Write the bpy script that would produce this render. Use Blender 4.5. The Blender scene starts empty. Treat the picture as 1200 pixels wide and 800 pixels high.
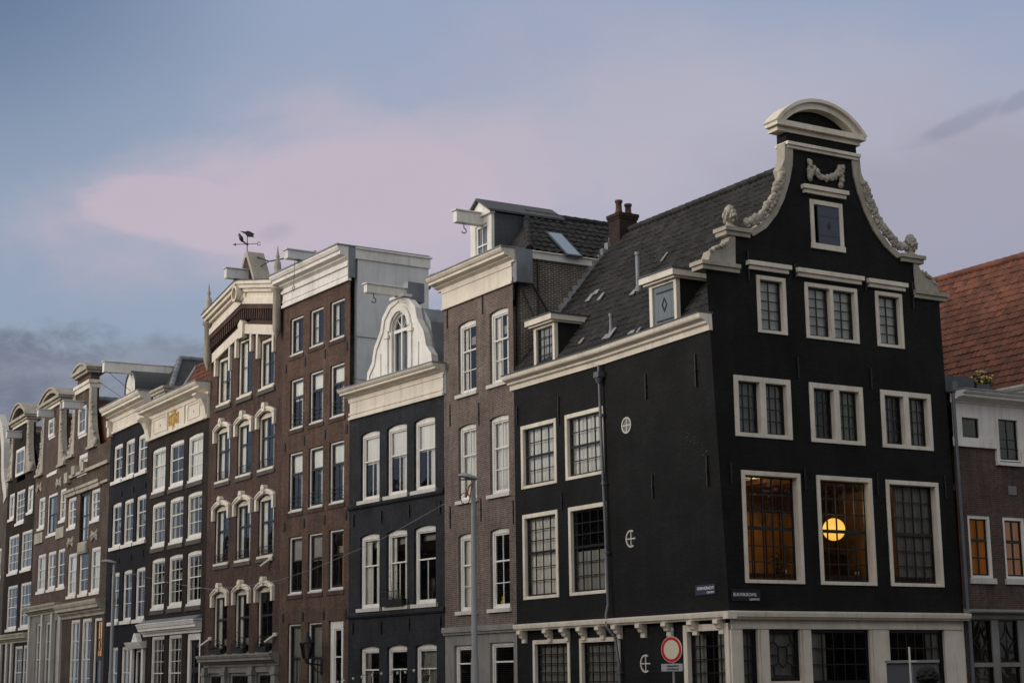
import bpy, math, random
from mathutils import Vector, Matrix
rnd = random.Random(7)
SC = bpy.context.scene
COL = SC.collection
pi = math.pi
# ------------------------------------------------------------------ camera
PITCH = math.radians(11.168); ROLL = math.radians(-0.735); FPX = 2000.0
FW = Vector((0, math.cos(PITCH), math.sin(PITCH)))
UP0 = Vector((0, -math.sin(PITCH), math.cos(PITCH))); RT0 = Vector((1, 0, 0))
RR = RT0*math.cos(ROLL) + UP0*math.sin(ROLL)
UU = -RT0*math.sin(ROLL) + UP0*math.cos(ROLL)
EYE = Vector((0, 0, 1.7))
cam = bpy.data.cameras.new('camera'); camo = bpy.data.objects.new('camera', cam); COL.objects.link(camo)
m = Matrix((RR, UU, -FW)).transposed().to_4x4(); m.translation = EYE
camo.matrix_world = m
cam.sensor_width = 36; cam.lens = FPX/1200*36; cam.clip_start = 0.1; cam.clip_end = 3000
SC.camera = camo

def ray(x, y): return FW + RR*((x-600)/FPX) - UU*((y-400)/FPX)
class Fr:
    """vertical reference plane of one facade: o origin on the ground, X along, Y into the house"""
    def __init__(s, o, X, Y): s.o = Vector(o); s.X = Vector(X); s.Y = Vector(Y)
    def P(s, x, y, off=0.0):
        d = ray(x, y); t = ((s.o + s.Y*off - EYE).dot(s.Y))/d.dot(s.Y); p = EYE + d*t
        return ((p-s.o).dot(s.X), p.z)
    def W(s, u, y=0.0, z=0.0): return s.o + s.X*u + s.Y*y + Vector((0, 0, z))
    def side(s, u=0.0): return Fr(s.W(u), s.Y, -s.X)
    def mat(s):
        M = Matrix((s.X, s.Y, Vector((0, 0, 1)))).transposed().to_4x4(); M.translation = s.o; return M
def rowframe(o, yaw):
    a = math.radians(yaw); X = Vector((-math.sin(a), -math.cos(a), 0)); return Fr(o, X, Vector((-X.y, X.x, 0)))
d = ray(855, 718); C0 = EYE + d*((3.3-1.7)/d.z); C0.z = 0
F = {10: rowframe(C0, -31.0)}
G = Fr(C0, F[10].Y, -F[10].X)          # the gable front of the corner house
prev = 10
for h, x, yaw in [(9,604,-30.9),(8,521,-34.2),(7,409,-33),(6,329,-31),(5,243,-29.6),(4,172.5,-29),(3,127,-28.6),(2,78,-28.4),(1,40.5,-28.4),(0,8,-28.4)]:
    u, z = F[prev].P(x, 600); o = F[prev].W(u); F[h] = rowframe(o, yaw); F[prev].w = -u; prev = h
F[0].w = 7.0
TG = Matrix(((0,-1,0,0),(1,0,0,0),(0,0,1,0),(0,0,0,1)))   # gable-local -> corner-house-local
# ------------------------------------------------------------------ mesh builder
class MB:
    def __init__(s, T=None): s.v = []; s.f = []; s.uv = []; s.T = T; s.sm = []
    def add(s, vs, fs, smooth=False, uvs=None):
        b = len(s.v); s.v += [Vector(p) for p in vs]
        for k, f in enumerate(fs):
            s.f.append([b+i for i in f]); s.sm.append(smooth)
            if uvs: s.uv.append([uvs[i] for i in f]); continue
            n = Vector((0,0,0)); P = [Vector(vs[i]) for i in f]
            for i in range(len(P)):
                a, c = P[i], P[(i+1) % len(P)]
                n += a.cross(c)
            ax, ay, az = abs(n.x), abs(n.y), abs(n.z)
            if ay >= ax and ay >= az: s.uv.append([(p.x, p.z) for p in P])
            elif ax >= az: s.uv.append([(p.y, p.z) for p in P])
            else: s.uv.append([(p.x, p.y) for p in P])
        return s
    def box(s, x0, x1, y0, y1, z0, z1):
        if x0 > x1: x0, x1 = x1, x0
        if y0 > y1: y0, y1 = y1, y0
        if z0 > z1: z0, z1 = z1, z0
        return s.add([(x0,y0,z0),(x1,y0,z0),(x1,y1,z0),(x0,y1,z0),(x0,y0,z1),(x1,y0,z1),(x1,y1,z1),(x0,y1,z1)],
            [(0,1,5,4),(1,2,6,5),(2,3,7,6),(3,0,4,7),(4,5,6,7),(3,2,1,0)])
    def prism(s, poly, y0, y1):       # poly in (x,z), extruded along y
        n = len(poly); a = sum(poly[i][0]*poly[(i+1)%n][1]-poly[(i+1)%n][0]*poly[i][1] for i in range(n))
        if a < 0: poly = poly[::-1]
        vs = [(x,y0,z) for x,z in poly]+[(x,y1,z) for x,z in poly]
        fs = [tuple(range(n)), tuple(range(2*n-1, n-1, -1))]+[(i, i+n, (i+1)%n+n, (i+1)%n) for i in range(n)]
        return s.add(vs, fs)
    def ring(s, outer, inner, y0, y1, closed=False):   # band between two polylines in (x,z)
        n = len(outer)
        for i in range(n if closed else n-1):
            j = (i+1) % n
            s.prism([outer[i], outer[j], inner[j], inner[i]], y0, y1)
        return s
    def sweep(s, prof, x0, x1, dz0=0, dz1=0):    # profile (y,z) swept along x
        n = len(prof)
        vs = [(x0,y,z+dz0) for y,z in prof]+[(x1,y,z+dz1) for y,z in prof]
        fs = [tuple(range(n)), tuple(range(2*n-1, n-1, -1))]+[(i, (i+1)%n, (i+1)%n+n, i+n) for i in range(n)]
        return s.add(vs, fs)
    def cyl(s, p0, p1, r0, r1=None, n=10, cap=True):
        r1 = r0 if r1 is None else r1
        p0, p1 = Vector(p0), Vector(p1); a = (p1-p0).normalized()
        t = Vector((0,0,1)) if abs(a.z) < .9 else Vector((1,0,0)); e1 = a.cross(t).normalized(); e2 = a.cross(e1)
        vs = []
        for p, r in ((p0,r0),(p1,r1)):
            for i in range(n): an = 2*pi*i/n; vs.append(p+e1*r*math.cos(an)+e2*r*math.sin(an))
        fs = [(i, (i+1)%n, (i+1)%n+n, i+n) for i in range(n)]
        s.add(vs, fs, True)
        if cap: s.add(vs, [tuple(range(n)), tuple(range(2*n-1, n-1, -1))])
        return s
    def tube(s, pts, r, n=6):
        for a, b in zip(pts[:-1], pts[1:]): s.cyl(a, b, r, r, n)
        return s
    def lathe(s, c, prof, n=12):      # prof (r,z) about vertical axis through c
        vs = []; c = Vector(c)
        for r, z in prof:
            for i in range(n): an = 2*pi*i/n; vs.append(c+Vector((r*math.cos(an), r*math.sin(an), z)))
        fs = []
        for k in range(len(prof)-1):
            for i in range(n): fs.append((k*n+i, k*n+(i+1)%n, (k+1)*n+(i+1)%n, (k+1)*n+i))
        return s.add(vs, fs, True)
    def blob(s, c, r, sy=1.0, sz=1.0, n=7, jit=.12):
        vs = []; c = Vector(c); m_ = 5
        for k in range(m_+1):
            ph = pi*k/m_
            for i in range(n):
                an = 2*pi*i/n; q = r*(1+rnd.uniform(-jit, jit)) if 0 < k < m_ else r
                vs.append(c+Vector((q*math.sin(ph)*math.cos(an), q*sy*math.sin(ph)*math.sin(an), q*sz*math.cos(ph))))
        fs = []
        for k in range(m_):
            for i in range(n): fs.append((k*n+i, (k+1)*n+i, (k+1)*n+(i+1)%n, k*n+(i+1)%n))
        return s.add(vs, fs, True)
    def build(s, name, mat, parent=None, bevel=0):
        me = bpy.data.meshes.new(name)
        vs = [s.T @ v for v in s.v] if s.T else s.v
        me.from_pydata([tuple(v) for v in vs], [], s.f)
        uvl = me.uv_layers.new(name='UVMap'); flat = []
        for u in s.uv:
            for a in u: flat += [a[0], a[1]]
        uvl.data.foreach_set('uv', flat)
        me.polygons.foreach_set('use_smooth', s.sm)
        me.materials.append(mat); me.update()
        o = bpy.data.objects.new(name, me); COL.objects.link(o)
        if parent: o.parent = parent
        if bevel:
            b = o.modifiers.new('bevel', 'BEVEL'); b.width = bevel; b.segments = 1; b.limit_method = 'ANGLE'; b.angle_limit = .6
        return o
def thing(name, label, cat, M=None, group=None):
    o = bpy.data.objects.new(name, None); COL.objects.link(o); o.empty_display_size = .3
    if M is not None: o.matrix_world = M
    o['label'] = label; o['category'] = cat
    if group: o['group'] = group
    return o
def tag(o, label, cat, group=None):
    o['label'] = label; o['category'] = cat
    if group: o['group'] = group
    return o
def struct(o): o['kind'] = 'structure'; return o
# ------------------------------------------------------------------ materials
class NT:
    def __init__(s, name):
        s.m = bpy.data.materials.new(name); s.m.use_nodes = True; s.t = s.m.node_tree; s.n = s.t.nodes; s.l = s.t.links
        s.b = s.n['Principled BSDF']; s.out = s.n['Material Output']
    def new(s, t, **k):
        x = s.n.new(t)
        for a, b in k.items(): setattr(x, a, b)
        return x
    def uv(s): x = s.new('ShaderNodeUVMap'); x.uv_map = 'UVMap'; return x.outputs[0]
    def math(s, op, a, b=None):
        x = s.new('ShaderNodeMath', operation=op)
        for i, q in enumerate((a, b)):
            if q is None: continue
            if isinstance(q, (int, float)): x.inputs[i].default_value = q
            else: s.l.new(q, x.inputs[i])
        return x.outputs[0]
    def noise(s, vec, scale, detail=4, rough=.6):
        x = s.new('ShaderNodeTexNoise'); x.inputs['Scale'].default_value = scale; x.inputs['Detail'].default_value = detail
        x.inputs['Roughness'].default_value = rough
        if vec is not None: s.l.new(vec, x.inputs['Vector'])
        return x.outputs['Fac']
    def ramp(s, fac, stops):
        x = s.new('ShaderNodeValToRGB'); s.l.new(fac, x.inputs[0]); e = x.color_ramp.elements
        e[0].position, e[0].color = stops[0][0], (*stops[0][1], 1); e[1].position, e[1].color = stops[-1][0], (*stops[-1][1], 1)
        for p, c in stops[1:-1]: q = e.new(p); q.color = (*c, 1)
        return x.outputs[0]
    def mul(s, col, fac_col, f=1.0):
        x = s.new('ShaderNodeMix', data_type='RGBA', blend_type='MULTIPLY'); x.inputs[0].default_value = f
        s.l.new(col, x.inputs[6]); s.l.new(fac_col, x.inputs[7]); return x.outputs[2]
    def mix(s, fac, a, b):
        x = s.new('ShaderNodeMix', data_type='RGBA')
        for i, q in ((0, fac), (6, a), (7, b)):
            if isinstance(q, tuple): x.inputs[i].default_value = (*q, 1)
            elif isinstance(q, (int, float)): x.inputs[i].default_value = q
            else: s.l.new(q, x.inputs[i])
        return x.outputs[2]
    def bump(s, h, dist, strength=1.0):
        x = s.new('ShaderNodeBump'); x.inputs['Distance'].default_value = dist; x.inputs['Strength'].default_value = strength
        s.l.new(h, x.inputs['Height']); s.l.new(x.outputs[0], s.b.inputs['Normal'])
def g3(v): return (v, v, v)
def brick(name, c1, c2, mortar, rough=.88, var=.35, bh=.064, bw=.22, bump=.006, spec=.15, msz=.010):
    t = NT(name); uv = t.uv()
    b = t.new('ShaderNodeTexBrick'); t.l.new(uv, b.inputs['Vector'])
    b.inputs['Color1'].default_value = (*c1, 1); b.inputs['Color2'].default_value = (*c2, 1); b.inputs['Mortar'].default_value = (*mortar, 1)
    b.inputs['Scale'].default_value = 1; b.inputs['Brick Width'].default_value = bw; b.inputs['Row Height'].default_value = bh
    b.inputs['Mortar Size'].default_value = msz; b.inputs['Mortar Smooth'].default_value = .3; b.inputs['Bias'].default_value = 0
    n1 = t.noise(uv, .7, 5); n2 = t.noise(uv, 7.0, 4)
    col = t.mul(b.outputs['Color'], t.ramp(n1, [(.3, g3(1-var*1.15)), (.7, g3(1+var*.45))]))
    col = t.mul(col, t.ramp(n2, [(.3, g3(.8)), (.7, g3(1.15))]))
    # rain streaks: noise stretched along z
    mp = t.new('ShaderNodeMapping'); mp.inputs['Scale'].default_value = (3.0, .25, 1); t.l.new(uv, mp.inputs['Vector'])
    n3 = t.noise(mp.outputs[0], 1.3, 6, .75)
    col = t.mul(col, t.ramp(n3, [(.32, g3(.68)), (.6, g3(1.08))]))
    t.l.new(col, t.b.inputs['Base Color']); t.b.inputs['Roughness'].default_value = rough
    t.b.inputs['Specular IOR Level'].default_value = spec
    hh = t.math('ADD', t.math('MULTIPLY', b.outputs['Fac'], -1.0), t.math('MULTIPLY', n2, .6))
    t.bump(hh, bump)
    return t.m
def paint(name, c, rough=.5, var=.12, spec=.4, bump=.0015, dirt=(.45, .40, .33), dirtamt=.35):
    t = NT(name); tc = t.new('ShaderNodeTexCoord').outputs['Object']
    mp = t.new('ShaderNodeMapping'); mp.inputs['Scale'].default_value = (4.0, 4.0, .5); t.l.new(tc, mp.inputs['Vector'])
    n1 = t.noise(mp.outputs[0], 1.2, 6, .7); n2 = t.noise(tc, 1.1, 4)
    base = t.ramp(n2, [(.3, tuple(q*(1-var) for q in c)), (.7, tuple(min(.9, q*(1+var*.5)) for q in c))])
    col = t.mix(t.ramp(n1, [(.5, g3(0)), (.78, g3(dirtamt))]), base, tuple(q*k for q, k in zip(c, dirt)))
    t.l.new(col, t.b.inputs['Base Color'])
    t.b.inputs['Roughness'].default_value = rough; t.b.inputs['Specular IOR Level'].default_value = spec
    t.bump(t.noise(tc, 25, 3), bump)
    return t.m
def plain(name, c, rough=.6, metal=0, spec=.4, emit=None, es=1):
    t = NT(name); t.b.inputs['Base Color'].default_value = (*c, 1); t.b.inputs['Roughness'].default_value = rough
    t.b.inputs['Metallic'].default_value = metal; t.b.inputs['Specular IOR Level'].default_value = spec
    if emit: t.b.inputs['Emission Color'].default_value = (*emit, 1); t.b.inputs['Emission Strength'].default_value = es
    return t.m
def tilemat(name, cols, pa, pb, moss=(.05, .05, .035)):
    t = NT(name); uv = t.uv()
    mp = t.new('ShaderNodeMapping'); mp.inputs['Scale'].default_value = (1/pa, 1/pb, 1); t.l.new(uv, mp.inputs['Vector'])
    fl = t.new('ShaderNodeVectorMath', operation='FLOOR'); t.l.new(mp.outputs[0], fl.inputs[0])
    wn = t.new('ShaderNodeTexWhiteNoise', noise_dimensions='2D'); t.l.new(fl.outputs[0], wn.inputs['Vector'])
    col = t.ramp(wn.outputs['Value'], [(i/(len(cols)-1), c) for i, c in enumerate(cols)])
    n = t.noise(uv, .8, 5); col = t.mul(col, t.ramp(n, [(.3, g3(.65)), (.7, g3(1.2))]))
    n2 = t.noise(uv, 5, 5, .7); col = t.mix(t.ramp(n2, [(.55, g3(0)), (.75, g3(.6))]), col, moss)
    t.l.new(col, t.b.inputs['Base Color']); t.b.inputs['Roughness'].default_value = .75; t.b.inputs['Specular IOR Level'].default_value = .3
    t.bump(t.noise(uv, 30, 3), .004)
    return t.m
def glassmat(name, tint=(.93, .94, .93), ior=1.58, wav=.0035):
    t = NT(name); t.n.remove(t.b)
    tc = t.new('ShaderNodeTexCoord').outputs['Object']
    tr = t.new('ShaderNodeBsdfTransparent'); tr.inputs[0].default_value = (*tint, 1)
    gl = t.new('ShaderNodeBsdfGlossy'); gl.inputs['Roughness'].default_value = .02; gl.inputs[0].default_value = (.95, .97, 1, 1)
    fr = t.new('ShaderNodeFresnel'); fr.inputs[0].default_value = ior
    bp = t.new('ShaderNodeBump'); bp.inputs['Distance'].default_value = wav; bp.inputs['Strength'].default_value = 1
    t.l.new(t.noise(tc, 2.3, 2), bp.inputs['Height']); t.l.new(bp.outputs[0], gl.inputs['Normal'])
    mx = t.new('ShaderNodeMixShader'); t.l.new(fr.outputs[0], mx.inputs[0]); t.l.new(tr.outputs[0], mx.inputs[1]); t.l.new(gl.outputs[0], mx.inputs[2])
    t.l.new(mx.outputs[0], t.out.inputs[0]); return t.m
def clothmat(name, c, emit=None, es=0):
    t = NT(name); uv = t.uv()
    mp = t.new('ShaderNodeMapping'); mp.inputs['Scale'].default_value = (9, .25, 1); t.l.new(uv, mp.inputs['Vector'])
    n = t.noise(mp.outputs[0], 1, 2)
    col = t.ramp(n, [(.3, tuple(q*.8 for q in c)), (.7, c)])
    t.l.new(col, t.b.inputs['Base Color']); t.b.inputs['Roughness'].default_value = .95; t.b.inputs['Specular IOR Level'].default_value = .05
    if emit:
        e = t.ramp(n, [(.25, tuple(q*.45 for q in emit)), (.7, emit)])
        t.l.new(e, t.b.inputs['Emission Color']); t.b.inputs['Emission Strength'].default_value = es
    return t.m
M = {}
M['cream'] = paint('cream_paint', (.72, .665, .565), .55, .16, dirtamt=.55)
M['white'] = paint('white_paint', (.76, .74, .70), .5, .14, dirtamt=.5)
M['sillw'] = paint('sill_paint', (.58, .56, .52), .55, .14, dirtamt=.5)
M['stone'] = paint('sandstone', (.40, .37, .315), .85, .3, .2, .008, dirtamt=.7)
M['greystone'] = paint('grey_stone', (.24, .235, .225), .8, .25, .2, .004, dirtamt=.7)
M['darkstone'] = paint('dark_stone', (.10, .092, .085), .8, .25, .2, .004, dirtamt=.6)
M['plaster'] = paint('grey_plaster', (.66, .67, .68), .8, .10, .2, .003, dirtamt=.35)
M['leadl'] = paint('pale_lead', (.30, .31, .32), .6, .3, .4, .004, dirt=(.5,.5,.5), dirtamt=.5)
M['lead'] = paint('lead_sheet', (.19, .21, .235), .5, .35, .5, .004, dirt=(1.7, 1.7, 1.7), dirtamt=.5)
M['leadd'] = paint('dark_lead', (.055, .06, .072), .5, .3, .5, .003, dirt=(1.6, 1.6, 1.6), dirtamt=.4)
M['black'] = brick('black_painted_brick', (.0115, .0117, .0122), (.0165, .0168, .0173), (.0045, .0045, .005), .65, .6, bump=.016, spec=.17)
M['blackwood'] = paint('black_wood', (.016, .016, .017), .6, .2, .2)
M['iron'] = plain('black_iron', (.012, .012, .013), .5, 0, .4)
M['blue'] = brick('blueblack_painted_brick', (.033, .0355, .042), (.042, .045, .053), (.024, .026, .031), .75, .35, bump=.008, spec=.12)
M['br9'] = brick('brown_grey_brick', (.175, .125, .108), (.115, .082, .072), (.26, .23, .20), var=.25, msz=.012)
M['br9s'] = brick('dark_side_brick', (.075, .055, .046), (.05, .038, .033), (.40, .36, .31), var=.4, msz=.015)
M['br7'] = brick('red_brown_brick', (.145, .088, .067), (.100, .060, .047), (.12, .095, .08), var=.3)
M['br6'] = brick('wine_brown_brick', (.112, .066, .056), (.072, .043, .038), (.11, .085, .075), var=.3)
M['br5'] = brick('dark_umber_brick', (.042, .031, .026), (.030, .022, .019), (.035, .028, .024), var=.3)
M['br4'] = brick('black_blue_brick', (.020, .021, .026), (.027, .027, .033), (.016, .016, .02), var=.3, rough=.8, spec=.12)
M['br3'] = brick('brown_brick', (.125, .090, .072), (.082, .058, .047), (.13, .11, .09), var=.35)
M['br2'] = brick('old_red_brick', (.130, .088, .075), (.092, .062, .054), (.14, .12, .105), var=.35)
M['br1'] = brick('dark_brown_brick', (.036, .025, .019), (.026, .019, .015), (.035, .028, .023), var=.4)
M['br0'] = brick('grey_brown_brick', (.12, .10, .085), (.09, .075, .065), (.12, .11, .1), var=.3)
M['br11'] = brick('purple_brown_brick', (.125, .080, .070), (.085, .055, .05), (.14, .115, .10), var=.3, msz=.012)
M['tileg'] = tilemat('dark_pantiles', [(.020, .020, .021), (.034, .033, .032), (.016, .016, .018), (.042, .040, .038), (.026, .026, .027)], .24, .30)
M['tileo'] = tilemat('orange_pantiles', [(.13, .048, .028), (.095, .038, .025), (.16, .060, .034), (.11, .042, .027)], .24, .30, (.09, .05, .03))
M['tiler'] = tilemat('red_pantiles', [(.165, .062, .038), (.105, .044, .031), (.20, .078, .048), (.135, .054, .035)], .24, .30, (.08, .05, .035))
M['slate'] = tilemat('dark_slates', [(.045, .048, .055), (.06, .062, .068), (.035, .038, .045)], .2, .2, (.1, .1, .1))
M['dsash'] = plain('dark_sash_paint', (.022, .026, .027), .35)
M['ksash'] = plain('black_sash_paint', (.008, .008, .009), .35)
M['gsash'] = plain('grey_sash_paint', (.16, .16, .16), .4)
M['glass'] = glassmat('window_glass')
M['glassd'] = glassmat('old_window_glass', (.80, .80, .78), 1.42, .006)
M['curt'] = clothmat('white_curtain', (.88, .87, .83))
M['curtg'] = clothmat('grey_curtain', (.42, .42, .40))
M['curto'] = clothmat('glowing_ochre_curtain', (.55, .27, .06), (1.0, .45, .09), .10)  # ochre cloth with faint emission added for a warm-lit look
M['curtw'] = clothmat('self_lit_curtain', (.20, .10, .035), (1.0, .34, .05), .10)  # cloth itself emits, in place of lamplight from the room behind
M['inner'] = plain('interior_plaster', (.34, .32, .29), .9)
M['room'] = paint('warm_room_wall', (.40, .225, .085), .7, .6)
M['wood'] = paint('brown_wood', (.07, .035, .018), .5)
M['shutter'] = paint('slate_blue_shutter', (.060, .072, .105), .5, .1)
M['shutg'] = paint('grey_blue_shutter', (.13, .16, .19), .5, .1)
M['pipe'] = paint('grey_downpipe', (.11, .12, .14), .4, .2, .5)
M['steel'] = paint('galvanised_steel', (.27, .28, .29), .45, .15, .5)
M['gold'] = plain('gold_leaf', (.75, .46, .10), .35, .7)
M['copper'] = plain('terracotta_pot', (.085, .045, .035), .85)
M['leaf'] = plain('green_leaf', (.06, .11, .035), .6)
M['flower'] = plain('yellow_petal', (.75, .58, .15), .6)
M['flowerp'] = plain('pink_petal', (.7, .38, .3), .6)
M['red'] = plain('sign_red', (.55, .012, .02), .4)
M['signw'] = plain('sign_white', (.72, .66, .52), .4)
M['signn'] = plain('sign_navy', (.006, .006, .022), .4)
M['signb'] = plain('sign_blue', (.05, .052, .095), .25)
M['ltr'] = plain('sign_lettering', (.75, .75, .78), .4)
M['ltrk'] = plain('dark_lettering', (.02, .02, .02), .5)
M['ornd'] = plain('rust_paint', (.22, .085, .04), .7)

# ------------------------------------------------------------------ building pieces
def arc_top(u0, u1, z1, rise, n=8):
    """polyline from left springing to right springing, crown at z1"""
    if rise <= 0: return [(u0, z1), (u1, z1)]
    w = (u1-u0)/2; R = (w*w+rise*rise)/(2*rise); cx = (u0+u1)/2; cz = z1-R; a = math.asin(min(1, w/R))
    if rise > w: pass
    return [(cx+R*math.sin(-a+2*a*i/n), cz+R*math.cos(-a+2*a*i/n)) for i in range(n+1)]
def wall(mb, u0, u1, z0, z1, ops, th=.28, y=0.0, warp=None):
    """facade sheet with rectangular / segmental openings and their reveals"""
    us = sorted({u0, u1, *[q for o in ops for q in (o[0], o[2])]}); us = [q for q in us if u0 <= q <= u1]
    zs = sorted({z0, z1, *[q for o in ops for q in (o[1], o[3])]}); zs = [q for q in zs if z0 <= q <= z1]
    def wp(p):
        return warp(p) if warp else p
    for i in range(len(us)-1):
        # merge vertically where possible
        run = None
        cm = (us[i]+us[i+1])/2
        segs = []
        for k in range(len(zs)-1):
            zm = (zs[k]+zs[k+1])/2
            hole = any(o[0] < cm < o[2] and o[1] < zm < o[3] for o in ops)
            if hole:
                if run: segs.append(run); run = None
            else: run = (run[0], zs[k+1]) if run else (zs[k], zs[k+1])
        if run: segs.append(run)
        for a, b in segs:
            mb.add([wp((us[i],y,a)), wp((us[i+1],y,a)), wp((us[i+1],y,b)), wp((us[i],y,b))], [(0,1,2,3)])
    for o in ops:
        a, b, c, d_ = o[:4]; rise = o[4] if len(o) > 4 else 0
        y1 = y+th
        mb.add([(a,y,b),(a,y1,b),(a,y1,d_),(a,y,d_)], [(3,2,1,0)])
        mb.add([(c,y,b),(c,y1,b),(c,y1,d_),(c,y,d_)], [(0,1,2,3)])
        mb.add([(a,y,b),(c,y,b),(c,y1,b),(a,y1,b)], [(0,1,2,3)])
        pts = arc_top(a, c, d_, rise)
        for p, q in zip(pts[:-1], pts[1:]):
            mb.add([(p[0],y,p[1]),(q[0],y,q[1]),(q[0],y1,q[1]),(p[0],y1,p[1])], [(3,2,1,0)])
            if rise > 0: mb.add([(p[0],y,p[1]),(q[0],y,q[1]),(q[0],y,d_),(p[0],y,d_)], [(0,1,2,3)])
def cornice(mb, u0, u1, zb, zt, pr, ends=0.0):
    h = zt-zb
    P = [(.05, 0), (-.14*pr, 0), (-.14*pr, .16), (-.42*pr, .30), (-.42*pr, .38), (-.80*pr, .46), (-.80*pr, .66), (-.9*pr, .70), (-pr, .88), (-pr, 1.0), (.05, 1.0)]
    mb.sweep([(y, zb+z*h) for y, z in P], u0-ends, u1+ends)
def curtain(parent, T, u0, u1, z0, z1, y, mat, amp=.016, waves=None):
    mb = MB(T); n = max(6, int((u1-u0)/.025)); w = waves or (u1-u0)/.15
    ph = rnd.random()*6; vs = []; uvs = []; vs2 = []
    for i in range(n+1):
        t = i/n; u = u0+(u1-u0)*t; a = amp*math.sin(t*w*2*pi+ph)+amp*.5*math.sin(t*w*4.3+1.7*ph)
        for z in (z0, z1): vs.append((u, y+a*(1.2 if z == z0 else .7), z)); uvs.append((u, z))
    k = len(vs); vs += [(a, b+.012, c) for a, b, c in vs]; uvs += uvs
    fs = [(2*i, 2*i+2, 2*i+3, 2*i+1) for i in range(n)] + [(k+2*i+1, k+2*i+3, k+2*i+2, k+2*i) for i in range(n)]
    mb.add(vs, fs, True, uvs)
    return mb.build('curtain', mat, parent)
def grid(mb, u0, u1, z0, z1, nx, nz, b, y0, y1):
    for i in range(1, nx): u = u0+(u1-u0)*i/nx; mb.box(u-b/2, u+b/2, y0, y1, z0, z1)
    for k in range(1, nz): z = z0+(z1-z0)*k/nz; mb.box(u0, u1, y0+.003, y1-.003, z-b/2, z+b/2)
DEF = dict(fw=.09, fm='white', sm='white', rec=.10, fd=.09, sw=.05, tr=.6, up=(1,1), lo=(2,1), mb=.028, sill=.08, sp=.07, so=.05, sillm='sillw',
           rise=0, split=1, cur='rand', glass='glass', rail=.05, cm='curt', gy=None)
def window(house, T, r, st, name='window'):
    """r=(u0,z0,u1,z1) wall opening; frame, sash bars, pane, sill, curtain"""
    s = dict(DEF); s.update(st); u0, z0, u1, z1 = r; y0 = s['rec']; y1 = y0+s['fd']; fw = s['fw']; e = .006
    sl = s['sill']; zb = z0+sl
    fr = MB(T); rise = s['rise']
    if s['sill'] <= 0: zb = z0
    iu0, iu1, iz0, iz1 = u0+fw, u1-fw, zb+fw*.8, z1-rise-fw
    fr.box(u0-e, iu0, y0, y1, zb, z1-rise); fr.box(iu1, u1+e, y0, y1, zb, z1-rise)
    fr.box(iu0, iu1, y0+.001, y1-.001, zb, iz0)
    top = arc_top(u0-e, u1+e, z1+e, rise)
    fr.prism(top+[(u1+e, z1-rise-fw-.0), (u0-e, z1-rise-fw)], y0+.002, y1)
    n = s['split']; cells = [(iu0, iu1)]
    if n == 2:
        mw = s.get('mw', fw*1.1); c = (iu0+iu1)/2; fr.box(c-mw/2, c+mw/2, y0+.001, y1-.001, iz0, iz1); cells = [(iu0, c-mw/2), (c+mw/2, iu1)]
    w = fr.build(name, M[s['fm']], house, .006 if s['fd'] > .1 else 0)
    gy = y1-.035 if s['gy'] is None else s['gy']
    if sl > 0:
        sm = MB(T); so = s['so']; sm.box(u0-so, u1+so, -s['sp'], y1+.01, z0, z0+sl); sm.build('sill', M[s['sillm']], w)
    sh = MB(T); sw = s['sw']
    for a, b in cells:
        zt = None
        if s['tr']:
            zt = iz0+(iz1-iz0)*s['tr']
        sh.box(a, a+sw, gy-.02, gy+.03, iz0, iz1); sh.box(b-sw, b, gy-.02, gy+.03, iz0, iz1)
        sh.box(a+sw, b-sw, gy-.02, gy+.03, iz0, iz0+sw*1.3); sh.box(a+sw, b-sw, gy-.02, gy+.03, iz1-sw, iz1)
        A, B, Z0, Z1 = a+sw, b-sw, iz0+sw*1.3, iz1-sw
        if zt:
            rl = s['rail']; sh.box(A, B, gy-.035, gy+.028, zt-rl/2, zt+rl/2)
            grid(sh, A, B, Z0, zt-rl/2, s['lo'][0], s['lo'][1], s['mb'], gy-.012, gy+.02)
            grid(sh, A, B, zt+rl/2, Z1, s['up'][0], s['up'][1], s['mb'], gy-.017, gy+.02)
        else: grid(sh, A, B, Z0, Z1, s['lo'][0], s['lo'][1], s['mb'], gy-.012, gy+.02)
    sh.build('sash', M[s['sm']], w)
    pn = MB(T); t1 = rnd.uniform(-.006, .006); t2 = rnd.uniform(-.006, .006)
    for a, b in cells: pn.add([(a, gy+.005-t1, iz0), (b, gy+.005+t1, iz0), (b, gy+.005+t1+t2, iz1), (a, gy+.005-t1+t2, iz1)], [(0,1,2,3)])
    pn.build('pane', M[s['glass']], w)
    cur = s['cur']; cy = y1+.05
    if cur == 'rand': cur = rnd.choice(['both', 'both', 'sheer', 'none', 'left', 'blind', 'right', 'half'])
    cm = M[s['cm']]; W_ = iu1-iu0; H_ = iz1-iz0
    if cur in ('both', 'left'): curtain(w, T, iu0-.05, iu0+W_*rnd.uniform(.16, .32), iz0-.1, iz1+.1, cy, cm)
    if cur in ('both', 'right'): curtain(w, T, iu1-W_*rnd.uniform(.22, .42), iu1+.05, iz0-.1, iz1+.1, cy, cm)
    if cur == 'wideright': curtain(w, T, iu1-W_*.74, iu1+.05, iz0-.1, iz1+.1, cy, cm)
    if cur == 'sheer': curtain(w, T, iu0-.05, iu1+.05, iz0-.1, iz1+.1, cy+.02, cm, .02)
    if cur == 'half': curtain(w, T, iu0-.05, iu1+.05, iz0-.1, iz0+H_*.5, cy, M['curtg'], .015)
    if cur in ('blind', 'blindboth', 'halfblind'):
        zt_ = iz0+(iz1-iz0)*(s['tr'] or .6); bl = MB(T); bl.box(iu0-.04, iu1+.04, cy-.02, cy-.01, zt_-rnd.uniform(0, .15), iz1+.08)
        bl.build('roller_blind', cm, w)
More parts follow.
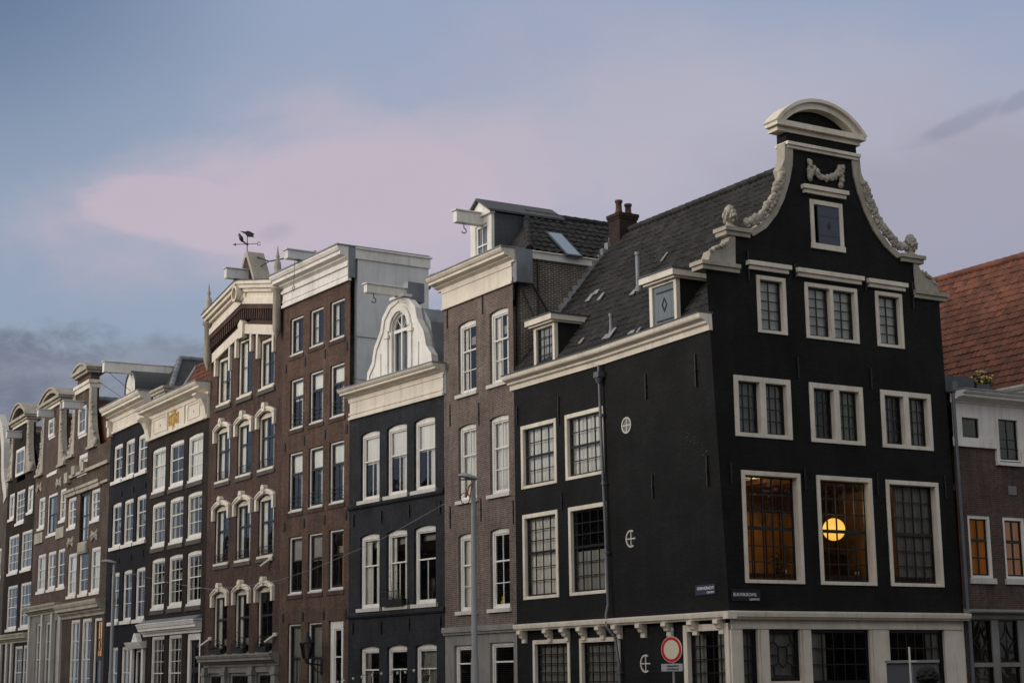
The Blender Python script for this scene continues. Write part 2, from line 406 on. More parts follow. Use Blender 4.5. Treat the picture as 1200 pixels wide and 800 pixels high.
    if cur == 'blindboth': curtain(w, T, iu1-W_*.5, iu1+.05, iz0-.1, iz1, cy+.04, cm)
    return w
def pxrects(f, rows, off=0.0):
    out = []
    for row in rows:
        q = []
        for a in row:
            u0, z1 = f.P(a[0], a[1], off); u1, z0 = f.P(a[2], a[3], off); q.append([u0, z0, u1, z1])
        zt = sum(r[3] for r in q)/len(q); zb = sum(r[1] for r in q)/len(q)
        w = sum(r[2]-r[0] for r in q)/len(q)
        for r in q:
            r[3] = zt*.75+r[3]*.25; r[1] = zb*.75+r[1]*.25
            c = (r[0]+r[2])/2; ww = (r[2]-r[0])*.4+w*.6; r[0] = c-ww/2; r[2] = c+ww/2
        out.append([tuple(r) for r in q])
    return out
def shell(h, H, depth, mat, z1, u0=None, u1=0.0, floors=(3.4, 6.6, 9.8, 13), side_mat=None):
    """party walls, back wall and inner floors of a house"""
    u0 = -F[h].w if u0 is None else u0; e = .02
    sd = MB(); sd.box(u0+e, u0+e+.25, .3, depth, 0, z1); sd.box(u1-e-.25, u1-e, .3, depth, 0, z1)
    sd.build('side_wall', side_mat or mat, H)
    b = MB(); b.box(u0+e+.25, u1-e-.25, depth-.25, depth, 0, z1); b.build('back_wall', mat, H)
    i = MB()
    for z in floors:
        if z < z1: i.box(u0+.28, u1-.28, .35, depth-.3, z-.15, z+.12)
    i.box(u0+.28, u1-.28, 3.2, 3.3, .1, z1-.1)
    i.box(u0+.28, u1-.28, .3, depth-.3, z1-.12, z1-.02)
    i.build('interior', M['inner'], H)
def tiles(mb, O, A, B, la, lb, inside=None, pa=.24, pb=.30, amp=.05, saw=.03, na=6, sweepn=3):
    """a tiled slope: wavy across, stepped along; A along the eave, B up the slope"""
    O, A, B = Vector(O), Vector(A).normalized(), Vector(B).normalized(); N = A.cross(B).normalized()
    if N.z < 0: N = -N
    ia = int(la/pa*na); nb = int(lb/pb)
    bs = []
    for k in range(nb+1):
        for t in (0, .5, .97):
            b = (k+t)*pb
            if b <= lb+1e-6: bs.append((b, 1-t))
    jit = {}
    vs = []; uvs = []
    for b, f in bs:
        kb = int(b/pb)
        for i in range(ia+1):
            a = la*i/ia; ka = int(a/pa)
            j = jit.setdefault((ka, kb), rnd.uniform(-.012, .012))
            ph = (a/pa) % 1
            h = amp*(.5+.5*math.cos(2*pi*ph))**.7 + saw*f + j
            vs.append(O+A*a+B*b+N*h); uvs.append((a, b))
    fs = []
    for r in range(len(bs)-1):
        for i in range(ia):
            if inside:
                a = la*(i+.5)/ia; b = (bs[r][0]+bs[r+1][0])/2
                if not inside(a, b): continue
            p = r*(ia+1)+i; q = (p, p+1, p+ia+2, p+ia+1)
            fs.append(q)
    if (A.cross(B)).z < 0: fs = [f[::-1] for f in fs]
    mb.add(vs, fs, False, uvs)
def ridge(mb, p0, p1, r=.12, step=.33):
    p0, p1 = Vector(p0), Vector(p1); L = (p1-p0).length; n = max(1, int(L/step))
    for i in range(n):
        a = p0+(p1-p0)*(i/n); b = p0+(p1-p0)*((i+1.05)/n); mb.cyl(a, b, r*1.08, r*.93, 8)
def pediment(H, T, uc, z0, w, h, th, yf, yb, mat, tymp, bt=.14):
    """segmental pediment: straight cornice with a projecting arched hood over it"""
    m1 = MB(T)
    R = (w*w/4+h*h)/(2*h); a = math.asin(w/2/R); cz = z0+h-R
    out = [(uc+R*math.sin(-a+2*a*i/16), cz+R*math.cos(-a+2*a*i/16)) for i in range(17)]
    mid = [(uc+(R-th*.35)*math.sin(-a+2*a*i/16), cz+(R-th*.35)*math.cos(-a+2*a*i/16)) for i in range(17)]
    inn = [(uc+(R-th)*math.sin((-a+2*a*i/16)*.93), cz+(R-th)*math.cos((-a+2*a*i/16)*.93)) for i in range(17)]
    m1.ring(out, mid, yf, yb); m1.ring(mid, inn, yf+.10, yb)
    m1.box(uc-w/2+.05, uc+w/2-.05, yf+.02, yb, z0-bt*.5, z0+.03); m1.box(uc-w/2+.16, uc+w/2-.16, yf+.16, yb, z0-bt, z0-bt*.5)
    p = m1.build('pediment', mat, H)
    m2 = MB(T); m2.prism([q for q in inn if q[1] > z0]+[(uc+w/2*.8, z0), (uc-w/2*.8, z0)], yf+.38, yb-.05); m2.build('tympanum', tymp, p)
    return p
def beam(H, f, u, ytip, z, h=.35, w=.28, yb=1.2, mat='white', hook=True, name='hoist_beam', roofcap=True):
    b = MB(); b.box(u-w/2, u+w/2, ytip, yb, z-h/2, z+h/2)
    if roofcap:
        b.box(u-w/2-.05, u+w/2+.05, ytip-.06, yb, z+h/2, z+h/2+.05)
    o = b.build(name, M[mat], H, .01)
    if hook:
        k = MB(); y = ytip+.35; pts = [(u, y, z-h/2+.02), (u, y, z-h/2-.16)]+[(u, y+.09*math.sin(t), z-h/2-.25+.09*math.cos(t)) for t in [q*.55 for q in range(0, 9)]]
        k.tube(pts, .018); k.build('hook', M['iron'], o)
    return o
def anchors(H, T, pts, mat='iron', w=.035, y=-.03):
    for u, za, zb in pts:
        a = MB(T); a.box(u-w/2, u+w/2, y, .02, za, zb); a.cyl((u, y-.015, (za+zb)/2), (u, .0, (za+zb)/2), w*.9, w*.9, 8); a.build('wall_anchor', M[mat], H)
def festoon(mb, pts, r, n, sy=.5, j=.5):
    L = [Vector((a[0], 0, a[1])) for a in pts]
    seg = [(q-p).length for p, q in zip(L[:-1], L[1:])]; tot = sum(seg)
    for i in range(n):
        t = tot*(i+.5)/n; k = 0
        while k < len(seg)-1 and t > seg[k]: t -= seg[k]; k += 1
        p = L[k]+(L[k+1]-L[k])*(t/seg[k])
        rr = r*rnd.uniform(1-j*.6, 1+j*.4)
        mb.blob((p.x+rnd.uniform(-r, r)*.55, -.06+rnd.uniform(-.03, .03), p.z+rnd.uniform(-r, r)*.55), rr, sy, rnd.uniform(.8, 1.1))
def text(parent, T, s, u, z, size, y, mat, name='lettering', align='LEFT', sx=1.0):
    c = bpy.data.curves.new(name, 'FONT'); c.body = s; c.size = size; c.extrude = .003; c.align_x = align
    t = bpy.data.objects.new('tmp', c); COL.objects.link(t)
    me = bpy.data.meshes.new_from_object(t.evaluated_get(bpy.context.evaluated_depsgraph_get())); bpy.data.objects.remove(t)
    X = Matrix.Translation((u, y, z)) @ Matrix.Rotation(pi/2, 4, 'X') @ Matrix.Diagonal((sx, 1, 1, 1))
    me.transform((T or Matrix()) @ X); me.materials.clear(); me.materials.append(mat)
    o = bpy.data.objects.new(name, me); COL.objects.link(o); o.parent = parent; return o
# =================================================================== CORNER HOUSE (side along the row, gable to the right)
f = F[10]; L = f.w; Wd = 8.30
H = thing('corner_house', 'black painted corner house with cream neck gable, dormers and a lamp-lit first floor', 'house', f.mat())
def k10(x, z): return .38*max(0, min(1, (z-3.3)/9.2))*max(0, min(1, (x+5.6)/5.6))
wp = lambda p: (p[0], p[1]-k10(p[0], p[2]), p[2])
def warp_side(mb): mb.v = [Vector(wp(v)) for v in mb.v]
def shr(r, e=.03): return (r[0]+e, r[1]+e, r[2]-e, r[3]-e)
side2, side1 = pxrects(f, [[(610.9,500.2,653,566.2),(662.3,486.7,708.8,553.8)],[(612.8,603.4,655.5,699.1),(666.5,595.1,713.2,694.1)]])
g0a = f.P(624.9,750); g0b = f.P(667.8,749.2); g0c = f.P(679.4,747.8); g0d = f.P(726.7,745)
gr0 = [(g0a[0], .9, g0b[0], g0a[1]), (g0c[0], .9, g0d[0], g0c[1])]
cw = f.P(802, 731.7)
corner_op = (cw[0], .9, -.02, cw[1]-.02)
mb = MB(); wall(mb, -L, -5.6, 3.16, 11.1, [shr(r) for r in side2+side1])
for i_ in range(8):
    for k_ in range(10): wall(mb, -5.6+.7*i_, -5.6+.7*(i_+1) if i_ < 7 else 0, 3.16+.794*k_, 3.16+.794*(k_+1), [], warp=wp)
wall(mb, -L, 0, 0, 3.16, [shr(r) for r in gr0]+[(corner_op[0]+.03, .9, -.001, corner_op[3]-.03)])
mb.build('side_front_wall', M['black'], H)
FL = dict(fm='cream', sm='ksash', rec=-.03, fd=.19, fw=.12, sw=.045, mb=.028, sill=0, rail=.07, gy=.10, glass='glassd', cm='curtg')
for i, r in enumerate(side2): window(H, None, r, dict(FL, tr=.5, up=(4,2), lo=(4,2), cur='sheer', cm='curt', glass='glass'))  # white sheers imitate bright sky reflections in these panes
for i, r in enumerate(side1): window(H, None, r, dict(FL, tr=.55, up=(4,3), lo=(4,3), cur='half' if i else 'sheer', cm='curt', glass='glass'))  # left sheer serves for both the curtains and the sky reflections
for i, r in enumerate(gr0): window(H, None, r, dict(FL, tr=None, up=(4,2), lo=(5,6), cur='sheer'))
window(H, None, corner_op, dict(FL, tr=None, lo=(5,5), cur='both', fw=.17, rec=-.06, fd=.22))
# ---- gable front
row3 = pxrects(G, [[(886,323,922.4,393.2),(1024.7,340,1059.7,409.1)]])[0]; row3m = pxrects(G, [[(942.2,330.6,1006.8,403.2)]])[0]
row2 = pxrects(G, [[(859,438.9,928.6,515.5),(947.6,447.8,1013.5,522.5),(1031.2,457,1093.3,528.5)]])[0]
row1 = pxrects(G, [[(868.1,550,942.9,683.9),(956.2,556.7,1027.4,686.4),(1037.5,562.4,1105.9,687.7)]])[0]
att = pxrects(G, [[(948.3,233.1,989.2,296.5)]])[0][0]
def ZA(x, y, off=0): return G.P(820+x/2.66667, 100+y/2.66667, off)
zs = 12.56; uc = 3.93
mir = lambda p: (2*uc-p[0], p[1])
mb = MB(TG)
wpg = lambda p: (p[0]-(.38*max(0, min(1, (p[2]-3.3)/9.2)) if p[0] < .05 else 0)-(.17*max(0, min(1, (p[2]-3.3)/9.2)) if p[0] > 8.2 else 0), p[1], p[2])
wall(mb, 0, 8.36, 3.16, zs, [shr(r) for r in row3+row3m+row2+row1], warp=wpg)
mb.build('gable_wall', M['black'], H)
inn = [ZA(*p) for p in [(108,552),(108,470),(165,472),(205,447),(238,405),(262,355),(278,300),(287,250),(288,200)]]
inn[0] = (inn[0][0], zs)
top_z = ZA(262,140)[1]+.05
hw = uc-inn[-1][0]
neck = MB(TG)
ol = inn+[(inn[-1][0], top_z)]
# neck wall split round the attic hatch
poly = ol+[mir(p) for p in ol[::-1]]
a_u0, a_z0, a_u1, a_z1 = shr(att)
def curve_u(z):
    best = ol[-1][0]
    for p, q in zip(ol[1:-1], ol[2:]):
        if min(p[1], q[1]) <= z <= max(p[1], q[1]) and q[1] != p[1]: best = p[0]+(q[0]-p[0])*(z-p[1])/(q[1]-p[1])
    return best
# lower shoulders up to hatch bottom, then left and right of it
zc = sorted([zs, a_z0, a_z1]+[p[1] for p in ol[1:]]); zc = [z for i, z in enumerate(zc) if z >= zs-1e-6 and (i == 0 or z-zc[i-1] > .004)]
hatch_lo = a_z0
for za, zb in zip(zc[:-1], zc[1:]):
    zm = (za+zb)/2
    if zb <= ol[1][1]+.002: ua = ub = ol[0][0]
    else: ua, ub = curve_u(za+1e-4), curve_u(zb-1e-4)
    if a_z0 < zm < a_z1:
        for q in ([(ua, za), (a_u0, za), (a_u0, zb), (ub, zb)], [(a_u1, za), (2*uc-ua, za), (2*uc-ub, zb), (a_u1, zb)]):
            neck.prism(q, 0, .34)
    else: neck.prism([(ua, za), (2*uc-ua, za), (2*uc-ub, zb), (ub, zb)], 0, .34)
neck.build('neck_wall', M['black'], H)
outc = [ZA(*p) for p in [(122,440),(160,425),(195,392),(222,350),(240,300),(250,262),(262,232),(262,180)]]
innc = inn[2:]+[inn[-1]]; innc = inn[2:9]+[(inn[-1][0], outc[-1][1])]
for sgn in (0, 1):
    fx = (lambda p: p) if not sgn else mir
    e = MB(TG); oc2 = [((a[0]*.45+b[0]*.55), (a[1]*.45+b[1]*.55)) for a, b in zip(outc, innc)]; oc2 = [o_ if i < 5 else outc[i] for i, o_ in enumerate(oc2)]; e.ring([fx(p) for p in oc2], [fx(p) for p in innc], -.05, .30)
    e.build('gable_coping', M['stone'], H)
    gl = MB(TG); festoon(gl, [fx(ZA(*p)) for p in [(138,432),(165,424),(200,392),(228,345),(246,298),(256,262)]], .085, 120, .8, .8)
    festoon(gl, [fx(ZA(*p)) for p in [(145,440),(175,430),(214,392),(240,345),(256,290)]], .06, 90, .9, .8)
    gl.build('fruit_garland', M['stone'], H)
    sl = MB(TG); a = fx(ZA(5,545,-.12)); b = fx(ZA(118,560)); zz = ZA(60,552,-.1)[1]
    sl.box(a[0], b[0], -.16, .42, zs-.02, zs+.09); sl.box(a[0]+(.06 if not sgn else -.06), b[0], -.10, .40, zs-.14, zs-.02)
    sc = [fx(ZA(*p)) for p in [(22,532),(34,516),(50,508),(62,496),(86,488),(94,466),(108,466),(108,548)]]
    sc[-1] = (sc[-1][0], zs+.08); sc[0] = (sc[0][0], zs+.08)
    sl.prism(sc, -.05, .33)
    festoon(sl, [fx(ZA(*p)) for p in [(30,524),(55,506),(80,494)]], .055, 9, .6)
    a = fx(ZA(78,452,-.1)); b = fx(ZA(162,468,-.1)); z1_ = fx(ZA(105,455))[1]
    sl.box(a[0], b[0], -.16, .42, z1_-.03, z1_+.08); sl.box(a[0]+(.05 if not sgn else -.05), b[0]-(.04 if not sgn else -.04), -.1, .38, z1_-.15, z1_-.03)
    sl.build('shoulder_stone', M['stone'], H, )
    fn = MB(TG); c = fx(ZA(102,440)); zt = ZA(102,372)[1]; hh = zt-(z1_+.08); z0_ = z1_+.08; cx = c[0]
    fn.lathe((cx, .12, z0_), [(.20,0),(.20,.05),(.12,.09),(.10,.16),(.17,.24*hh+.1)], 10)
    fn.blob((cx, .10, z0_+hh*.60), .17, .95, 1.7, 12, .05)
    for i in range(26):
        an = i*2.4; zz = z0_+hh*(.3+.6*(i/26)); rr = .155*math.sin(pi*min(.95, .25+.7*i/26))+.02
        fn.blob((cx+rr*math.cos(an), .10+rr*math.sin(an), zz), .05, 1, 1.5, 6)
    fn.blob((cx, -.10, z0_+hh*.5), .085, 1, .8, 8, .03)
    fn.build('lion_finial', M['stone'], H)
# top of the neck
zb1, zb0 = ZA(262,178)[1], ZA(290,205)[1]
tb = MB(TG); tb.box(uc-hw-.21, uc+hw+.21, -.09, .40, zb0+.05, zb1); tb.box(uc-hw-.26, uc+hw+.26, -.15, .44, zb1-.07, zb1+.02); tb.build('neck_band', M['cream'], H)
blk = MB(TG); blk.box(uc-hw-.2, uc+hw+.2, -.02, .40, zb1+.02, top_z+.02); blk.build('neck_block', M['black'], H)
pl, pr_, pt = ZA(238,110,-.2), ZA(523,152,-.2), ZA(378,45,-.2)
pw = pr_[0]-pl[0]; pz = (pl[1]+pr_[1])/2-.02
pediment(H, TG, (pl[0]+pr_[0])/2, pz, pw, pt[1]-pz, .28, -.22, .36, M['cream'], M['black'], .26)
fs_ = MB(TG)
festoon(fs_, [ZA(342,238), ZA(342,292)], .085, 12, .6); festoon(fs_, [ZA(348,258), ZA(365,282), ZA(392,294), ZA(418,286), ZA(434,262)], .085, 26, .6)
festoon(fs_, [ZA(438,258), ZA(438,315)], .085, 12, .6); festoon(fs_, [ZA(348,258), ZA(365,280), ZA(392,292), ZA(418,284), ZA(434,262)], .07, 30, .6); fs_.build('festoon', M['stone'], H)
# attic hatch with shutter
u0, z0, u1, z1 = att
fr = MB(TG); w_ = .13
fr.box(u0, u0+w_, -.03, .16, z0+.16, z1); fr.box(u1-w_, u1, -.03, .16, z0+.16, z1); fr.box(u0+w_, u1-w_, -.029, .15, z1-w_, z1); fr.box(u0-.02, u1+.02, -.06, .16, z0, z0+.16)
hf = fr.build('hatch_frame', M['cream'], H)
bd = MB(TG); bd.box(u0+w_, u1-w_, .2, .22, z0+.1, z1-.05); bd.build('hatch_dark_board', M['ksash'], hf)  # black board gives the open gap its darkness
sh = MB(TG); su = u0+w_+(u1-u0-2*w_)*.17; sh.box(su, u1-w_-.005, -.005, .035, z0+.19, z1-w_-.02)
for zq in (z0+.42, z1-.45): sh.box(su+.04, u1-w_-.02, -.015, -.004, zq, zq+.05)
so = sh.build('shutter', M['shutter'], hf)
dm = MB(TG); um = (su+u1-w_)/2; zm = (z0+z1)/2
dm.prism([(um-.07, zm), (um, zm-.13), (um+.07, zm), (um, zm+.13)], -.012, -.006); dm.build('black_diamond', M['ksash'], so)  # black diamond laid on the shutter for the dark of a hole
for (xa, xb, ya, yb) in ((155,288,560,583),(308,515,586,614),(530,652,617,638),(327,467,322,352)):
    a, b = ZA(xa, ya, -.15), ZA(xb, yb, -.15); zt = (ZA((xa+xb)/2, (ya+yb)/2-9)[1])
    li = MB(TG); li.box(a[0], b[0], -.17, .02, zt-.09, zt+.03); li.box(a[0]+.06, b[0]-.06, -.10, .02, zt-.20, zt-.09); li.build('lintel_cornice', M['cream'], H)
GF = dict(fm='cream', sm='ksash', rec=-.035, fd=.30, fw=.11, sw=.045, mb=.033, sill=0, rail=.09, gy=.20, glass='glassd', cm='curtg', tr=None)
for r in row3: window(H, TG, r, dict(GF, fw=.11, fd=.22, gy=.13, lo=(2,5), cur='sheer', cm='curt', glass='glass'))
window(H, TG, row3m[0], dict(GF, fw=.11, fd=.22, gy=.13, split=2, mw=.12, lo=(2,5), cur='sheer', cm='curt', glass='glass'))
for i, r in enumerate(row2): window(H, TG, r, dict(GF, fw=.14, fd=.24, gy=.15, split=2, mw=.20, lo=(3,4), cur='sheer' if i == 0 else 'both', cm='curtg', glass='glassd'))
for i, r in enumerate(row1): window(H, TG, r, dict(GF, fw=.115, tr=.5, up=(5,3), lo=(5,3), cur=['none', 'none', 'wideright'][i], cm='curtg', glass='glassd'))
anch = []
for x, ya, yb in ((934,418,443),(1019.5,431,456),(942,548,574),(1026.8,553,580),(1106,557,584),(875.5,293,329),(930.6,309,325),(1068,331,362),(1013,324,340),(855.5,541,566)):
    a, b = G.P(x, ya), G.P(x, yb); anch.append((a[0], b[1], a[1]))
anchors(H, TG, anch, 'iron', .04, -.045)
for x, ya, yb in ((654.9,464,498),(606.5,476,498),(823.8,416,454),(761,438,468),(767.4,556,583.5),(834.2,534,570),(658.8,577,597)):
    a, b = f.P(x, ya), f.P(x, yb); u = a[0]; kk = k10(u, a[1]); anchors(H, None, [(u, b[1], a[1])], 'iron', .045, -.045-kk)
# ---- ground floor of the gable: cream timber shopfront
zf = G.P(960, 737)[1]
def gx(x, y=760): return G.P(x, y)[0]
ops = [(gx(871), .9, gx(888.5), zf), (gx(902), 1.55, gx(938), zf), (gx(951.5), .5, gx(1020), zf), (gx(1043), .5, gx(1107.5), zf)]
mb = MB(TG); wall(mb, .002, 8.36, 0, 3.16, ops, th=.2, y=.0); mb.build('shopfront', M['cream'], H)
post = MB(TG)
for a, b in ((855.5,868),(890,900),(939.5,950),(1022,1041)): post.box(gx(a)+.02, gx(b), -.05, .01, 0, zf-.02)
post.box(.02, 8.3, -.04, .01, zf+.01, zf+.10); post.build('shopfront_posts', M['cream'], H)
for i, r in enumerate(ops):
    st = dict(GF, fm='ksash', rec=.08, fd=.10, fw=.035, gy=.12, tr=None, cur='none', mb=.03)
    if i == 0: st.update(lo=(2,5), cur='sheer')
    if i == 1: st.update(lo=(1,1), cur='sheer', cm='curtg')
    if i == 2: st.update(tr=.42, up=(5,3), lo=(5,2), cur='left', cm='curtg')
    if i == 3: st.update(tr=.42, up=(6,3), lo=(6,2), cur='right', cm='curtg')
    wn = window(H, TG, r, st)
    if i == 1:
        ld = MB(TG); u0, z0, u1, z1 = r; w_ = u1-u0; h_ = z1-z0; y = .11; X = lambda a, b: (u0+w_*a, y, z0+h_*b)
        for pts in ([(.36,.36),(.36,.66),(.64,.66),(.64,.36),(.50,.26),(.36,.36)], [(.36,.66),(.22,.76),(.05,.72)], [(.64,.66),(.78,.76),(.95,.72)],
                    [(.22,.76),(.28,.92),(.5,.96),(.72,.92),(.78,.76)], [(.36,.5),(.05,.5)], [(.64,.5),(.95,.5)], [(.36,.36),(.2,.3),(.2,.1),(.8,.1),(.8,.3),(.64,.36)], [(.05,.3),(.2,.3)], [(.8,.3),(.95,.3)]):
            ld.tube([X(*q) for q in pts], .024, 5)
        ld.build('lead_tracery', M['ksash'], wn)
# ---- band above the ground floor + corbels
bnd = MB(); prof = [(.02,0),(-.20,0),(-.22,.03),(-.28,.06),(-.30,.15),(-.30,.19),(.02,.22)]
bnd.sweep([(y, 3.15+z) for y, z in prof], -L+.25, .10); bnd.box(.10, .296, -.296, .0, 3.155, 3.338)
b = bnd.build('band_cornice', M['cream'], H)
bnd = MB(TG); bnd.sweep([(y*.97, 3.151+z) for y, z in prof], .001, 8.40); bnd.build('band_cornice', M['cream'], H)
for x in (616,646,666,686,708,727.5,756,786.6,817,848):
    u = f.P(x, 742)[0]; c = MB()
    pts = [(0,3.15),(-.28,3.15),(-.28,3.05),(-.2,3.0),(-.17,2.93),(-.09,2.9),(-.09,2.78),(0,2.76)]
    vs = [(u-.1, y, z) for y, z in pts]+[(u+.1, y, z) for y, z in pts]; n = len(pts)
    c.add(vs, [tuple(range(n)), tuple(range(2*n-1, n-1, -1))]+[(i, (i+1)%n, (i+1)%n+n, i+n) for i in range(n)]); c.build('corbel', M['cream'], H)
# ---- eaves cornice
c = MB(); n_ = 12
for i in range(n_):
    xa, xb = -L-.15+(L+.2)*i/n_, -L-.15+(L+.2)*(i+1)/n_
    P_ = [(.05,10.76),(-.06,10.76),(-.07,10.90),(-.16,10.94),(-.17,11.0),(-.33,11.06),(-.36,11.10),(-.38,11.20),(.05,11.20)]
    c.sweep(P_, xa, xb)
warp_side(c); eo = c.build('eaves_cornice', M['cream'], H)
gt = MB()
for i in range(n_):
    xa, xb = -L-.15+(L+.2)*i/n_, -L-.15+(L+.2)*(i+1)/n_
    gt.sweep([(-.40,11.20),(-.40,11.235),(.1,11.26),(.1,11.20)], xa, xb)
warp_side(gt); gt.build('gutter_lead', M['leadd'], eo)
# ---- downpipe
pu = f.P(709, 500)[0]
dp = MB(); k0 = 0
pts = [(f.P(705.7,425)[0], -.13, 10.75), (f.P(709,520)[0], -.12, 8.3), (f.P(712.5,600)[0], -.11, 6.3), (f.P(717.5,712)[0], -.14, 3.75), (f.P(718.5,722)[0], -.24, 3.45), (f.P(720.5,733)[0], -.27, 3.1), (f.P(725.5,745)[0], -.13, 2.8), (f.P(729.5,775)[0], -.12, 2.0), (f.P(731,800)[0], -.12, 0.1)]
dp.tube(pts, .045, 10); dp.box(pts[0][0]-.13, pts[0][0]+.13, -.24, -.01, 10.38, 10.54); dp.cyl((pts[0][0], -.13, 10.2), (pts[0][0], -.13, 10.36), .07, .13)
for z in (9.2, 7.2, 5.2, 1.8):
    uu = pts[0][0]+(pts[3][0]-pts[0][0])*(10.75-z)/7 if z > 3 else pts[7][0]
    dp.cyl((uu, -.12, z), (uu, -.12, z+.08), .075, .075, 10); dp.box(uu-.03, uu+.03, -.12, 0, z+.02, z+.06)
dp.build('downpipe', M['pipe'], H)
# ---- round vents
for x, y, r in ((736.3,498.3,.24),(740.7,630.9,.25),(757.2,777,.25)):
    u, z = f.P(x, y); k = k10(u, z); v = MB(); n = 24
    o_ = [(u+r*math.cos(2*pi*i/n), z+r*math.sin(2*pi*i/n)) for i in range(n)]; i_ = [(u+r*.82*math.cos(2*pi*i/n), z+r*.82*math.sin(2*pi*i/n)) for i in range(n)]
    (v.ring(o_, i_, -.03-k, .05-k, True) if y < 520 else v.ring(o_[4:21], i_[4:21], -.03-k, .05-k)); v.box(u-.018, u+.018, -.02-k, .02-k, z-r*.85, z+r*.85); v.box(u-r*.85, u+r*.85, -.022-k, .018-k, z-.018, z+.018)  # lower rings cut to crescents, their shaded right part left out
    vo = v.build('round_vent', M['sillw'], H)
    bk = MB(); bk.prism(i_, -.006-k, .003-k); bk.build('vent_back', M['gsash'] if y < 520 else M['ksash'], vo)
# worn patch of paint near the corner
rn = MB(); a0 = f.P(806,506); a1 = f.P(836,533)
for i in range(26):
    t = rnd.random(); u = a0[0]+(a1[0]-a0[0])*t+rnd.gauss(0,.09); z = a0[1]+(a1[1]-a0[1])*t+rnd.gauss(0,.10)
    s_ = rnd.uniform(.006,.016); k = k10(u, z); rn.box(u-s_*1.8, u+s_*1.8, -.004-k, .001-k, z-s_*.6, z+s_*.6)
rn.build('worn_paint', plain('worn_grey', (.07,.07,.07), .8), H)
# ---- roof
zr, ye = 16.42, 4.18
A = (1,0,0); B = (0, ye+.10, zr-11.22); lb = math.hypot(B[1], B[2])
rf = MB(); tiles(rf, (-L+.02,-.10,11.2), A, B, L-.30, lb-.04)
ro = rf.build('roof', M['tileg'], H)
rf = MB(); rf.add([(-L,Wd+.1,11.2),(-.3,Wd+.1,11.2),(-.3,ye,zr+.02),(-L,ye,zr+.02)], [(0,1,2,3)]); rf.build('rear_slope', M['tileg'], ro)
rd = MB(); ridge(rd, (-L,ye,zr+.03), (-.25,ye,zr+.03), .12, .36); rd.build('ridge_tiles', M['tileg'], ro)
# underlay + rear body
sd = MB(); sd.box(-L, -.30, Wd-.25, Wd, 0, 11.2); sd.box(-L, -L+.2, .02, Wd-.25, 0, 11.1)
sd.prism([(-L,0),(-L,0.001),(-L+.001,0)], 0, .001)
sd.build('rear_wall', M['black'], H)
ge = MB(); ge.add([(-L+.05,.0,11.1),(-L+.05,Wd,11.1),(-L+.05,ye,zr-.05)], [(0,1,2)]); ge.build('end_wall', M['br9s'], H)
it = MB(); it.box(-L+.25, -.32, .32, Wd-.3, 3.30, 3.42); it.box(-L+.25, -.32, .32, Wd-.3, 7.42, 7.6); it.box(-L+.25, -.32, .32, Wd-.3, 10.5, 10.62)
it.box(-L+.25, -5.0, 3.6, 3.7, .1, 10.5); it.box(-5.05, -4.95, .32, Wd-.3, .1, 10.5); it.box(-2.2, -2.1, .32, Wd-.3, 7.6, 10.5); it.build('interior', M['inner'], H)
# lead patches and roof vents
for x, y, h_, r in ((745.3,318,1.15,.075),(713.4,378,.55,.055)):
    off = 1.9 if y < 350 else .95
    def on_roof(px, py):
        # intersect the ray with the roof slope
        d = ray(px, py); o = f.W(0, -.10, 11.24); n = (f.X.cross((f.Y*B[1]+Vector((0,0,1))*B[2]))).normalized(); t = (o-EYE).dot(n)/d.dot(n); p = EYE+d*t-f.o
        return (p.dot(f.X), p.dot(f.Y), p.z)
    b0 = on_roof(x+3, 342 if y < 350 else 392)
    v = MB(); v.cyl((b0[0], b0[1], b0[2]-.1), (b0[0], b0[1], b0[2]+h_), r, r, 12); v.cyl((b0[0], b0[1], b0[2]+h_), (b0[0], b0[1], b0[2]+h_+.09), r*1.35, r*1.35, 12)
    v.lathe((b0[0], b0[1], b0[2]+.12), [(r*1.8,-.12),(r*1.1,.05)], 12); v.build('roof_vent_pipe', M['lead'], ro)
def patch(px, py, sa, sb):
    ld = MB(); p = Vector(on_roof(px, py)); Bn = Vector(B).normalized(); Nn = Vector((0,-Bn.z,Bn.y)); A_ = Vector(A)
    p = p+Nn*.085; c = [p-A_*sa-Bn*sb, p+A_*sa-Bn*sb, p+A_*sa*.8+Bn*sb, p-A_*sa*.6+Bn*sb]
    ld.add(c+[q-Nn*.03 for q in c], [(0,1,2,3),(0,4,5,1),(1,5,6,2),(2,6,7,3),(3,7,4,0)]); ld.build('lead_patch', M['leadl'], ro)
for q in ((706,349,.10,.16),(700,344,.16,.10),(693,350,.12,.18),(718,392,.12,.22),(712,396,.16,.10),(744,344,.13,.12),(683,401,.08,.12),(742,391,.16,.06),(750,389,.06,.12),(780,303,.05,.2)): patch(*q)
# stepped lead flashing along the far verge
st = MB()
for i in range(17):
    t = i/17; y = 1.2+3.2*t; z = 11.3+(zr-11.3)*(y/ye) if y < ye else zr
    st.box(-L-.02, -L+.16+.03*(i % 2), y, y+.26, z-.05, z+.30)
st.build('stepped_flashing', M['leadl'], ro)
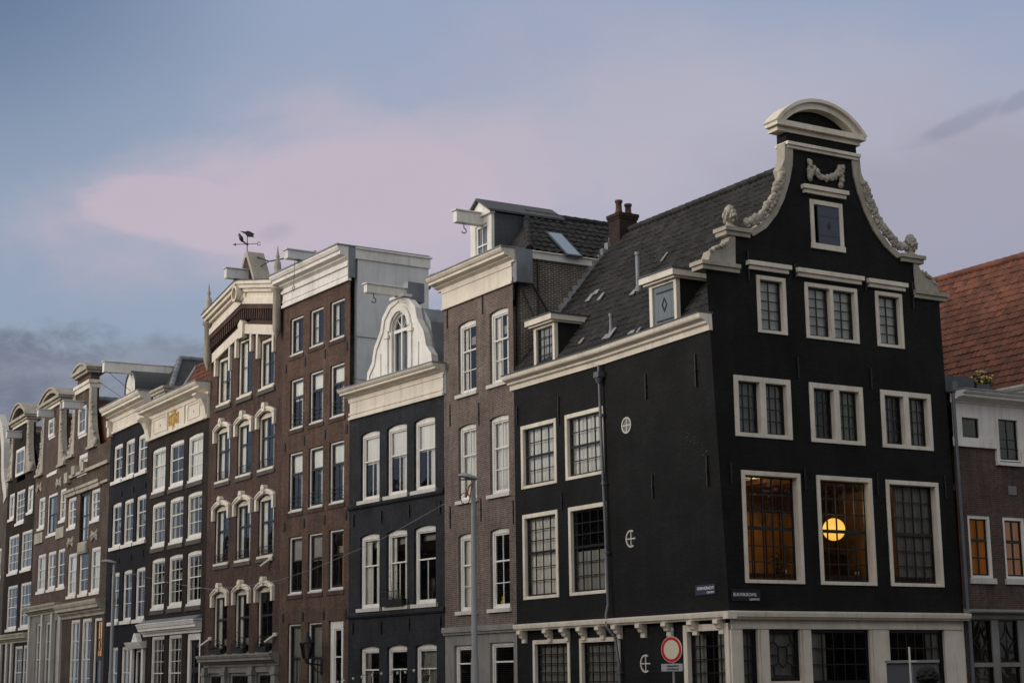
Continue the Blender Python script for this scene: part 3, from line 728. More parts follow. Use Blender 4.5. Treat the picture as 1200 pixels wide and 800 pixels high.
# dormers on the canal-side slope
def dormer(u0, u1, z0, z1, kind):
    yf = -.02; D = MB(); back = 1.75
    D.box(u0, u0+.04, yf+.03, back, z0, z1-.02); D.box(u1-.04, u1, yf+.03, back, z0, z1-.02)
    D.box(u0+.04, u1-.04, yf+.2, yf+.22, z0, z1-.05)
    o = D.build('dormer', M['blackwood'], ro)
    fr = MB(); fr.box(u0-.02, u0+.12, yf-.03, yf+.10, z0, z1-.0); fr.box(u1-.10, u1+.02, yf-.03, yf+.10, z0, z1); fr.box(u0+.12, u1-.10, yf-.025, yf+.10, z1-.10, z1); fr.box(u0+.12, u1-.10, yf-.025, yf+.10, z0, z0+.08)
    fr.build('dormer_frame', M['cream'], o)
    c = MB(); c.box(u0-.22, u1+.16, yf-.24, back+.1, z1+.03, z1+.21); c.box(u0-.14, u1+.10, yf-.15, back, z1-.03, z1+.03); c.build('dormer_cornice', M['cream'], o)
    c = MB(); c.box(u0-.25, u1+.19, yf-.27, back+.1, z1+.21, z1+.25); c.build('dormer_roof', M['leadd'], o)
    if kind == 'shutter':
        s_ = MB(); s_.box(u0+.13, u1-.11, yf+.03, yf+.06, z0+.09, z1-.11)
        for k in range(1, 5): uq = u0+.13+(u1-u0-.24)*k/5; s_.box(uq-.004, uq+.004, yf+.026, yf+.03, z0+.1, z1-.12)
        so = s_.build('dormer_shutter', M['shutg'], o)
        h_ = MB(); um, zm = (u0+u1)/2, (z0+z1)/2+.03
        h_.ring([(um-.13,zm),(um,zm+.22),(um+.13,zm),(um,zm-.22)], [(um-.08,zm),(um,zm+.14),(um+.08,zm),(um,zm-.14)], yf+.015, yf+.029, True)
        h_.box(u0+.25, u1-.13, yf+.02, yf+.03, z1-.32, z1-.27); h_.box(u0+.25, u1-.13, yf+.02, yf+.03, z0+.26, z0+.31); h_.build('shutter_ironwork', M['ksash'], o)
    else:
        g_ = MB(); A_, B_ = u0+.15, u1-.12; g_.add([(A_,yf+.07,z0+.1),(B_,yf+.07,z0+.1),(B_,yf+.07,z1-.12),(A_,yf+.07,z1-.12)], [(0,1,2,3)]); g_.build('dormer_pane', M['glass'], o)
        s_ = MB(); s_.box(A_-.02, A_+.02, yf+.04, yf+.08, z0+.1, z1-.12); s_.box(B_-.02, B_+.02, yf+.04, yf+.08, z0+.1, z1-.12); grid(s_, A_, B_, z0+.1, z1-.12, 3, 4, .028, yf+.05, yf+.078); s_.build('dormer_sash', M['dsash'], o)
        b_ = MB(); b_.box(A_, B_, yf+.13, yf+.14, z0+.1, z1-.1); b_.build('dormer_blind', M['curtg'], o)
    # sloping lead seam where the cheek meets the tiles
    s_ = MB()
    ya, yb = .02, 1.45
    za, zb = 11.26+(ya)*1.24, 11.26+yb*1.24
    s_.add([(u1+.0,ya,za+.02),(u1+.16,ya,za-.02),(u1+.16,yb,zb-.02),(u1,yb,zb+.02),(u1+.0,ya,za+.07),(u1+.16,ya,za+.05),(u1+.16,yb,zb+.05),(u1,yb,zb+.07)], [(4,5,6,7),(0,1,5,4),(1,2,6,5),(3,7,6,2)])
    s_.build('dormer_flashing', M['leadl'], o)
for (xa_, xb_, yt_, kd_) in ((762.5, 793.5, 326.5, 'shutter'), (626, 649.5, 377.5, 'window')):
    ua_, ub_ = f.P(xa_, 370, -.03)[0], f.P(xb_, 370, -.03)[0]; zt_ = f.P((xa_+xb_)/2, yt_, -.2)[1]
    dormer(ua_, ub_, 11.24, zt_, kd_)
# chimney
ch = MB(); ch.box(-L+.05, -L+.70, 3.80, 4.52, 15.0, 16.82); ch.box(-L+.02, -L+.73, 3.77, 4.55, 16.82, 16.90); ch.box(-L, -L+.75, 3.74, 4.58, 16.90, 17.02)
co = ch.build('chimney', brick('chimney_brick', (.058,.032,.026), (.045,.026,.022), (.07,.06,.055)), ro)
for y, hh in ((3.96,.50),(4.34,.42)):
    p = MB(); p.lathe((-L+.45, y, 17.0), [(.13,0),(.13,.1),(.11,.14),(.10,hh-.1),(.13,hh-.08),(.13,hh),(.09,hh)], 12); p.build('chimney_pot', M['copper'], co)
# ---- lamp-lit room on the first floor
rm = MB(TG); U0, U1, D0, D1, Z0, Z1 = .34, 7.98, .30, 4.6, 3.43, 7.40
rm.add([(U0,D1,Z0),(U1,D1,Z0),(U1,D1,Z1),(U0,D1,Z1)], [(0,1,2,3)]); rm.add([(U0,D0,Z0),(U0,D1,Z0),(U0,D1,Z1),(U0,D0,Z1)], [(0,1,2,3)]); rm.add([(U1,D0,Z0),(U1,D1,Z0),(U1,D1,Z1),(U1,D0,Z1)], [(3,2,1,0)])
rm.add([(U0,D0,Z1),(U1,D0,Z1),(U1,D1,Z1),(U0,D1,Z1)], [(0,1,2,3)]); rm.add([(U0,D0,Z0),(U1,D0,Z0),(U1,D1,Z0),(U0,D1,Z0)], [(3,2,1,0)])
rr2 = rm.build('lit_room', M['room'], H)
rb = MB(TG); rb.box(U0+.01, U1-.01, D1-.05, D1-.01, 6.55, Z1-.01)  # dark band and beams added to darken the top of the room
for q_ in range(9): rb.box(U0+.5+.85*q_, U0+.68+.85*q_, D0+.02, D1-.06, Z1-.26, Z1-.01)
rb.box(U0+.01, U1-.01, D1-.09, D1-.05, 6.50, 6.58); rb.build('room_top_darkening', M['wood'], rr2)
rb = MB(TG)
for q_ in range(14): rb.box(U0+.3+.55*q_, U0+.34+.55*q_, D1-.03, D1-.01, Z0, 6.5)
rb.build('wall_panelling', M['wood'], rr2)
gu, gz = G.P(977.3, 620, .95)
lm = thing('globe_lamp', 'large glowing yellow globe lamp hanging behind the middle first-floor window', 'lamp', G.mat() @ Matrix.Translation((gu, .95, gz)))
gb = MB(); n = 20; gb.lathe((0,0,0), [(.315*math.sin(pi*i/14), -.315*math.cos(pi*i/14)) for i in range(15)], 24)
t = NT('paper_globe_glow'); tc = t.new('ShaderNodeTexCoord').outputs['Object']
sx = t.new('ShaderNodeSeparateXYZ'); t.l.new(tc, sx.inputs[0])
colr = t.ramp(t.math('ADD', t.math('MULTIPLY', t.math('ABSOLUTE', sx.outputs[2]), 2.4), 0), [(0, (1.0,.62,.13)), (.8, (1.0,.50,.07))])
t.l.new(colr, t.b.inputs['Emission Color']); t.b.inputs['Emission Strength'].default_value = 1.25; t.b.inputs['Base Color'].default_value = (.6,.4,.2,1)
gb.build('shade', t.m, lm)
cd = MB(); cd.cyl((0,0,.30), (0,0,Z1-gz), .008, .008, 6); cd.cyl((0,0,.30), (0,0,.36), .04, .04, 8); cd.build('cord', M['ksash'], lm)
# a few furnishings that show through the panes
def furn(name, label, cat, boxes, mat):
    m_ = MB(TG)
    for b_ in boxes: m_.box(*b_)
    o = m_.build(name, mat); o.matrix_world = f.mat(); return tag(o, label, cat)
wu = [((r[0]+r[2])/2) for r in row1]
def pbox(x0, y0, x1, y1, dp, th):
    a, b = G.P(x0, y0, dp), G.P(x1, y1, dp); return (a[0], b[0], dp, dp+th, b[1], a[1])
furn('bookcase', 'dark bookcase standing behind the right first-floor window of the corner house', 'bookcase', [pbox(1058,625,1060,690,2.2,.3), pbox(1069,625,1071,690,2.2,.3)]+[pbox(1060,y,1069,y+1.2,2.2,.3) for y in (628,640,652,664,676)]+[pbox(1060.4+1.4*i,644+((i*7)%4),1061.6+1.4*i,652,2.24,.2) for i in range(6)]+[pbox(1060.4+1.4*i,656+((i*5)%4),1061.6+1.4*i,664,2.24,.2) for i in range(6)], M['wood'])
furn('doorway', 'dark narrow cupboard seen low under the glowing globe in the middle lit window', 'doorway', [pbox(983,651,992.5,690,4.2,.35), pbox(982,649,993.5,651,4.15,.4)], M['wood'])  # wooden box stands in for a dark doorway
furn('picture_frame', 'small dark picture on the orange wall just right of the globe lamp', 'picture', [pbox(991,629,1001,640,4.5,.04)], M['ksash'])
furn('sideboard', 'dark low sideboard at the left of the middle lit window', 'sideboard', [pbox(964,648,978,690,3.4,.4), pbox(963,646.5,979,648,3.35,.45)], M['wood'])
for uq, lb_ in ((row1[0][2]-.42, 'small white cup on the left first-floor window sill of the corner house'), (row1[1][2]-.42, 'small white cup on the middle first-floor window sill of the corner house')):
    c = MB(); c.lathe((0,0,0), [(.001,0),(.055,0),(.065,.11),(.055,.11),(.05,.02)], 12); o = c.build('candle_cup', M['curt'], None); o.matrix_world = G.mat() @ Matrix.Translation((uq, .30, row1[0][1]+.28)); tag(o, lb_, 'cup')
sf = MB(TG)
for r in row1: sf.box(r[0]+.02, r[2]-.02, .22, .42, r[1]+.18, r[1]+.278)
sf.build('inner_sill', M['wood'], H)
pt_ = thing('potted_plant', 'leafy potted plant on the inner sill of the left first-floor window', 'plant', G.mat() @ Matrix.Translation((row1[0][2]-.62, .34, row1[0][1]+.28)))
c = MB(); c.lathe((0,0,0), [(.001,0),(.07,0),(.09,.15),(.08,.15)], 10); c.build('pot', M['copper'], pt_)
c = MB()
for i in range(70):
    an, el = rnd.random()*6.28, rnd.uniform(.2,1.5); l_ = rnd.uniform(.12,.5); p = Vector((math.cos(an)*math.cos(el)*l_*.6, math.sin(an)*math.cos(el)*l_*.3, .15+math.sin(el)*l_))
    s_ = .05; q = Vector((rnd.uniform(-1,1), rnd.uniform(-1,1), rnd.uniform(-1,1))).normalized()*s_; w_ = q.cross(Vector((0,0,1)))*.6; c.add([p-q, p+w_, p+q, p-w_], [(0,1,2,3)])
    if i % 5 == 0: c.tube([(0,0,.12), p], .004, 4)
c.build('foliage', M['leaf'], pt_)
pl_ = bpy.data.lights.new('room_fill_light', 'POINT'); pl_.energy = 56; pl_.color = (1.0,.66,.30); pl_.shadow_soft_size = .25  # added light with no visible source, brightens the room beyond the globe
po = bpy.data.objects.new('room_fill_light', pl_); COL.objects.link(po); po.matrix_world = G.mat() @ Matrix.Translation((3.0, 2.6, 6.5))
# little warm light in the second floor left window
lt = MB(); lt.blob((0,0,0), .05, 1, 1, 10, 0); o = lt.build('wall_light', plain('bulb_glow', (.8,.5,.2), .5, emit=(1,.55,.15), es=1.2)); q = G.P(897.5,484,.6); o.matrix_world = G.mat() @ Matrix.Translation((q[0], .6, q[1])); tag(o, 'tiny warm bulb glowing inside the left second-floor window of the gable', 'lamp')
# street name plates
def plate(fr, x0, y0, x1, y1, mat, lines, name, label, lm_, par=0, warpk=0):
    a, b = fr.P(x0, y0), fr.P(x1, y1); w_, h_ = b[0]-a[0], a[1]-b[1]
    e = thing(name, label, 'street sign', fr.mat() @ Matrix.Translation((a[0], -.02-warpk, b[1])))
    m_ = MB(); m_.box(0, w_, -.012, .012, 0, h_); m_.build('sign_plate', mat, e, .003)
    for s, u, z, sz, al, sx_ in lines: text(e, None, s, w_*u, h_*z, h_*sz, -.016, lm_, 'lettering', al, sx_)
u_, z_ = f.P(828, 690)
plate(f, 816.5,685.5,840,695.5, M['signb'], [('HERENGRACHT', .96, .50, .42, 'RIGHT', .92), ('CENTRUM', .96, .12, .28, 'RIGHT', .9)], 'street_name_sign', 'greyish blue street name plate on the side wall just left of the corner', M['ltr'], 0, k10(u_, z_))
plate(G, 856,690,890.5,704, M['signn'], [('BLAUWBURGWAL', .06, .42, .42, 'LEFT', .76), ('CENTRUM', .96, .06, .27, 'RIGHT', .9)], 'street_name_sign', 'navy street name plate low on the gable just right of the corner', M['ltr'])
# =================================================================== HOUSE 9: narrow brown-grey brick house
def house(h, name, label, cat='house'):
    return thing(name, label, cat, F[h].mat())
def PS(h, u, x, y): return F[h].side(u).P(x, y)
def zat(h, x, y, off=0): return F[h].P(x, y, off)[1]
f = F[9]; w = f.w
H = house(9, 'canal_house', 'narrow grey-brown brick house with a skylight and hook beam, left of the black corner house')
r3, r2, r1 = pxrects(f, [[(536.7,380.2,558.4,462.5),(573.3,365.6,596.5,448)],[(537,500,558.8,587.3),(573.6,489,597,580.4)],[(537,626,558.4,719),(574,620,598,716)]])
b0 = pxrects(f, [[(532.5,758,557,790),(573.6,750.6,602.5,788)]])[0]
b0 = [(r[0], .9, r[2], r[3]) for r in b0]
zb = zat(9, 560, 738.5)
RI = .07
mb = MB(); wall(mb, -w, 0, zb, 14.33, [r+(RI,) for r in r3+r2+r1]); mb.build('front_wall', M['br9'], H)
mb = MB(); wall(mb, -w, 0, 0, zb, b0); mb.build('base_wall', M['greystone'], H)
mb = MB(); mb.box(-w-.05, .02, -.12, .02, zb-.02, zb+.16); mb.box(-w-.03, .0, -.07, .02, zb-.10, zb-.02); mb.build('base_cornice', M['greystone'], H)
S9 = dict(tr=.62, up=(2,1), lo=(2,2), rise=RI, fw=.10, rec=.09, sill=.12, so=.12, sp=.09)
for r in r3: window(H, None, r, dict(S9, cur='both'))
for i, r in enumerate(r2): window(H, None, r, dict(S9, cur='sheer'))
for i, r in enumerate(r1): window(H, None, r, dict(S9, cur='sheer' if i == 0 else 'none'))
for r in b0: window(H, None, r, dict(S9, rise=0, tr=.7, up=(1,1), lo=(1,1), cur='none', sill=.08, so=.02))
fr = MB(); fr.box(-w-.03, .04, -.05, .03, 14.32, 14.96); fr.box(-w-.04, .06, -.09, .03, 14.28, 14.36); fr.box(-w-.04, .06, -.08, .03, 14.86, 14.97); fr.build('frieze', M['cream'], H)
c = MB(); cornice(c, -w-.30, .22, 14.97, 15.42, .55); co = c.build('crown_cornice', M['cream'], H)
c = MB(); c.box(-w-.34, .26, -.58, .35, 15.42, 15.46); c.box(.05, .30, -.02, .60, 14.3, 15.42); c.build('cornice_lead', M['lead'], co)
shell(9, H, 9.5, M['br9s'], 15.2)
c = MB(); c.box(-.16, .07, .62, 8, 15.20, 15.42); c.box(-.16, .12, .62, 8, 15.42, 15.47); c.build('side_fascia', M['white'], H)
c = MB(); B_ = (-2.3, 0, 1.95); lb = math.hypot(2.3, 1.95); tiles(c, (.10,.60,15.46), (0,1,0), B_, 7.3, lb, lambda a, b: a > b*.45, .30, .36, .05, .04)
ro = c.build('roof', M['tileg'], H)
c = MB(); c.add([(-w,.6,15.46),(-2.3,.6+1.4,17.42),(.1,.6,15.46)], [(0,2,1)]); c.add([(-w,.6,15.46),(-w,8,15.46),(-2.3,8,17.42),(-2.3,2,17.42)], [(0,3,2,1)]); c.build('left_slope', M['tileg'], ro)
c = MB(); ridge(c, (-2.3,1.9,17.46), (-2.3,8,17.46), .13, .4); ridge(c, (.08,.62,15.52), (-2.3,1.95,17.46), .12, .4); c.build('ridge_tiles', M['tileg'], ro)
# skylight in the right slope
def on9(px, py):
    d = ray(px, py); n = f.Y.cross(f.X*B_[0]+Vector((0,0,B_[2]))).normalized(); o = f.W(.10, 0, 15.54); t = (o-EYE).dot(n)/d.dot(n); p = EYE+d*t-f.o; return Vector((p.dot(f.X), p.dot(f.Y), p.z))
q = [on9(*p) for p in ((665,305),(681,305),(664,274),(643,272.5))]
ym = (q[0].y+q[1].y+q[2].y+q[3].y)/4; q0, q1 = on9(664,303), on9(653,274)
Bn = Vector(B_).normalized(); N9 = Vector((-B_[2]*-1, 0, 2.3)).normalized()
def slab(mb, a, b, ya, yb, hh, lift=.0):
    a, b = Vector(a), Vector(b); vs = []
    for L_ in (lift, lift+hh): vs += [Vector((a.x,ya,a.z))+N9*L_, Vector((a.x,yb,a.z))+N9*L_, Vector((b.x,yb,b.z))+N9*L_, Vector((b.x,ya,b.z))+N9*L_]
    mb.add(vs, [(4,5,6,7),(0,1,5,4),(1,2,6,5),(2,3,7,6),(3,0,4,7)])
c = MB(); slab(c, q0+(q1-q0)*.12, q1, ym-.36, ym+.30, .04); sk = c.build('skylight', M['leadd'], ro)
c = MB(); slab(c, q0+(q1-q0)*.12+Bn*.07, q1-Bn*.07, ym-.29, ym+.23, .012, .04); c.build('skylight_pane', plain('skylight_glass', (.38,.47,.60), .15, .75, 1.0), sk)
# hoist dormer
uA, uB, yf = -3.45, -2.05, .45
D = MB(); D.prism([(uA,15.4),(uB,15.4),(uB,17.25),((uA+uB)/2,17.72),(uA,17.25)], yf+.06, 3.2); D.box(uB-.2, uB, yf+.1, 3.4, 15.4, 17.2); do = D.build('dormer', M['lead'], H)
D = MB(); D.box(uA-.03, uA+.32, yf-.04, yf+.07, 15.4, 17.28); D.box(uB-.25, uB+.03, yf-.04, yf+.07, 15.4, 17.28); D.box(uA+.32, uB-.25, yf-.035, yf+.07, 16.95, 17.28)
D.prism([(uA-.08,17.28),(uB+.08,17.28),((uA+uB)/2,17.78)], yf-.10, yf+.06); D.box(uA-.1, uB+.1, yf-.14, yf+.06, 17.2, 17.28); D.build('dormer_front', M['white'], do)
D = MB(); D.prism([(uA-.16,17.26),((uA+uB)/2,17.80),(uB+.16,17.26),(uB+.16,17.33),((uA+uB)/2,17.88),(uA-.16,17.33)], yf-.22, 3.3); D.build('dormer_roof', M['leadd'], do)
window(do, None, (uA+.32, 15.5, uB-.25, 16.95), dict(rec=yf, fd=.06, fw=.05, sill=0, tr=.5, up=(2,1), lo=(2,1), cur='sheer', cm='curtg'), 'dormer_window')
ub = (uA+uB)/2; yt = PS(9, ub, 533, 252)[0]
beam(H, f, ub, yt, 17.12, .40, .26, yf+.2)
for x, y in ((602,338),(524.5,372),(566,355),(561.5,485),(527.8,487),(564,597),(528,606),(602,600)):
    a = f.P(x, y); anchors(H, None, [(a[0], a[1]-.38, a[1]+.38)], 'iron', .03, -.035)
c = MB(); c.tube([(.06,.25,14.9),(.10,.35,14.0),(.30,.7,13.0),(.12,1.0,12.6)], .035); c.tube([(.08,.45,14.7),(.12,1.3,13.4),(.35,1.9,13.1)], .03); c.tube([(.09,.9,15.2),(.09,.95,12.2)], .025); c.build('side_pipes', M['iron'], H)
# yellow teddy-like toy seen behind the pane: kept as a plain yellow soft toy
o = MB(); o.blob((0,0,.10), .10, .8, 1.0, 10, .03); o.blob((0,0,.24), .07, .9, 1.0, 10, .03); o.blob((-.09,-.02,.12), .035, 1, 1, 6); o.blob((.09,-.02,.12), .035, 1, 1, 6)
o = o.build('soft_toy', plain('yellow_felt', (.75,.55,.03), .9)); o.matrix_world = f.mat() @ Matrix.Translation((r1[1][0]+.42, .24, r1[1][1]+.22)); tag(o, 'bright yellow toy on the window sill of the grey-brown brick house', 'toy')

# =================================================================== HOUSE 8: blue-black painted house
f = F[8]; w = f.w
H = house(8, 'canal_house', 'blue-black painted brick house with a white bell gable dormer on its cornice')
R = pxrects(f, [[(423,508,444.4,587.5),(453,499.6,477,581.5),(485,492,510.2,575.5)],[(422,627,444.4,715.5),(453,621.6,477,713),(485,617,511,710.5)],[(422,757,444,790),(453.6,755.4,477,788),(486.6,754,512,786)]])
R[2] = [(r[0], .9, r[2], r[3]) for r in R[2]]
mb = MB(); wall(mb, -w, 0, 0, 11.36, [r+(.09,) for r in R[0]+R[1]+R[2]]); mb.build('front_wall', M['blue'], H)
S8 = dict(tr=.60, up=(1,1), lo=(2,1), rise=.09, fw=.11, rec=.09, sill=.13, so=.14, sp=.09)
for i, r in enumerate(R[0]): window(H, None, r, dict(S8, cur=['blindboth', 'blindboth', 'blindboth'][i]))
for i, r in enumerate(R[1]): window(H, None, r, dict(S8, cur=['both', 'both', 'none'][i]))
for i, r in enumerate(R[2]): window(H, None, r, dict(S8, cur=['left', 'none', 'sheer'][i], cm='curtg'))
for y in (593, 720):
    z = zat(8, 411, y+5); c = MB(); c.sweep([(.01,z),(-.05,z),(-.09,z+.06),(-.09,z+.12),(-.04,z+.20),(.01,z+.22)], -w, 0); c.build('string_course', M['blue'], H)
fr = MB(); fr.box(-w+.1, .02, -.05, .03, 11.33, 12.04); fr.box(-w+.05, .04, -.10, .03, 11.30, 11.40); fr.box(-w+.05, .04, -.08, .03, 11.48, 11.56); fr.box(-w+.05, .04, -.08, .03, 11.94, 12.04); fr.build('frieze', M['cream'], H)
c = MB(); cornice(c, -w+.0, .12, 12.04, 12.40, .55); co = c.build('crown_cornice', M['cream'], H)
c = MB(); c.box(-w-.02, .15, -.58, 1.2, 12.40, 12.44); c.box(.02, .20, -.03, .5, 11.35, 12.40); c.build('cornice_lead', M['lead'], co)
shell(8, H, 9.5, M['blue'], 12.35)
def Z2(x, y, off=0.1): return f.P(400+x/2.9636, 230+y/2.9636, off)
half = [Z2(*p) for p in [(322,572),(318,548),(300,520),(296,492),(291,470),(268,425),(262,385),(240,358),(222,348)]]
uc8 = (Z2(95,635)[0]+half[0][0])/2
zt8 = half[-1][1]; half[0] = (half[0][0], 12.42); half = [(uc8+abs(a-uc8), z) for a, z in half]
half[-1] = (uc8+.05, zt8)
poly = [(2*uc8-a, z) for a, z in half]+half[::-1]
wl, wr = Z2(186,560)[0], Z2(242,560)[0]; ah = (wr-wl)/2; wc = uc8; az = Z2(214,402)[1]
# gable board with an arched opening: slices
g = MB(); N = 40; zz0 = 12.42
def hw8(z):
    for p, q in zip(half[:-1], half[1:]):
        if p[1] <= z <= q[1] and q[1] > p[1]: return (p[0]+(q[0]-p[0])*(z-p[1])/(q[1]-p[1]))-uc8
    return .05
def hole(z):
    zs_ = az-ah
    if z < zs_: return ah
    if z < az: return math.sqrt(max(0, ah*ah-(z-zs_)**2))
    return 0
zl = sorted({*[p[1] for p in half], *[az-ah+ah*math.sin(t*pi/16) for t in range(9)]}); zl = [z for i, z in enumerate(zl) if i == 0 or z-zl[i-1] > .003]
for a, b in zip(zl[:-1], zl[1:]):
    for sg in (-1, 1):
        g.prism([(uc8+sg*hole(a+1e-4), a), (uc8+sg*hw8(a+1e-4), a), (uc8+sg*hw8(b-1e-4), b), (uc8+sg*hole(b-1e-4), b)], .06, .30)
do = g.build('gable_dormer', M['white'], H)
e = MB()
for sg in (-1, 1):
    pl_ = [(uc8+sg*(a-uc8), z) for a, z in half]; e.ring([(x+sg*.02, z+.03) for x, z in pl_], [(x-sg*.12, z-.10) for x, z in pl_], .01, .06)
    e.box(uc8+sg*(ah+.20), uc8+sg*(ah+.34), .0, .06, 12.42, az-ah+.05); e.box(uc8+sg*(ah+.12), uc8+sg*(ah+.42), -.04, .06, az-ah-.25, az-ah-.13)
    e.box(uc8+sg*(ah+.75), uc8+sg*(ah+.80), .02, .06, 12.42, 13.5)
e.ring([(uc8+(ah+.28)*math.cos(pi*i/14), az-ah+(ah+.28)*math.sin(pi*i/14)) for i in range(15)], [(uc8+(ah+.06)*math.cos(pi*i/14), az-ah+(ah+.06)*math.sin(pi*i/14)) for i in range(15)], -.01, .06)
e.box(uc8-.5, uc8+.5, -.08, .3, zt8-.02, zt8+.08)
e.build('dormer_mouldings', M['white'], do)
s_ = MB(); s_.ring([(uc8+ah*math.cos(pi*i/14), az-ah+ah*math.sin(pi*i/14)) for i in range(15)], [(uc8+(ah-.07)*math.cos(pi*i/14), az-ah+(ah-.07)*math.sin(pi*i/14)) for i in range(15)], .16, .24)
s_.box(uc8-ah, uc8-ah+.07, .16, .24, 12.42, az-ah); s_.box(uc8+ah-.07, uc8+ah, .16, .24, 12.42, az-ah); s_.box(uc8-.035, uc8+.035, .155, .24, 12.42, az-.05); s_.box(uc8-ah, uc8+ah, .15, .24, az-ah-.12, az-ah)
for a in (45, 90, 135): s_.cyl((uc8, .2, az-ah), (uc8+ah*.95*math.cos(math.radians(a)), .2, az-ah+ah*.95*math.sin(math.radians(a))), .018, .018, 6)
s_.build('arched_sash', M['white'], do)
s_ = MB(); s_.add([(uc8-ah,.21,12.42),(uc8+ah,.21,12.42)]+[(uc8+ah*math.cos(pi*i/14), .21, az-ah+ah*math.sin(pi*i/14)) for i in range(15)], [tuple(range(17))]); s_.build('arched_pane', M['glass'], do)
s_ = MB(); s_.box(uc8-ah-.1, uc8+ah+.1, .42, .43, 12.42, az); s_.build('dormer_curtain', M['curt'], do)
g = MB(); sh_ = [(uc8+(a-uc8)*.97, min(z, zt8)-.02) for a, z in half]; rp = [(uc8-2.2,12.42),(uc8-1.75,14.2),(uc8-1.3,14.75),(uc8-.5,14.95),(uc8+.5,14.95),(uc8+1.3,14.75),(uc8+1.75,14.2),(uc8+2.2,12.42)]
g.prism(rp, .305, 6.5)
for k in range(1, 6): g.prism([(uc8+(a-uc8)*1.012, z+.015) for a, z in rp], .3+k*1.05, .34+k*1.05)
g.build('dormer_roof', M['lead'], do)
g = MB(); rr_ = [(-w,12.3),(-w+.01,12.4),(-.1,12.4),(0,12.3)]
g.box(-w+.1, -.1, .9, 6.5, 12.35, 12.5); ro = g.build('roof', M['leadd'], H)
qd = F[8].side(-1.0).P(512, 321); yb_ = max(7.0, qd[0]); g = MB()
zr8 = F[8].P(508, 322, 6.8)[1]; ue8 = F[8].P(524, 330, 6.8)[0]
tiles(g, (ue8-3.5, 4.0, zr8-3.2), (1,0,0), (0,2.8,3.2), 3.5, math.hypot(2.8, 3.2), None, .28, .34, .05, .04); g.build('rear_roof', M['tileg'], ro)
yt = PS(8, uc8, 428, 343)[0]; beam(H, f, uc8, yt, zt8+.20, .30, .24, 1.0, 'white', True)
g = MB(); g.box(uc8-.2, uc8+.2, .3, 1.0, zt8-.1, zt8+.62); g.build('hoist_box', M['lead'], H)
for x, y in ((447.5,605),(480,599),(415,610),(516,594),(447,735),(480,731),(414,736),(516.5,729)):
    a = f.P(x, y); anchors(H, None, [(a[0], a[1]-.22, a[1]+.22)], 'iron', .06, -.05)
# window box with plants on the middle first-floor window
r = R[1][1]
bx = thing('window_box', 'black railed flower box on the middle first-floor window of the blue-black house', 'flower box', f.mat() @ Matrix.Translation(((r[0]+r[2])/2, 0, r[1]+.14)))
hw_ = (r[2]-r[0])/2
c = MB(); c.box(-hw_, hw_, -.22, -.02, 0, .22); c.build('trough', M['iron'], bx)
c = MB(); c.tube([(-hw_,-.25,.0),(-hw_,-.25,.50),(hw_,-.25,.50),(hw_,-.25,.0)], .012); c.tube([(-hw_,-.25,.25),(hw_,-.25,.25)], .01)
for i in range(1, 9): c.cyl((-hw_+2*hw_*i/9,-.25,0), (-hw_+2*hw_*i/9,-.25,.5), .007, .007, 4)
c.build('railing', M['iron'], bx)
c = MB()
for i in range(150):
    p = Vector((rnd.uniform(-hw_,hw_), rnd.uniform(-.24,-.02), .2+abs(rnd.gauss(0,.12)))); q = Vector((rnd.uniform(-1,1), rnd.uniform(-1,1), rnd.uniform(-1,1))).normalized()*.04; w2 = q.cross(Vector((0,0,1)))*.6; c.add([p-q,p+w2,p+q,p-w2], [(0,1,2,3)])
for x_ in (-.25, .1):
    pts = [(x_,-.1,.2),(x_+.03,-.1,.7),(x_-.02,-.1,1.2)]; c.tube(pts, .006, 4)
    for i in range(30):
        p = Vector((x_+rnd.gauss(0,.07), -.1+rnd.gauss(0,.04), rnd.uniform(.4,1.35))); q = Vector((rnd.uniform(-1,1), rnd.uniform(-1,1), rnd.uniform(-1,1))).normalized()*.035; w2 = q.cross(Vector((0,0,1)))*.6; c.add([p-q,p+w2,p+q,p-w2], [(0,1,2,3)])
c.build('plants', M['leaf'], bx)
# two dark chair backs / head-shaped silhouettes are furniture seen through the third window
r = R[1][2]
for x_, hh, lb in ((.55, .95, 'dark rounded chair back behind the right first-floor window of the blue-black house'), (1.05, 1.15, 'dark round lamp right of the chair back in the blue-black house window')):
    c = MB(); 
    if x_ < .8: c.blob((0,0,hh-.32), .20, .3, 1.6, 12, 0); c.cyl((0,0,0), (0,0,hh-.4), .05)
    else: c.blob((0,0,hh-.1), .13, .8, 1.1, 12, 0); c.cyl((0,0,0), (0,0,hh-.1), .02); c.cyl((0,0,0), (0,0,.03), .12)
    o = c.build('chair_back' if x_ < .8 else 'desk_lamp', M['iron']); o.matrix_world = f.mat() @ Matrix.Translation((r[0]+x_, .45, r[1]+.1)); tag(o, lb, 'chair' if x_ < .8 else 'lamp')
hb = thing('hanging_basket', 'small terracotta pot hanging before the right ground-floor window of the blue-black house', 'flower pot', f.mat() @ Matrix.Translation((f.P(505,793)[0], -.18, f.P(505,793)[1])))
c = MB(); c.lathe((0,0,0), [(.001,-.14),(.07,-.14),(.12,.05),(.12,.09),(.001,.08)], 12); c.build('pot', M['copper'], hb)
c = MB(); c.tube([(0,.18,.42),(0,0,.40),(0,0,.09)], .01); 
for i in range(60):
    p = Vector((rnd.gauss(0,.06), rnd.gauss(0,.06), .1+abs(rnd.gauss(0,.10)))); q = Vector((rnd.uniform(-1,1), rnd.uniform(-1,1), rnd.uniform(-1,1))).normalized()*.04; w2 = q.cross(Vector((0,0,1)))*.5; c.add([p-q,p+w2,p+q,p-w2], [(0,1,2,3)])
c.build('plant', M['leaf'], hb)

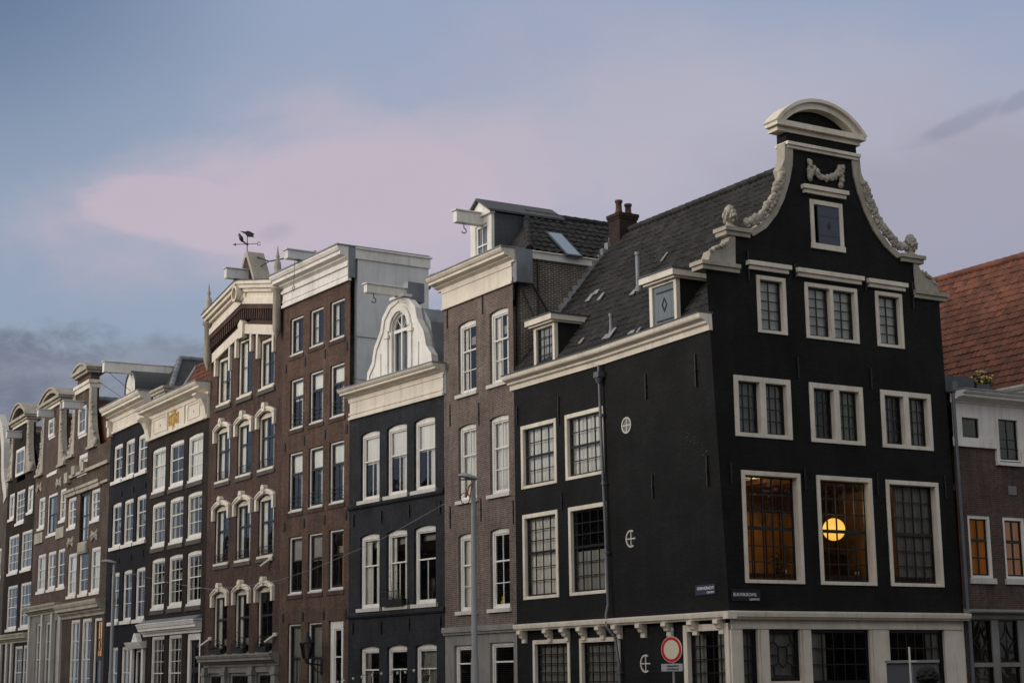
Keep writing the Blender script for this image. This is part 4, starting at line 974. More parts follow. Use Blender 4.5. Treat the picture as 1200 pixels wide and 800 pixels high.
# =================================================================== HOUSE 7: tall red-brown brick house with grey plastered side
f = F[7]; w = f.w
H = house(7, 'canal_house', 'tall red-brown brick house with a white cornice and grey plastered side wall')
R = pxrects(f, [[(340.3,374.9,355,414.5),(363.2,364.3,379,401),(386.8,354.6,403.6,395)],
 [(340.3,447.6,354.7,500.6),(362.8,436.3,378.2,493.2),(386.8,428.4,403.3,486.6)],
 [(338.6,532,353.8,598.6),(361.6,525,378,593),(386,519,402.8,588)],
 [(338.4,630,353.2,696),(361,625.6,377.2,693.1),(385.4,621,402.2,690.3)],
 [(337.2,731,352,790),(360.7,729.1,376.8,790),(385.3,727.3,401.9,790)]])
R[4] = [(r[0], .6, r[2], r[3]) for r in R[4]]
mb = MB(); wall(mb, -w, 0, 0, 16.78, [r for q in R for r in q]); mb.build('front_wall', M['br7'], H)
S7 = dict(fm='white', sm='dsash', fw=.075, rec=.08, sw=.06, sill=.06, so=-.01, sp=.01, mb=.03)
for r in R[0]: window(H, None, r, dict(S7, tr=None, lo=(2,2), cur='both'))
for i, r in enumerate(R[1]+R[2]):
    wn = window(H, None, r, dict(S7, tr=.64, up=(1,1), lo=(2,1), cur='blindboth', rail=.09))
    c = MB(); z0 = r[1]
    for z in (.25, .45, .60): c.box(r[0], r[2], -.02, -.005, z0+z, z0+z+.02)
    c.build('window_rail', M['iron'], wn)
for i, r in enumerate(R[3]): window(H, None, r, dict(S7, tr=.58, up=(1,1), lo=(2,1), cur=['halfblind', 'blind', 'right'][i], cm=['curtg','curtg','curto'][i]))
for i, r in enumerate(R[4]):
    if i < 2: window(H, None, r, dict(S7, tr=.60, up=(1,1), lo=(2,1), cur='sheer', cm='curtg'))
    else: window(H, None, r, dict(S7, tr=.62, up=(1,1), lo=(1,1), cur='none', fw=.30, sm='white'), 'door_with_fanlight')
for q in R:
    for r in q:
        c = MB(); c.box(r[0]-.10, r[2]+.10, -.035, .01, r[1]-.16, r[1]-.005); c.build('brick_sill', M['br6'], H)
fr = MB(); fr.box(-w+.02, .0, -.06, .03, 16.76, 17.42); fr.box(-w+.02, .02, -.12, .03, 16.72, 16.84); fr.box(-w+.02, .02, -.09, .03, 16.95, 17.02); fr.box(-w+.02, .02, -.14, .03, 17.30, 17.42); fr.build('frieze', M['white'], H)
c = MB(); cornice(c, -w-.15, .06, 17.42, 18.05, .60); co = c.build('crown_cornice', M['white'], H)
c = MB(); c.box(-w-.18, .10, -.64, 3.45, 18.05, 18.10); c.box(.01, .07, -.12, .18, 16.85, 18.05); c.build('cornice_lead', M['lead'], co)
shell(7, H, 3.45, M['plaster'], 17.62, u1=.04)
c = MB(); c.box(-w+.1, .08, .18, 3.5, 17.60, 17.98); c.box(-w+.1, .14, .18, 3.56, 17.98, 18.05); c.build('parapet_fascia', M['white'], H)
c = MB(); c.box(.041, .05, .02, 3.4, 14.55, 14.57); c.box(.041,.05,.02,3.4,12.9,12.915); c.build('plaster_joint', M['leadd'], H)
c = MB(); c.box(-w+.1, 0, 3.45, 9.5, 0, 11.5); c.build('rear_wing', M['plaster'], H)
yt = PS(7, -3.3, 335, 303)[0]
beam(H, f, -3.3, yt, 18.32, .34, .34, 1.4, 'plaster', False)
c = MB(); c.tube([(-3.35, -.75, 18.1),(-3.35,-.78,17.1)], .012); c.build('hoist_cord', M['iron'], H)
c = MB(); c.tube([(-3.35,-.78,17.1)]+[(-3.35+.09*math.sin(t*.7), -.78, 17.0+.09*math.cos(t*.7)) for t in range(10)], .015); c.build('hoist_ring', M['iron'], H)
for x, y in ((335,432.7),(357.6,423.7),(381,414.7),(406.6,405.7),(333.8,524),(356.5,516.6),(381,509),(406.4,502.5),(333.4,617.6),(356.4,613),(380.4,609),(405.6,603.6),(331.9,724),(355,722),(379.5,720.3),(405.4,719)):
    a = f.P(x, y); c = MB(); c.prism([(a[0]+.09*math.cos(t*pi/5), a[1]+.19*math.sin(t*pi/5)) for t in range(10)], -.03, .0); c.build('wall_anchor', M['iron'], H)

# =================================================================== HOUSE 6: ornate brick house with cream hoods
f = F[6]; w = f.w; um = -4.12
H = house(6, 'canal_house', 'ornate dark red brick house with cream arched window hoods, pinnacles and a stepped crown')
R = pxrects(f, [[(255.9,428.5,269.4,472.8),(280.6,399.6,294,462.2),(305.2,398,321,452.6)]])
T6 = []
for a in ((255.9,424,269.4,472.8),(280.6,399,294,462.2),(305.2,397,321,452.6)):
    u0, z1 = f.P(a[0], a[1]); u1, z0 = f.P(a[2], a[3]); T6.append([u0, z0, u1, z1])
zmn = sum(r[1] for r in T6)/3
for r in T6: r[1] = zmn; c_ = (r[0]+r[2])/2; r[0] = c_-.78; r[2] = c_+.78
zside = (T6[0][3]+T6[2][3])/2; T6[0][3] = T6[2][3] = min(zside, T6[1][3]-.25)
T6 = [tuple(r) for r in T6]
R3, R2, R1 = pxrects(f, [[(254,502,268.5,563),(278.5,494,294,556),(303.7,485,321,548.2)],[(252.4,593,267.2,660.6),(277,587,292.8,656.8),(303.2,580.6,320,651.7)],[(251,694,265.2,768.6),(276,690,291,767),(302.4,686.6,318.6,765.5)]])
zg = zat(6, 280, 779)
ug = [(-w+.5, .8, -w+2.3, zg-.3), (-w+2.9, .8, -2.9, zg-.3), (-2.3, .8, -.5, zg-.3)]
AR = .17
mb = MB(); wall(mb, -w, 0, zg, 16.3, [r for r in T6 if 0]+[r+(AR,) for r in R3+R2+R1]+[(r[0], r[1], r[2], min(r[3], 16.28)) for r in T6]); mb.build('front_wall', M['br6'], H)
mb = MB(); wall(mb, -w, 0, 0, zg, ug); mb.build('base_wall', M['greystone'], H)
mb = MB(); cornice(mb, -w+.1, .05, zg-.05, zg+.45, .45); mb.build('base_cornice', M['greystone'], H)
for a in (-w+.25, -w+2.6, -2.6, -.25): 
    c = MB(); c.box(a-.2, a+.2, -.15, 0, 0, zg-.06); c.box(a-.26, a+.26, -.2, 0, zg-.4, zg-.25); c.build('pilaster', M['greystone'], H)
for r in ug: window(H, None, r, dict(fm='greystone', sm='dsash', tr=.7, up=(2,1), lo=(2,1), cur='none', sill=0, fw=.12))
S6 = dict(fm='cream', sm='dsash', fw=.085, rec=.07, fd=.10, sw=.045, sill=.09, so=.02, sp=.06, sillm='cream', tr=.60, up=(2,1), lo=(2,1), rise=AR, mb=.035, rail=.08)
for q, nm in ((R3, 'both'), (R2, 'both'), (R1, 'rand')):
    for i, r in enumerate(q):
        wn = window(H, None, r, dict(S6, cur=nm))
        hd = MB(); u0, z0, u1, z1 = r; e = .19
        o_ = arc_top(u0-e, u1+e, z1+.20, AR+.09, 12); i_ = arc_top(u0, u1, z1, AR, 12)
        hd.ring([(u0-e, z1-AR-.48)]+o_+[(u1+e, z1-AR-.48)], [(u0, z1-AR-.48)]+i_+[(u1, z1-AR-.48)], -.12, .05)
        o2 = arc_top(u0-e+.06, u1+e-.06, z1+.14, AR+.07, 12); hd.ring(o2, [(x, z-.05) for x, z in o2], -.16, -.11)
        cu = (u0+u1)/2; hd.prism([(cu-.13,z1-.02),(cu+.13,z1-.02),(cu+.17,z1+.26),(cu+.08,z1+.36),(cu-.08,z1+.36),(cu-.17,z1+.26)], -.20, .02)
        hd.blob((cu, -.19, z1+.18), .08, .6, 1.1); hd.blob((cu-.27, -.12, z1+.10), .06, .5); hd.blob((cu+.27, -.12, z1+.10), .06, .5)
        hd.build('window_hood', M['cream'], wn)
        c = MB(); c.box(u0-.12, u1+.12, -.06, .01, z0-.16, z0-.005); c.build('stone_sill', M['darkstone'], wn)
        if q is not R3 or True:
            c = MB(); hh = .45 if q is not R1 else .0
            if hh:
                for z in (.12, hh): c.box(u0+.02, u1-.02, -.03, -.01, z0+z, z0+z+.025)
                for k in range(9):
                    x_ = u0+.05+(u1-u0-.1)*k/8; c.cyl((x_, -.02, z0+.1), (x_, -.02, z0+hh), .008, .008, 4)
                    if q is R2: c.tube([(x_+.05*math.cos(t), -.02, z0+.28+.05*math.sin(t)) for t in [v*1.05 for v in range(7)]], .008, 4)
                c.build('window_rail', M['iron'], wn)
for r in T6:
    wn = window(H, None, r, dict(S6, rise=0, tr=None, lo=(2,2), cur='both', fw=.13))
    c = MB(); c.box(r[0]-.15, r[2]+.15, -.08, .01, r[1]-.18, r[1]-.005); c.build('stone_sill', M['darkstone'], wn)
# crown: layers that rise gently to the middle
sl_ = .80/4.1
def chev(mb, za, zb, y0, y1, e=0.0, uL=-w+.25, uR=-.25, rise=sl_):
    uL, uR = uL-e, uR+e; hL = (um-uL)*rise; hR = (uR-um)*rise
    mb.prism([(uL, za), (um, za+hL), (um, zb+hL), (uL, zb)], y0, y1); mb.prism([(um, za+hR), (uR, za), (uR, zb), (um, zb+hR)], y0, y1)
zL = (T6[0][3]+.02)-.30
k = MB(); chev(k, 16.3-.001, 17.0, -.0, .28); 
k.box(-w+.02, -.02, .0, .27, 16.2, 16.9); k.build('crown_brick', M['br6'], H)
k = MB(); chev(k, zL+.20, zL+.62, -.14, .02, -.25)
for r in T6:
    for s_ in (-1, 1):
        uq = r[0]-.07 if s_ < 0 else r[2]+.07; k.box(uq-.09, uq+.09, -.13, .02, r[3]-.75, r[3]+.35-abs(uq-um)*0)
k.prism([(um-.22,T6[1][3]-.02),(um+.22,T6[1][3]-.02),(um+.28,T6[1][3]+.62),(um,T6[1][3]+.78),(um-.28,T6[1][3]+.62)], -.24, .02); k.build('hood_band', M['cream'], H)
k = MB(); n_ = 30
zd = zL+.75
for i in range(n_):
    u = -w+.55+(w-1.1)*i/(n_-1); z = zd+ (4.1-abs(u-um))*sl_; k.box(u-.055, u+.055, -.16, .01, z, z+.50)
k.build('dentils', M['br6'], H)
k = MB(); chev(k, zd+.50, zd+.70, -.20, .02, 0); k.build('brick_band', M['br6'], H)
k = MB(); chev(k, zd+.70, zd+.98, -.24, .28, .0); chev(k, zd+.98, zd+1.22, -.14, .28, 0); k.build('lower_moulding', M['cream'], H)
k = MB(); chev(k, zd+1.22, zd+1.36, -.28, .28, .05); chev(k, zd+1.36, zd+1.52, -.42, .28, .1); chev(k, zd+1.52, zd+1.66, -.52, .28, .15); ck = k.build('crown_cornice', M['cream'], H)
k = MB(); chev(k, zd+1.66, zd+1.70, -.55, .6, .18); k.build('cornice_lead', M['leadd'], ck)
k = MB(); k.ring([(um+.30*math.cos(i*pi/10), zd+1.2+.82+.36*math.sin(i*pi/10)-.15) for i in range(20)], [(um+.21*math.cos(i*pi/10), zd+1.2+.82+.26*math.sin(i*pi/10)-.15) for i in range(20)], -.56, -.3, True); k.build('oval_frame', M['cream'], H)
# pinnacled corner piers
zt6 = zd+1.70
for uq in (-w+.17, -.17):
    k = MB(); zb_ = zd-.5
    k.lathe((uq, -.22, 0), [(.02,zb_-.35),(.14,zb_),(.17,zb_+.15),(.17,zt6-.55),(.26,zt6-.45),(.26,zt6-.35),(.20,zt6-.3),(.20,zt6+.05),(.28,zt6+.12),(.28,zt6+.22),(.12,zt6+.30),(.16,zt6+.50),(.13,zt6+.75),(.05,zt6+.85),(.09,zt6+.98),(.05,zt6+1.1),(.01,zt6+1.45)], 12)
    k.build('pinnacle', M['stone'], H)
# small steep top gable
apz = zat(6, 289, 297, .1); bz = zt6+.7; ga, gb_ = um-.95, um+.95
k = MB(); k.prism([(ga,bz-.6),(gb_,bz-.6),(gb_,bz),(um+.12,apz-.15),(um-.12,apz-.15),(ga,bz)], .05, .5); tg = k.build('top_gable', M['br6'], H)
k = MB(); k.ring([(ga-.12,bz-.1),(um-.12,apz),(um+.12,apz),(gb_+.12,bz-.1)], [(ga+.06,bz-.1),(um-.08,apz-.25),(um+.08,apz-.25),(gb_-.06,bz-.1)], -.04, .75); k.box(gb_-.1, gb_+.12, -.04, .75, bz-.55, bz-.1); k.box(ga-.12, ga+.1, -.04, .75, bz-.55, bz-.1); k.build('gable_coping', M['stone'], tg)
k = MB(); k.box(um+.6, um+.75, .7, 3.6, bz-.9, bz-.25); k.build('side_parapet', M['br6'], tg); k = MB(); k.box(um+.52, um+.83, .6, 3.7, bz-.25, bz-.05); k.build('parapet_coping', M['stone'], tg)
yt = PS(6, um, 264, 322)[0]; beam(H, f, um, yt, zt6+1.02, .42, .30, .4, 'plaster', False)
shell(6, H, 9, M['br6'], 16.2)
k = MB(); tiles(k, (-w+.2,.6,17.3), (1,0,0), (0,3,1.2), w-.4, 3.2, None, .3, .36, .04, .03, 3); k.build('roof', M['tileg'], H)
# weather vane
vp = F[6].P(289.6, 293, .3)
V = thing('weather_vane', 'black iron weather vane with a flag top on the peak of the ornate brick house', 'weather vane', Matrix.Translation(f.W(vp[0], .3, apz-.02)) @ Matrix.Scale(.82, 4))
vs_ = (293-253.5)/FPX*(f.W(um)-EYE).length
k = MB(); k.cyl((0,0,0), (0,0,vs_*.93), .028, .018, 8); k.lathe((0,0,0), [(.10,0),(.13,.08),(.10,.18),(.05,.24)], 10); k.build('mast', M['iron'], V)
za = vs_*.47; k = MB()
k.cyl((-.62,0,za), (.55,0,za+.03), .018, .018, 6); k.cyl((0,-.25,za+.03), (0,.25,za+.03), .015, .015, 6); k.prism([(-.78,za),(-.60,za+.07),(-.60,za-.07)], -.012, .012)
k.tube([(.63+.09*math.cos(.5+t*.6), 0, za+.03+.09*math.sin(.5+t*.6)) for t in range(10)], .018, 6); k.lathe((0,0,za), [(.01,-.08),(.09,0),(.01,.1)], 8); k.build('arrow', M['iron'], V)
k = MB(); zt_ = vs_; k.prism([(-.42,zt_-.02),(-.10,zt_-.06),(.0,zt_-.02),(.14,zt_-.05),(.38,zt_-.20),(.30,zt_-.30),(.40,zt_-.38),(.12,zt_-.36),(-.02,zt_-.34),(-.10,zt_-.2)], -.015, .015); k.build('flag', M['iron'], V)
k = MB()
bd = [((-.22,0,za+.14),.085,1.0),((-.28,0,za+.23),.10,1.15),((-.34,0,za+.34),.085,1.1),((-.38,0,za+.44),.06,1.0)]
k.lathe((0,0,0), [(.001,-.20),(.05,-.16),(.10,-.05),(.115,.05),(.09,.16),(.06,.22),(.055,.27),(.045,.32),(.001,.34)], 10)
k.prism([(.03,-.12),(.10,-.2),(.14,-.34),(.06,-.34),(-.02,-.15)], -.04, .04); k.prism([(-.05,.28),(-.13,.25),(-.05,.24)], -.012, .012); k.cyl((.02,.02,-.15), (.06,.02,-.30), .008); k.cyl((.02,-.02,-.15), (.06,-.02,-.30), .008)
bo = k.build('bird', M['iron']); bo.matrix_world = Matrix.Translation(f.W(vp[0], .3, apz-.02+(za+.30)*.82)+Vector((-.26,0,0))) @ Matrix.Scale(.82, 4) @ Matrix.Rotation(math.radians(-24), 4, 'Y'); tag(bo, 'dark bird perched on the left arm of the weather vane', 'bird')
k = MB(); P0 = (um+.3,.4,apz-.25); k.tube([P0,(um+1.3,.5,apz-.65),(um+3.2,.9,apz-.80),(um+4.6,1.2,apz-.85)], .03, 6); k.tube([(um+.35,.4,apz-.75),(um+1.3,.5,apz-.65)], .022, 6); k.build('stay_rod', M['iron'], H)
# white flagpole brackets low on the facade
for x, y in ((240.5,751.5),(311,658),(316,747)):
    a = f.P(x, y, -.2); k = MB(); k.cyl((a[0]-.22,-.32,a[1]-.16), (a[0]+.18,-.04,a[1]+.12), .05, .06, 8); k.box(a[0]-.02, a[0]+.30, -.07, .0, a[1]+.06, a[1]+.20); k.build('flagpole_bracket', M['sillw'], H)
# flower boxes of the first floor
for i, r in enumerate(R1):
    lb = ['leftmost', 'middle', 'rightmost'][i]
    bx = thing('window_box', 'dark planted flower box on the %s first-floor window of the ornate hooded house' % lb, 'flower box', f.mat() @ Matrix.Translation(((r[0]+r[2])/2, 0, r[1]+.10)), 'flower boxes of the ornate hooded house')
    hw_ = .62; c = MB(); c.box(-hw_, hw_, -.22, -.02, 0, .2); c.build('trough', M['iron'], bx); c = MB()
    for q in range(170):
        p = Vector((rnd.uniform(-hw_,hw_), rnd.uniform(-.28,-.0), .18+abs(rnd.gauss(0,.22)))); qv = Vector((rnd.uniform(-1,1), rnd.uniform(-1,1), rnd.uniform(-1,1))).normalized()*.06; w2 = qv.cross(Vector((0,0,1)))*.6; c.add([p-qv,p+w2,p+qv,p-w2], [(0,1,2,3)])
    c.build('plants', plain('dark_leaf', (.02,.03,.018), .7), bx)
# =================================================================== HOUSE 5: dark umber brick with gold crest
f = F[5]; w = f.w; w5 = w
H = house(5, 'canal_house', 'dark umber brick house with a gold crest in its cream frieze')
R3, R2, R1 = pxrects(f, [[(179,527,193,574.5),(199.3,519,214.3,568.5),(221,512,237,561.5)],[(178.3,590.4,192.6,639.5),(199,584,213.6,635),(220,578.7,235.5,630.5)],[(177.8,655,191.8,713.5),(198.2,650.8,212.6,711),(219.6,646.8,234.8,708.5)]])
zc = zat(5, 205, 740); zlead = zat(5, 205, 726)
B0 = pxrects(f, [[(177.4,745,191.3,790),(197.5,744,211.8,790)]])[0]; B0 = [(r[0], .8, r[2], zc-.12) for r in B0]
dr = (f.P(219,744)[0], .2, f.P(235,742)[0], zc-.12)
mb = MB(); wall(mb, -w, 0, 0, 13.4, [r+(.06,) for r in R3+R2+R1]+B0+[dr]); mb.build('front_wall', M['br5'], H)
S5 = dict(fm='white', sm='white', fw=.12, rec=.05, fd=.10, sill=.12, so=.01, sp=.02, rise=.06, sillm='white')
for i, r in enumerate(R3): window(H, None, r, dict(S5, tr=.62, up=(2,1), lo=(2,2), cur=['sheer','none','sheer'][i], sm='white'))
for r in R2: window(H, None, r, dict(S5, tr=.64, up=(3,1), lo=(3,2), cur='both', cm='curtg'))
for r in R1: window(H, None, r, dict(S5, tr=.52, up=(3,2), lo=(3,2), cur='both', cm='curtg'))
for q in (R3, R2, R1):
    for r in q: c = MB(); c.box(r[0]-.1, r[2]+.1, -.05, .01, r[1]-.2, r[1]-.005); c.build('brick_sill', M['darkstone'], H)
for r in B0: window(H, None, r, dict(S5, rise=0, tr=.42, up=(3,3), lo=(3,2), cur='both', cm='curtg', sill=.1))
window(H, None, dr, dict(fm='white', sm='ksash', fw=.30, rec=.05, fd=.15, sill=0, tr=.58, up=(1,1), lo=(1,1), cur='none', rail=.25, glass='glassd'), 'door_with_fanlight')
c = MB(); cornice(c, -w+.05, -.4, zc-.10, zc+.42, .40); c.box(-w+.0, -.35, -.44, .02, zc+.42, zc+.47); sc_ = c.build('shop_cornice', M['white'], H)
c = MB(); c.sweep([(.01,zc+.471),(-.42,zc+.475),(-.05,zc+.66),(.01,zc+.66)], -w+.05, -.4); c.build('lead_cover', M['lead'], sc_)
fr = MB(); fr.box(-w-.12, .02, -.08, .03, 13.38, 14.42); fr.box(-w-.16, .05, -.14, .03, 13.32, 13.46); fr.box(-w-.16, .05, -.12, .03, 14.34, 14.44)
p1, p2 = f.P(182,510)[0], f.P(197,500)[0]; p3, p4 = f.P(222,492)[0], f.P(236,485)[0]; q1, q2 = f.P(198.5,500)[0], f.P(218.5,490)[0]
for a, b in ((p1,p2),(p3,p4)):
    for bx_ in ((a,b,13.55,13.60),(a,b,14.22,14.27),(a,a+.05,13.60,14.22),(b-.05,b,13.60,14.22)): fr.box(bx_[0], bx_[1], -.115, -.08, bx_[2], bx_[3])
for a in (q1, q2): fr.box(a-.07, a+.07, -.14, -.08, 13.46, 14.34)
for uq in (-w+.20, -.28):   # scrolled end consoles
    P_ = [(-.08,13.3),(-.16,13.35),(-.20,13.6),(-.26,13.9),(-.42,14.2),(-.66,14.36),(-.66,14.44),(-.08,14.44)]
    vs = [(uq-.26,y,z) for y,z in P_]+[(uq+.26,y,z) for y,z in P_]; n = len(P_)
    fr.add(vs, [tuple(range(n)), tuple(range(2*n-1, n-1, -1))]+[(i, (i+1)%n, (i+1)%n+n, i+n) for i in range(n)])
fr.build('frieze', M['cream'], H)
c = MB(); cornice(c, -w-.2, .05, 14.44, 14.95, .72); co = c.build('crown_cornice', M['cream'], H)
c = MB(); c.box(-w-.23, .08, -.75, .5, 14.95, 15.0); c.build('cornice_lead', M['lead'], co)
k = MB(); cu = f.P(206,489)[0]; cz = 13.9
k.prism([(cu-.16,cz+.14),(cu+.16,cz+.14),(cu+.17,cz-.08),(cu,cz-.30),(cu-.17,cz-.08)], -.15, -.08)
k.prism([(cu-.22,cz+.22),(cu+.22,cz+.22),(cu+.30,cz+.44),(cu+.14,cz+.34),(cu,cz+.50),(cu-.14,cz+.34),(cu-.30,cz+.44)], -.15, -.08)
for s_ in (-1, 1):
    a = cu+s_*.34; b = cu+s_*.62
    k.box(a-.045, a+.045, -.14, -.08, cz-.22, cz+.24); k.box(b-.045, b+.045, -.14, -.08, cz-.22, cz+.24); k.box(min(a,b), max(a,b), -.135, -.08, cz-.04, cz+.05)
    for z_ in (-.22, .20): k.box(a-.08, a+.08, -.143, -.08, cz+z_, cz+z_+.05); k.box(b-.08, b+.08, -.143, -.08, cz+z_, cz+z_+.05)
k.prism([(cu-.06,cz-.28),(cu+.06,cz-.28),(cu+.10,cz-.46),(cu,cz-.52),(cu-.10,cz-.46)], -.14, -.08)
k.build('gold_crest', M['gold'], H)
k = MB()
for uq in ((p1+p2)/2, (p3+p4)/2): k.cyl((uq,-.10,13.9), (uq,-.08,13.9), .05, .05, 8)
k.build('frieze_studs', M['stone'], H)
shell(5, H, 10, M['br5'], 13.4)
uh = f.P(191, 458)[0]
k = MB(); k.box(uh-.9, uh+.9, -.2, 1.3, 15.0, 15.55); hb_ = k.build('hoist_housing', M['stone'], H); k = MB(); k.box(uh-1.05, uh+1.05, -.35, 1.4, 15.55, 15.68); k.box(uh-1.0, uh+1.0, -.28, 1.35, 15.40, 15.55); k.build('housing_cap', M['stone'], hb_)
# orange tiled slope and its verge
y0_, z0_, y1_ = .62, 15.0, 1.45; z1_ = F[5].P(235, 429.5, y1_)[1]; ua_ = F[5].P(209, 452, .75)[0]
k = MB(); Bv = (0, y1_-y0_, z1_-z0_); lb5 = math.hypot(Bv[1], Bv[2])
tiles(k, (ua_,y0_,z0_), (1,0,0), Bv, -ua_-.02, lb5, lambda a, b: a > b*.35, .24, .30, .05, .04, 5); ro = k.build('roof', M['tileo'], H)
k = MB(); k.add([(ua_,y1_,z1_),(0,y1_,z1_),(0,6,z1_+.3),(ua_,6,z1_+.3)], [(0,1,2,3)]); k.add([(ua_,y0_,z0_),(ua_,6,z0_),(ua_,6,z1_+.3),(ua_,y1_,z1_)], [(0,1,2,3)]); k.add([(-w,.6,15.0),(ua_,.6,15.0),(ua_,9.8,15.3),(-w,9.8,15.3)], [(0,1,2,3)]); k.build('flat_roof', M['leadd'], ro)
k = MB(); k.tube([(ua_,y0_,z0_+.1),(ua_+lb5*.35,y1_,z1_+.1)], .11, 8); k.build('verge_lead', M['lead'], ro)
k = MB(); ridge(k, (ua_+lb5*.35,y1_,z1_+.03), (0,y1_,z1_+.03), .12, .36); k.build('ridge_tiles', M['tileo'], ro)

# =================================================================== HOUSE 4: black house with long hoist beam
f = F[4]; w = f.w
H = house(4, 'canal_house', 'black brick house with a white cornice and a very long cream hoist beam')
R3, R2, R1 = pxrects(f, [[(133.4,522,142.6,565),(147.1,516.3,156.7,559.5),(162,510.3,171.3,554.5)],[(131.6,590.4,140.8,643),(145.4,586,154.8,640),(160,581,169.8,636)],[(130,671.4,138,731.5),(144.5,667.9,153,730.5),(159,665,168.5,729)]])
B0 = pxrects(f, [[(127.5,758.4,137,790),(141.9,757,153,790)]])[0]; B0 = [(r[0], .8, r[2], r[3]) for r in B0]
dr = (f.P(157.5,760)[0], .2, f.P(168.3,759)[0], f.P(160,759.5)[1])
mb = MB(); wall(mb, -w, 0, 0, 14.6, [r+(.05,) for r in R3+R2+R1]+B0+[dr]); mb.build('front_wall', M['br4'], H)
S4 = dict(fm='white', sm='white', fw=.12, rec=.07, sill=.17, so=.14, sp=.10, rise=.05, sillm='white', tr=.66, up=(2,1), lo=(2,2), mb=.032)
for r in R3+R2+R1: window(H, None, r, dict(S4, cur=rnd.choice(['both','sheer','none','right']), cm='curtg'))
for r in B0: window(H, None, r, dict(S4, rise=0, tr=.5, up=(2,1), lo=(2,1)))
window(H, None, dr, dict(fm='white', sm='ksash', fw=.16, rec=.10, fd=.12, sill=0, tr=.62, up=(1,1), lo=(1,1), cur='none', rail=.14, glass='glassd'), 'door_with_fanlight')
k = MB(); cu = (dr[0]+dr[2])/2; zt_ = dr[3]; k.box(dr[0]-.30, dr[0]+.0, -.12, .02, 0, zt_); k.box(dr[2], dr[2]+.30, -.12, .02, 0, zt_); k.sweep([(.01,zt_),(-.2,zt_),(-.3,zt_+.15),(-.38,zt_+.30),(.01,zt_+.34)], dr[0]-.55, dr[2]+.45)
k.prism([(cu-.5,zt_+.3),(cu+.5,zt_+.3),(cu+.28,zt_+.55),(cu+.12,zt_+.72),(cu-.12,zt_+.72),(cu-.28,zt_+.55)], -.25, .0); k.build('door_surround', M['white'], H)
fr = MB(); fr.box(-w+.15, .0, -.06, .03, 14.56, 15.24); fr.box(-w+.1, .02, -.12, .03, 14.52, 14.64); fr.box(-w+.1, .02, -.10, .03, 15.14, 15.24)
fr.box(-w+.1, -w+.45, -.25, .03, 14.40, 15.24); fr.box(-w+.14, -w+.41, -.32, .03, 14.9, 15.24); fr.build('frieze', M['cream'], H)
c = MB(); cornice(c, -w-.05, -.05, 15.24, 15.88, .65); co = c.build('crown_cornice', M['cream'], H)
c = MB(); c.box(-w-.08, -.0, -.68, 1.2, 15.88, 15.93); c.build('cornice_lead', M['lead'], co)
shell(4, H, 10, M['br4'], 15.2)
ud = -3.7
fd_ = .0
A_ = f.P(153.5, 450, fd_); ud = A_[0]; zt_ = f.P(153.5, 436, fd_)[1]; rr_ = (f.P(159.3,450,fd_)[0]-f.P(147.5,455,fd_)[0])/2; zb_ = 15.9
arch = [(ud-rr_,zb_)]+[(ud-rr_*math.cos(pi*i/12), zt_-rr_+rr_*math.sin(pi*i/12)) for i in range(13)]+[(ud+rr_,zb_)]
k = MB(); k.prism(arch, fd_, fd_+.12); do = k.build('barrel_dormer', M['white'], H)
k = MB(); k.ring([(x+(.06 if x > ud else -.06), z+.05) for x, z in arch], [(x, z) for x, z in arch], fd_-.06, 4.6); k.build('dormer_roof', M['leadd'], do)
k = MB(); k.box(ud-rr_*.45, ud+rr_*.45, fd_-.02, fd_, zb_+.1, zt_-rr_*.9); k.build('dormer_hatch', M['signw'], do)
yt = PS(4, ud, 121, 430)[0]; zbm = PS(4, ud, 121, 430)[1]
beam(H, f, ud, yt, zbm, .52, .34, 3.6, 'white', False)
k = MB(); k.tube([(ud,yt+.3,zbm-.25),(ud,fd_,zt_-1.0)], .013)
e3 = F[3].P(113, 437); e3w = F[3].W(e3[0], .1, e3[1]); loc = e3w-f.o; lp = Vector((loc.dot(f.X), loc.dot(f.Y), e3w.z))
k.tube([lp, (ud-.1, yt+.5, zbm+.2)], .014); k.tube([lp-Vector((0,0,.45)), (ud-.4, fd_-.3, zt_-1.3)], .014); k.build('stay_rods', M['iron'], H)
q1 = PS(4, -3.4, 211, 420.6); q2 = PS(4, -3.4, 241, 423)
zr4 = (q1[1]+q2[1])/2; yr4 = q1[0]
k = MB(); k.add([(-w,1.0,15.9),(0,1.0,15.9),(0,14,15.9),(-w,14,15.9),(-3.4,yr4,zr4),(-3.4,14,zr4)], [(0,1,4),(1,2,5,4),(3,0,4,5)], False)
ro = k.build('roof', M['slate'], H)
k = MB(); ridge(k, (-.05,1.0,15.95), (-3.4,yr4,zr4+.03), .15, .5); ridge(k, (-3.4,yr4,zr4+.03), (-3.4,14,zr4+.03), .15, .5); k.build('hip_lead', M['lead'], ro)
for x, y in ((143,578),(157,573),(171,568),(140,657),(154,652.5),(168,648)): a = f.P(x, y); anchors(H, None, [(a[0], a[1]-.16, a[1]+.16)], 'iron', .06, -.05)

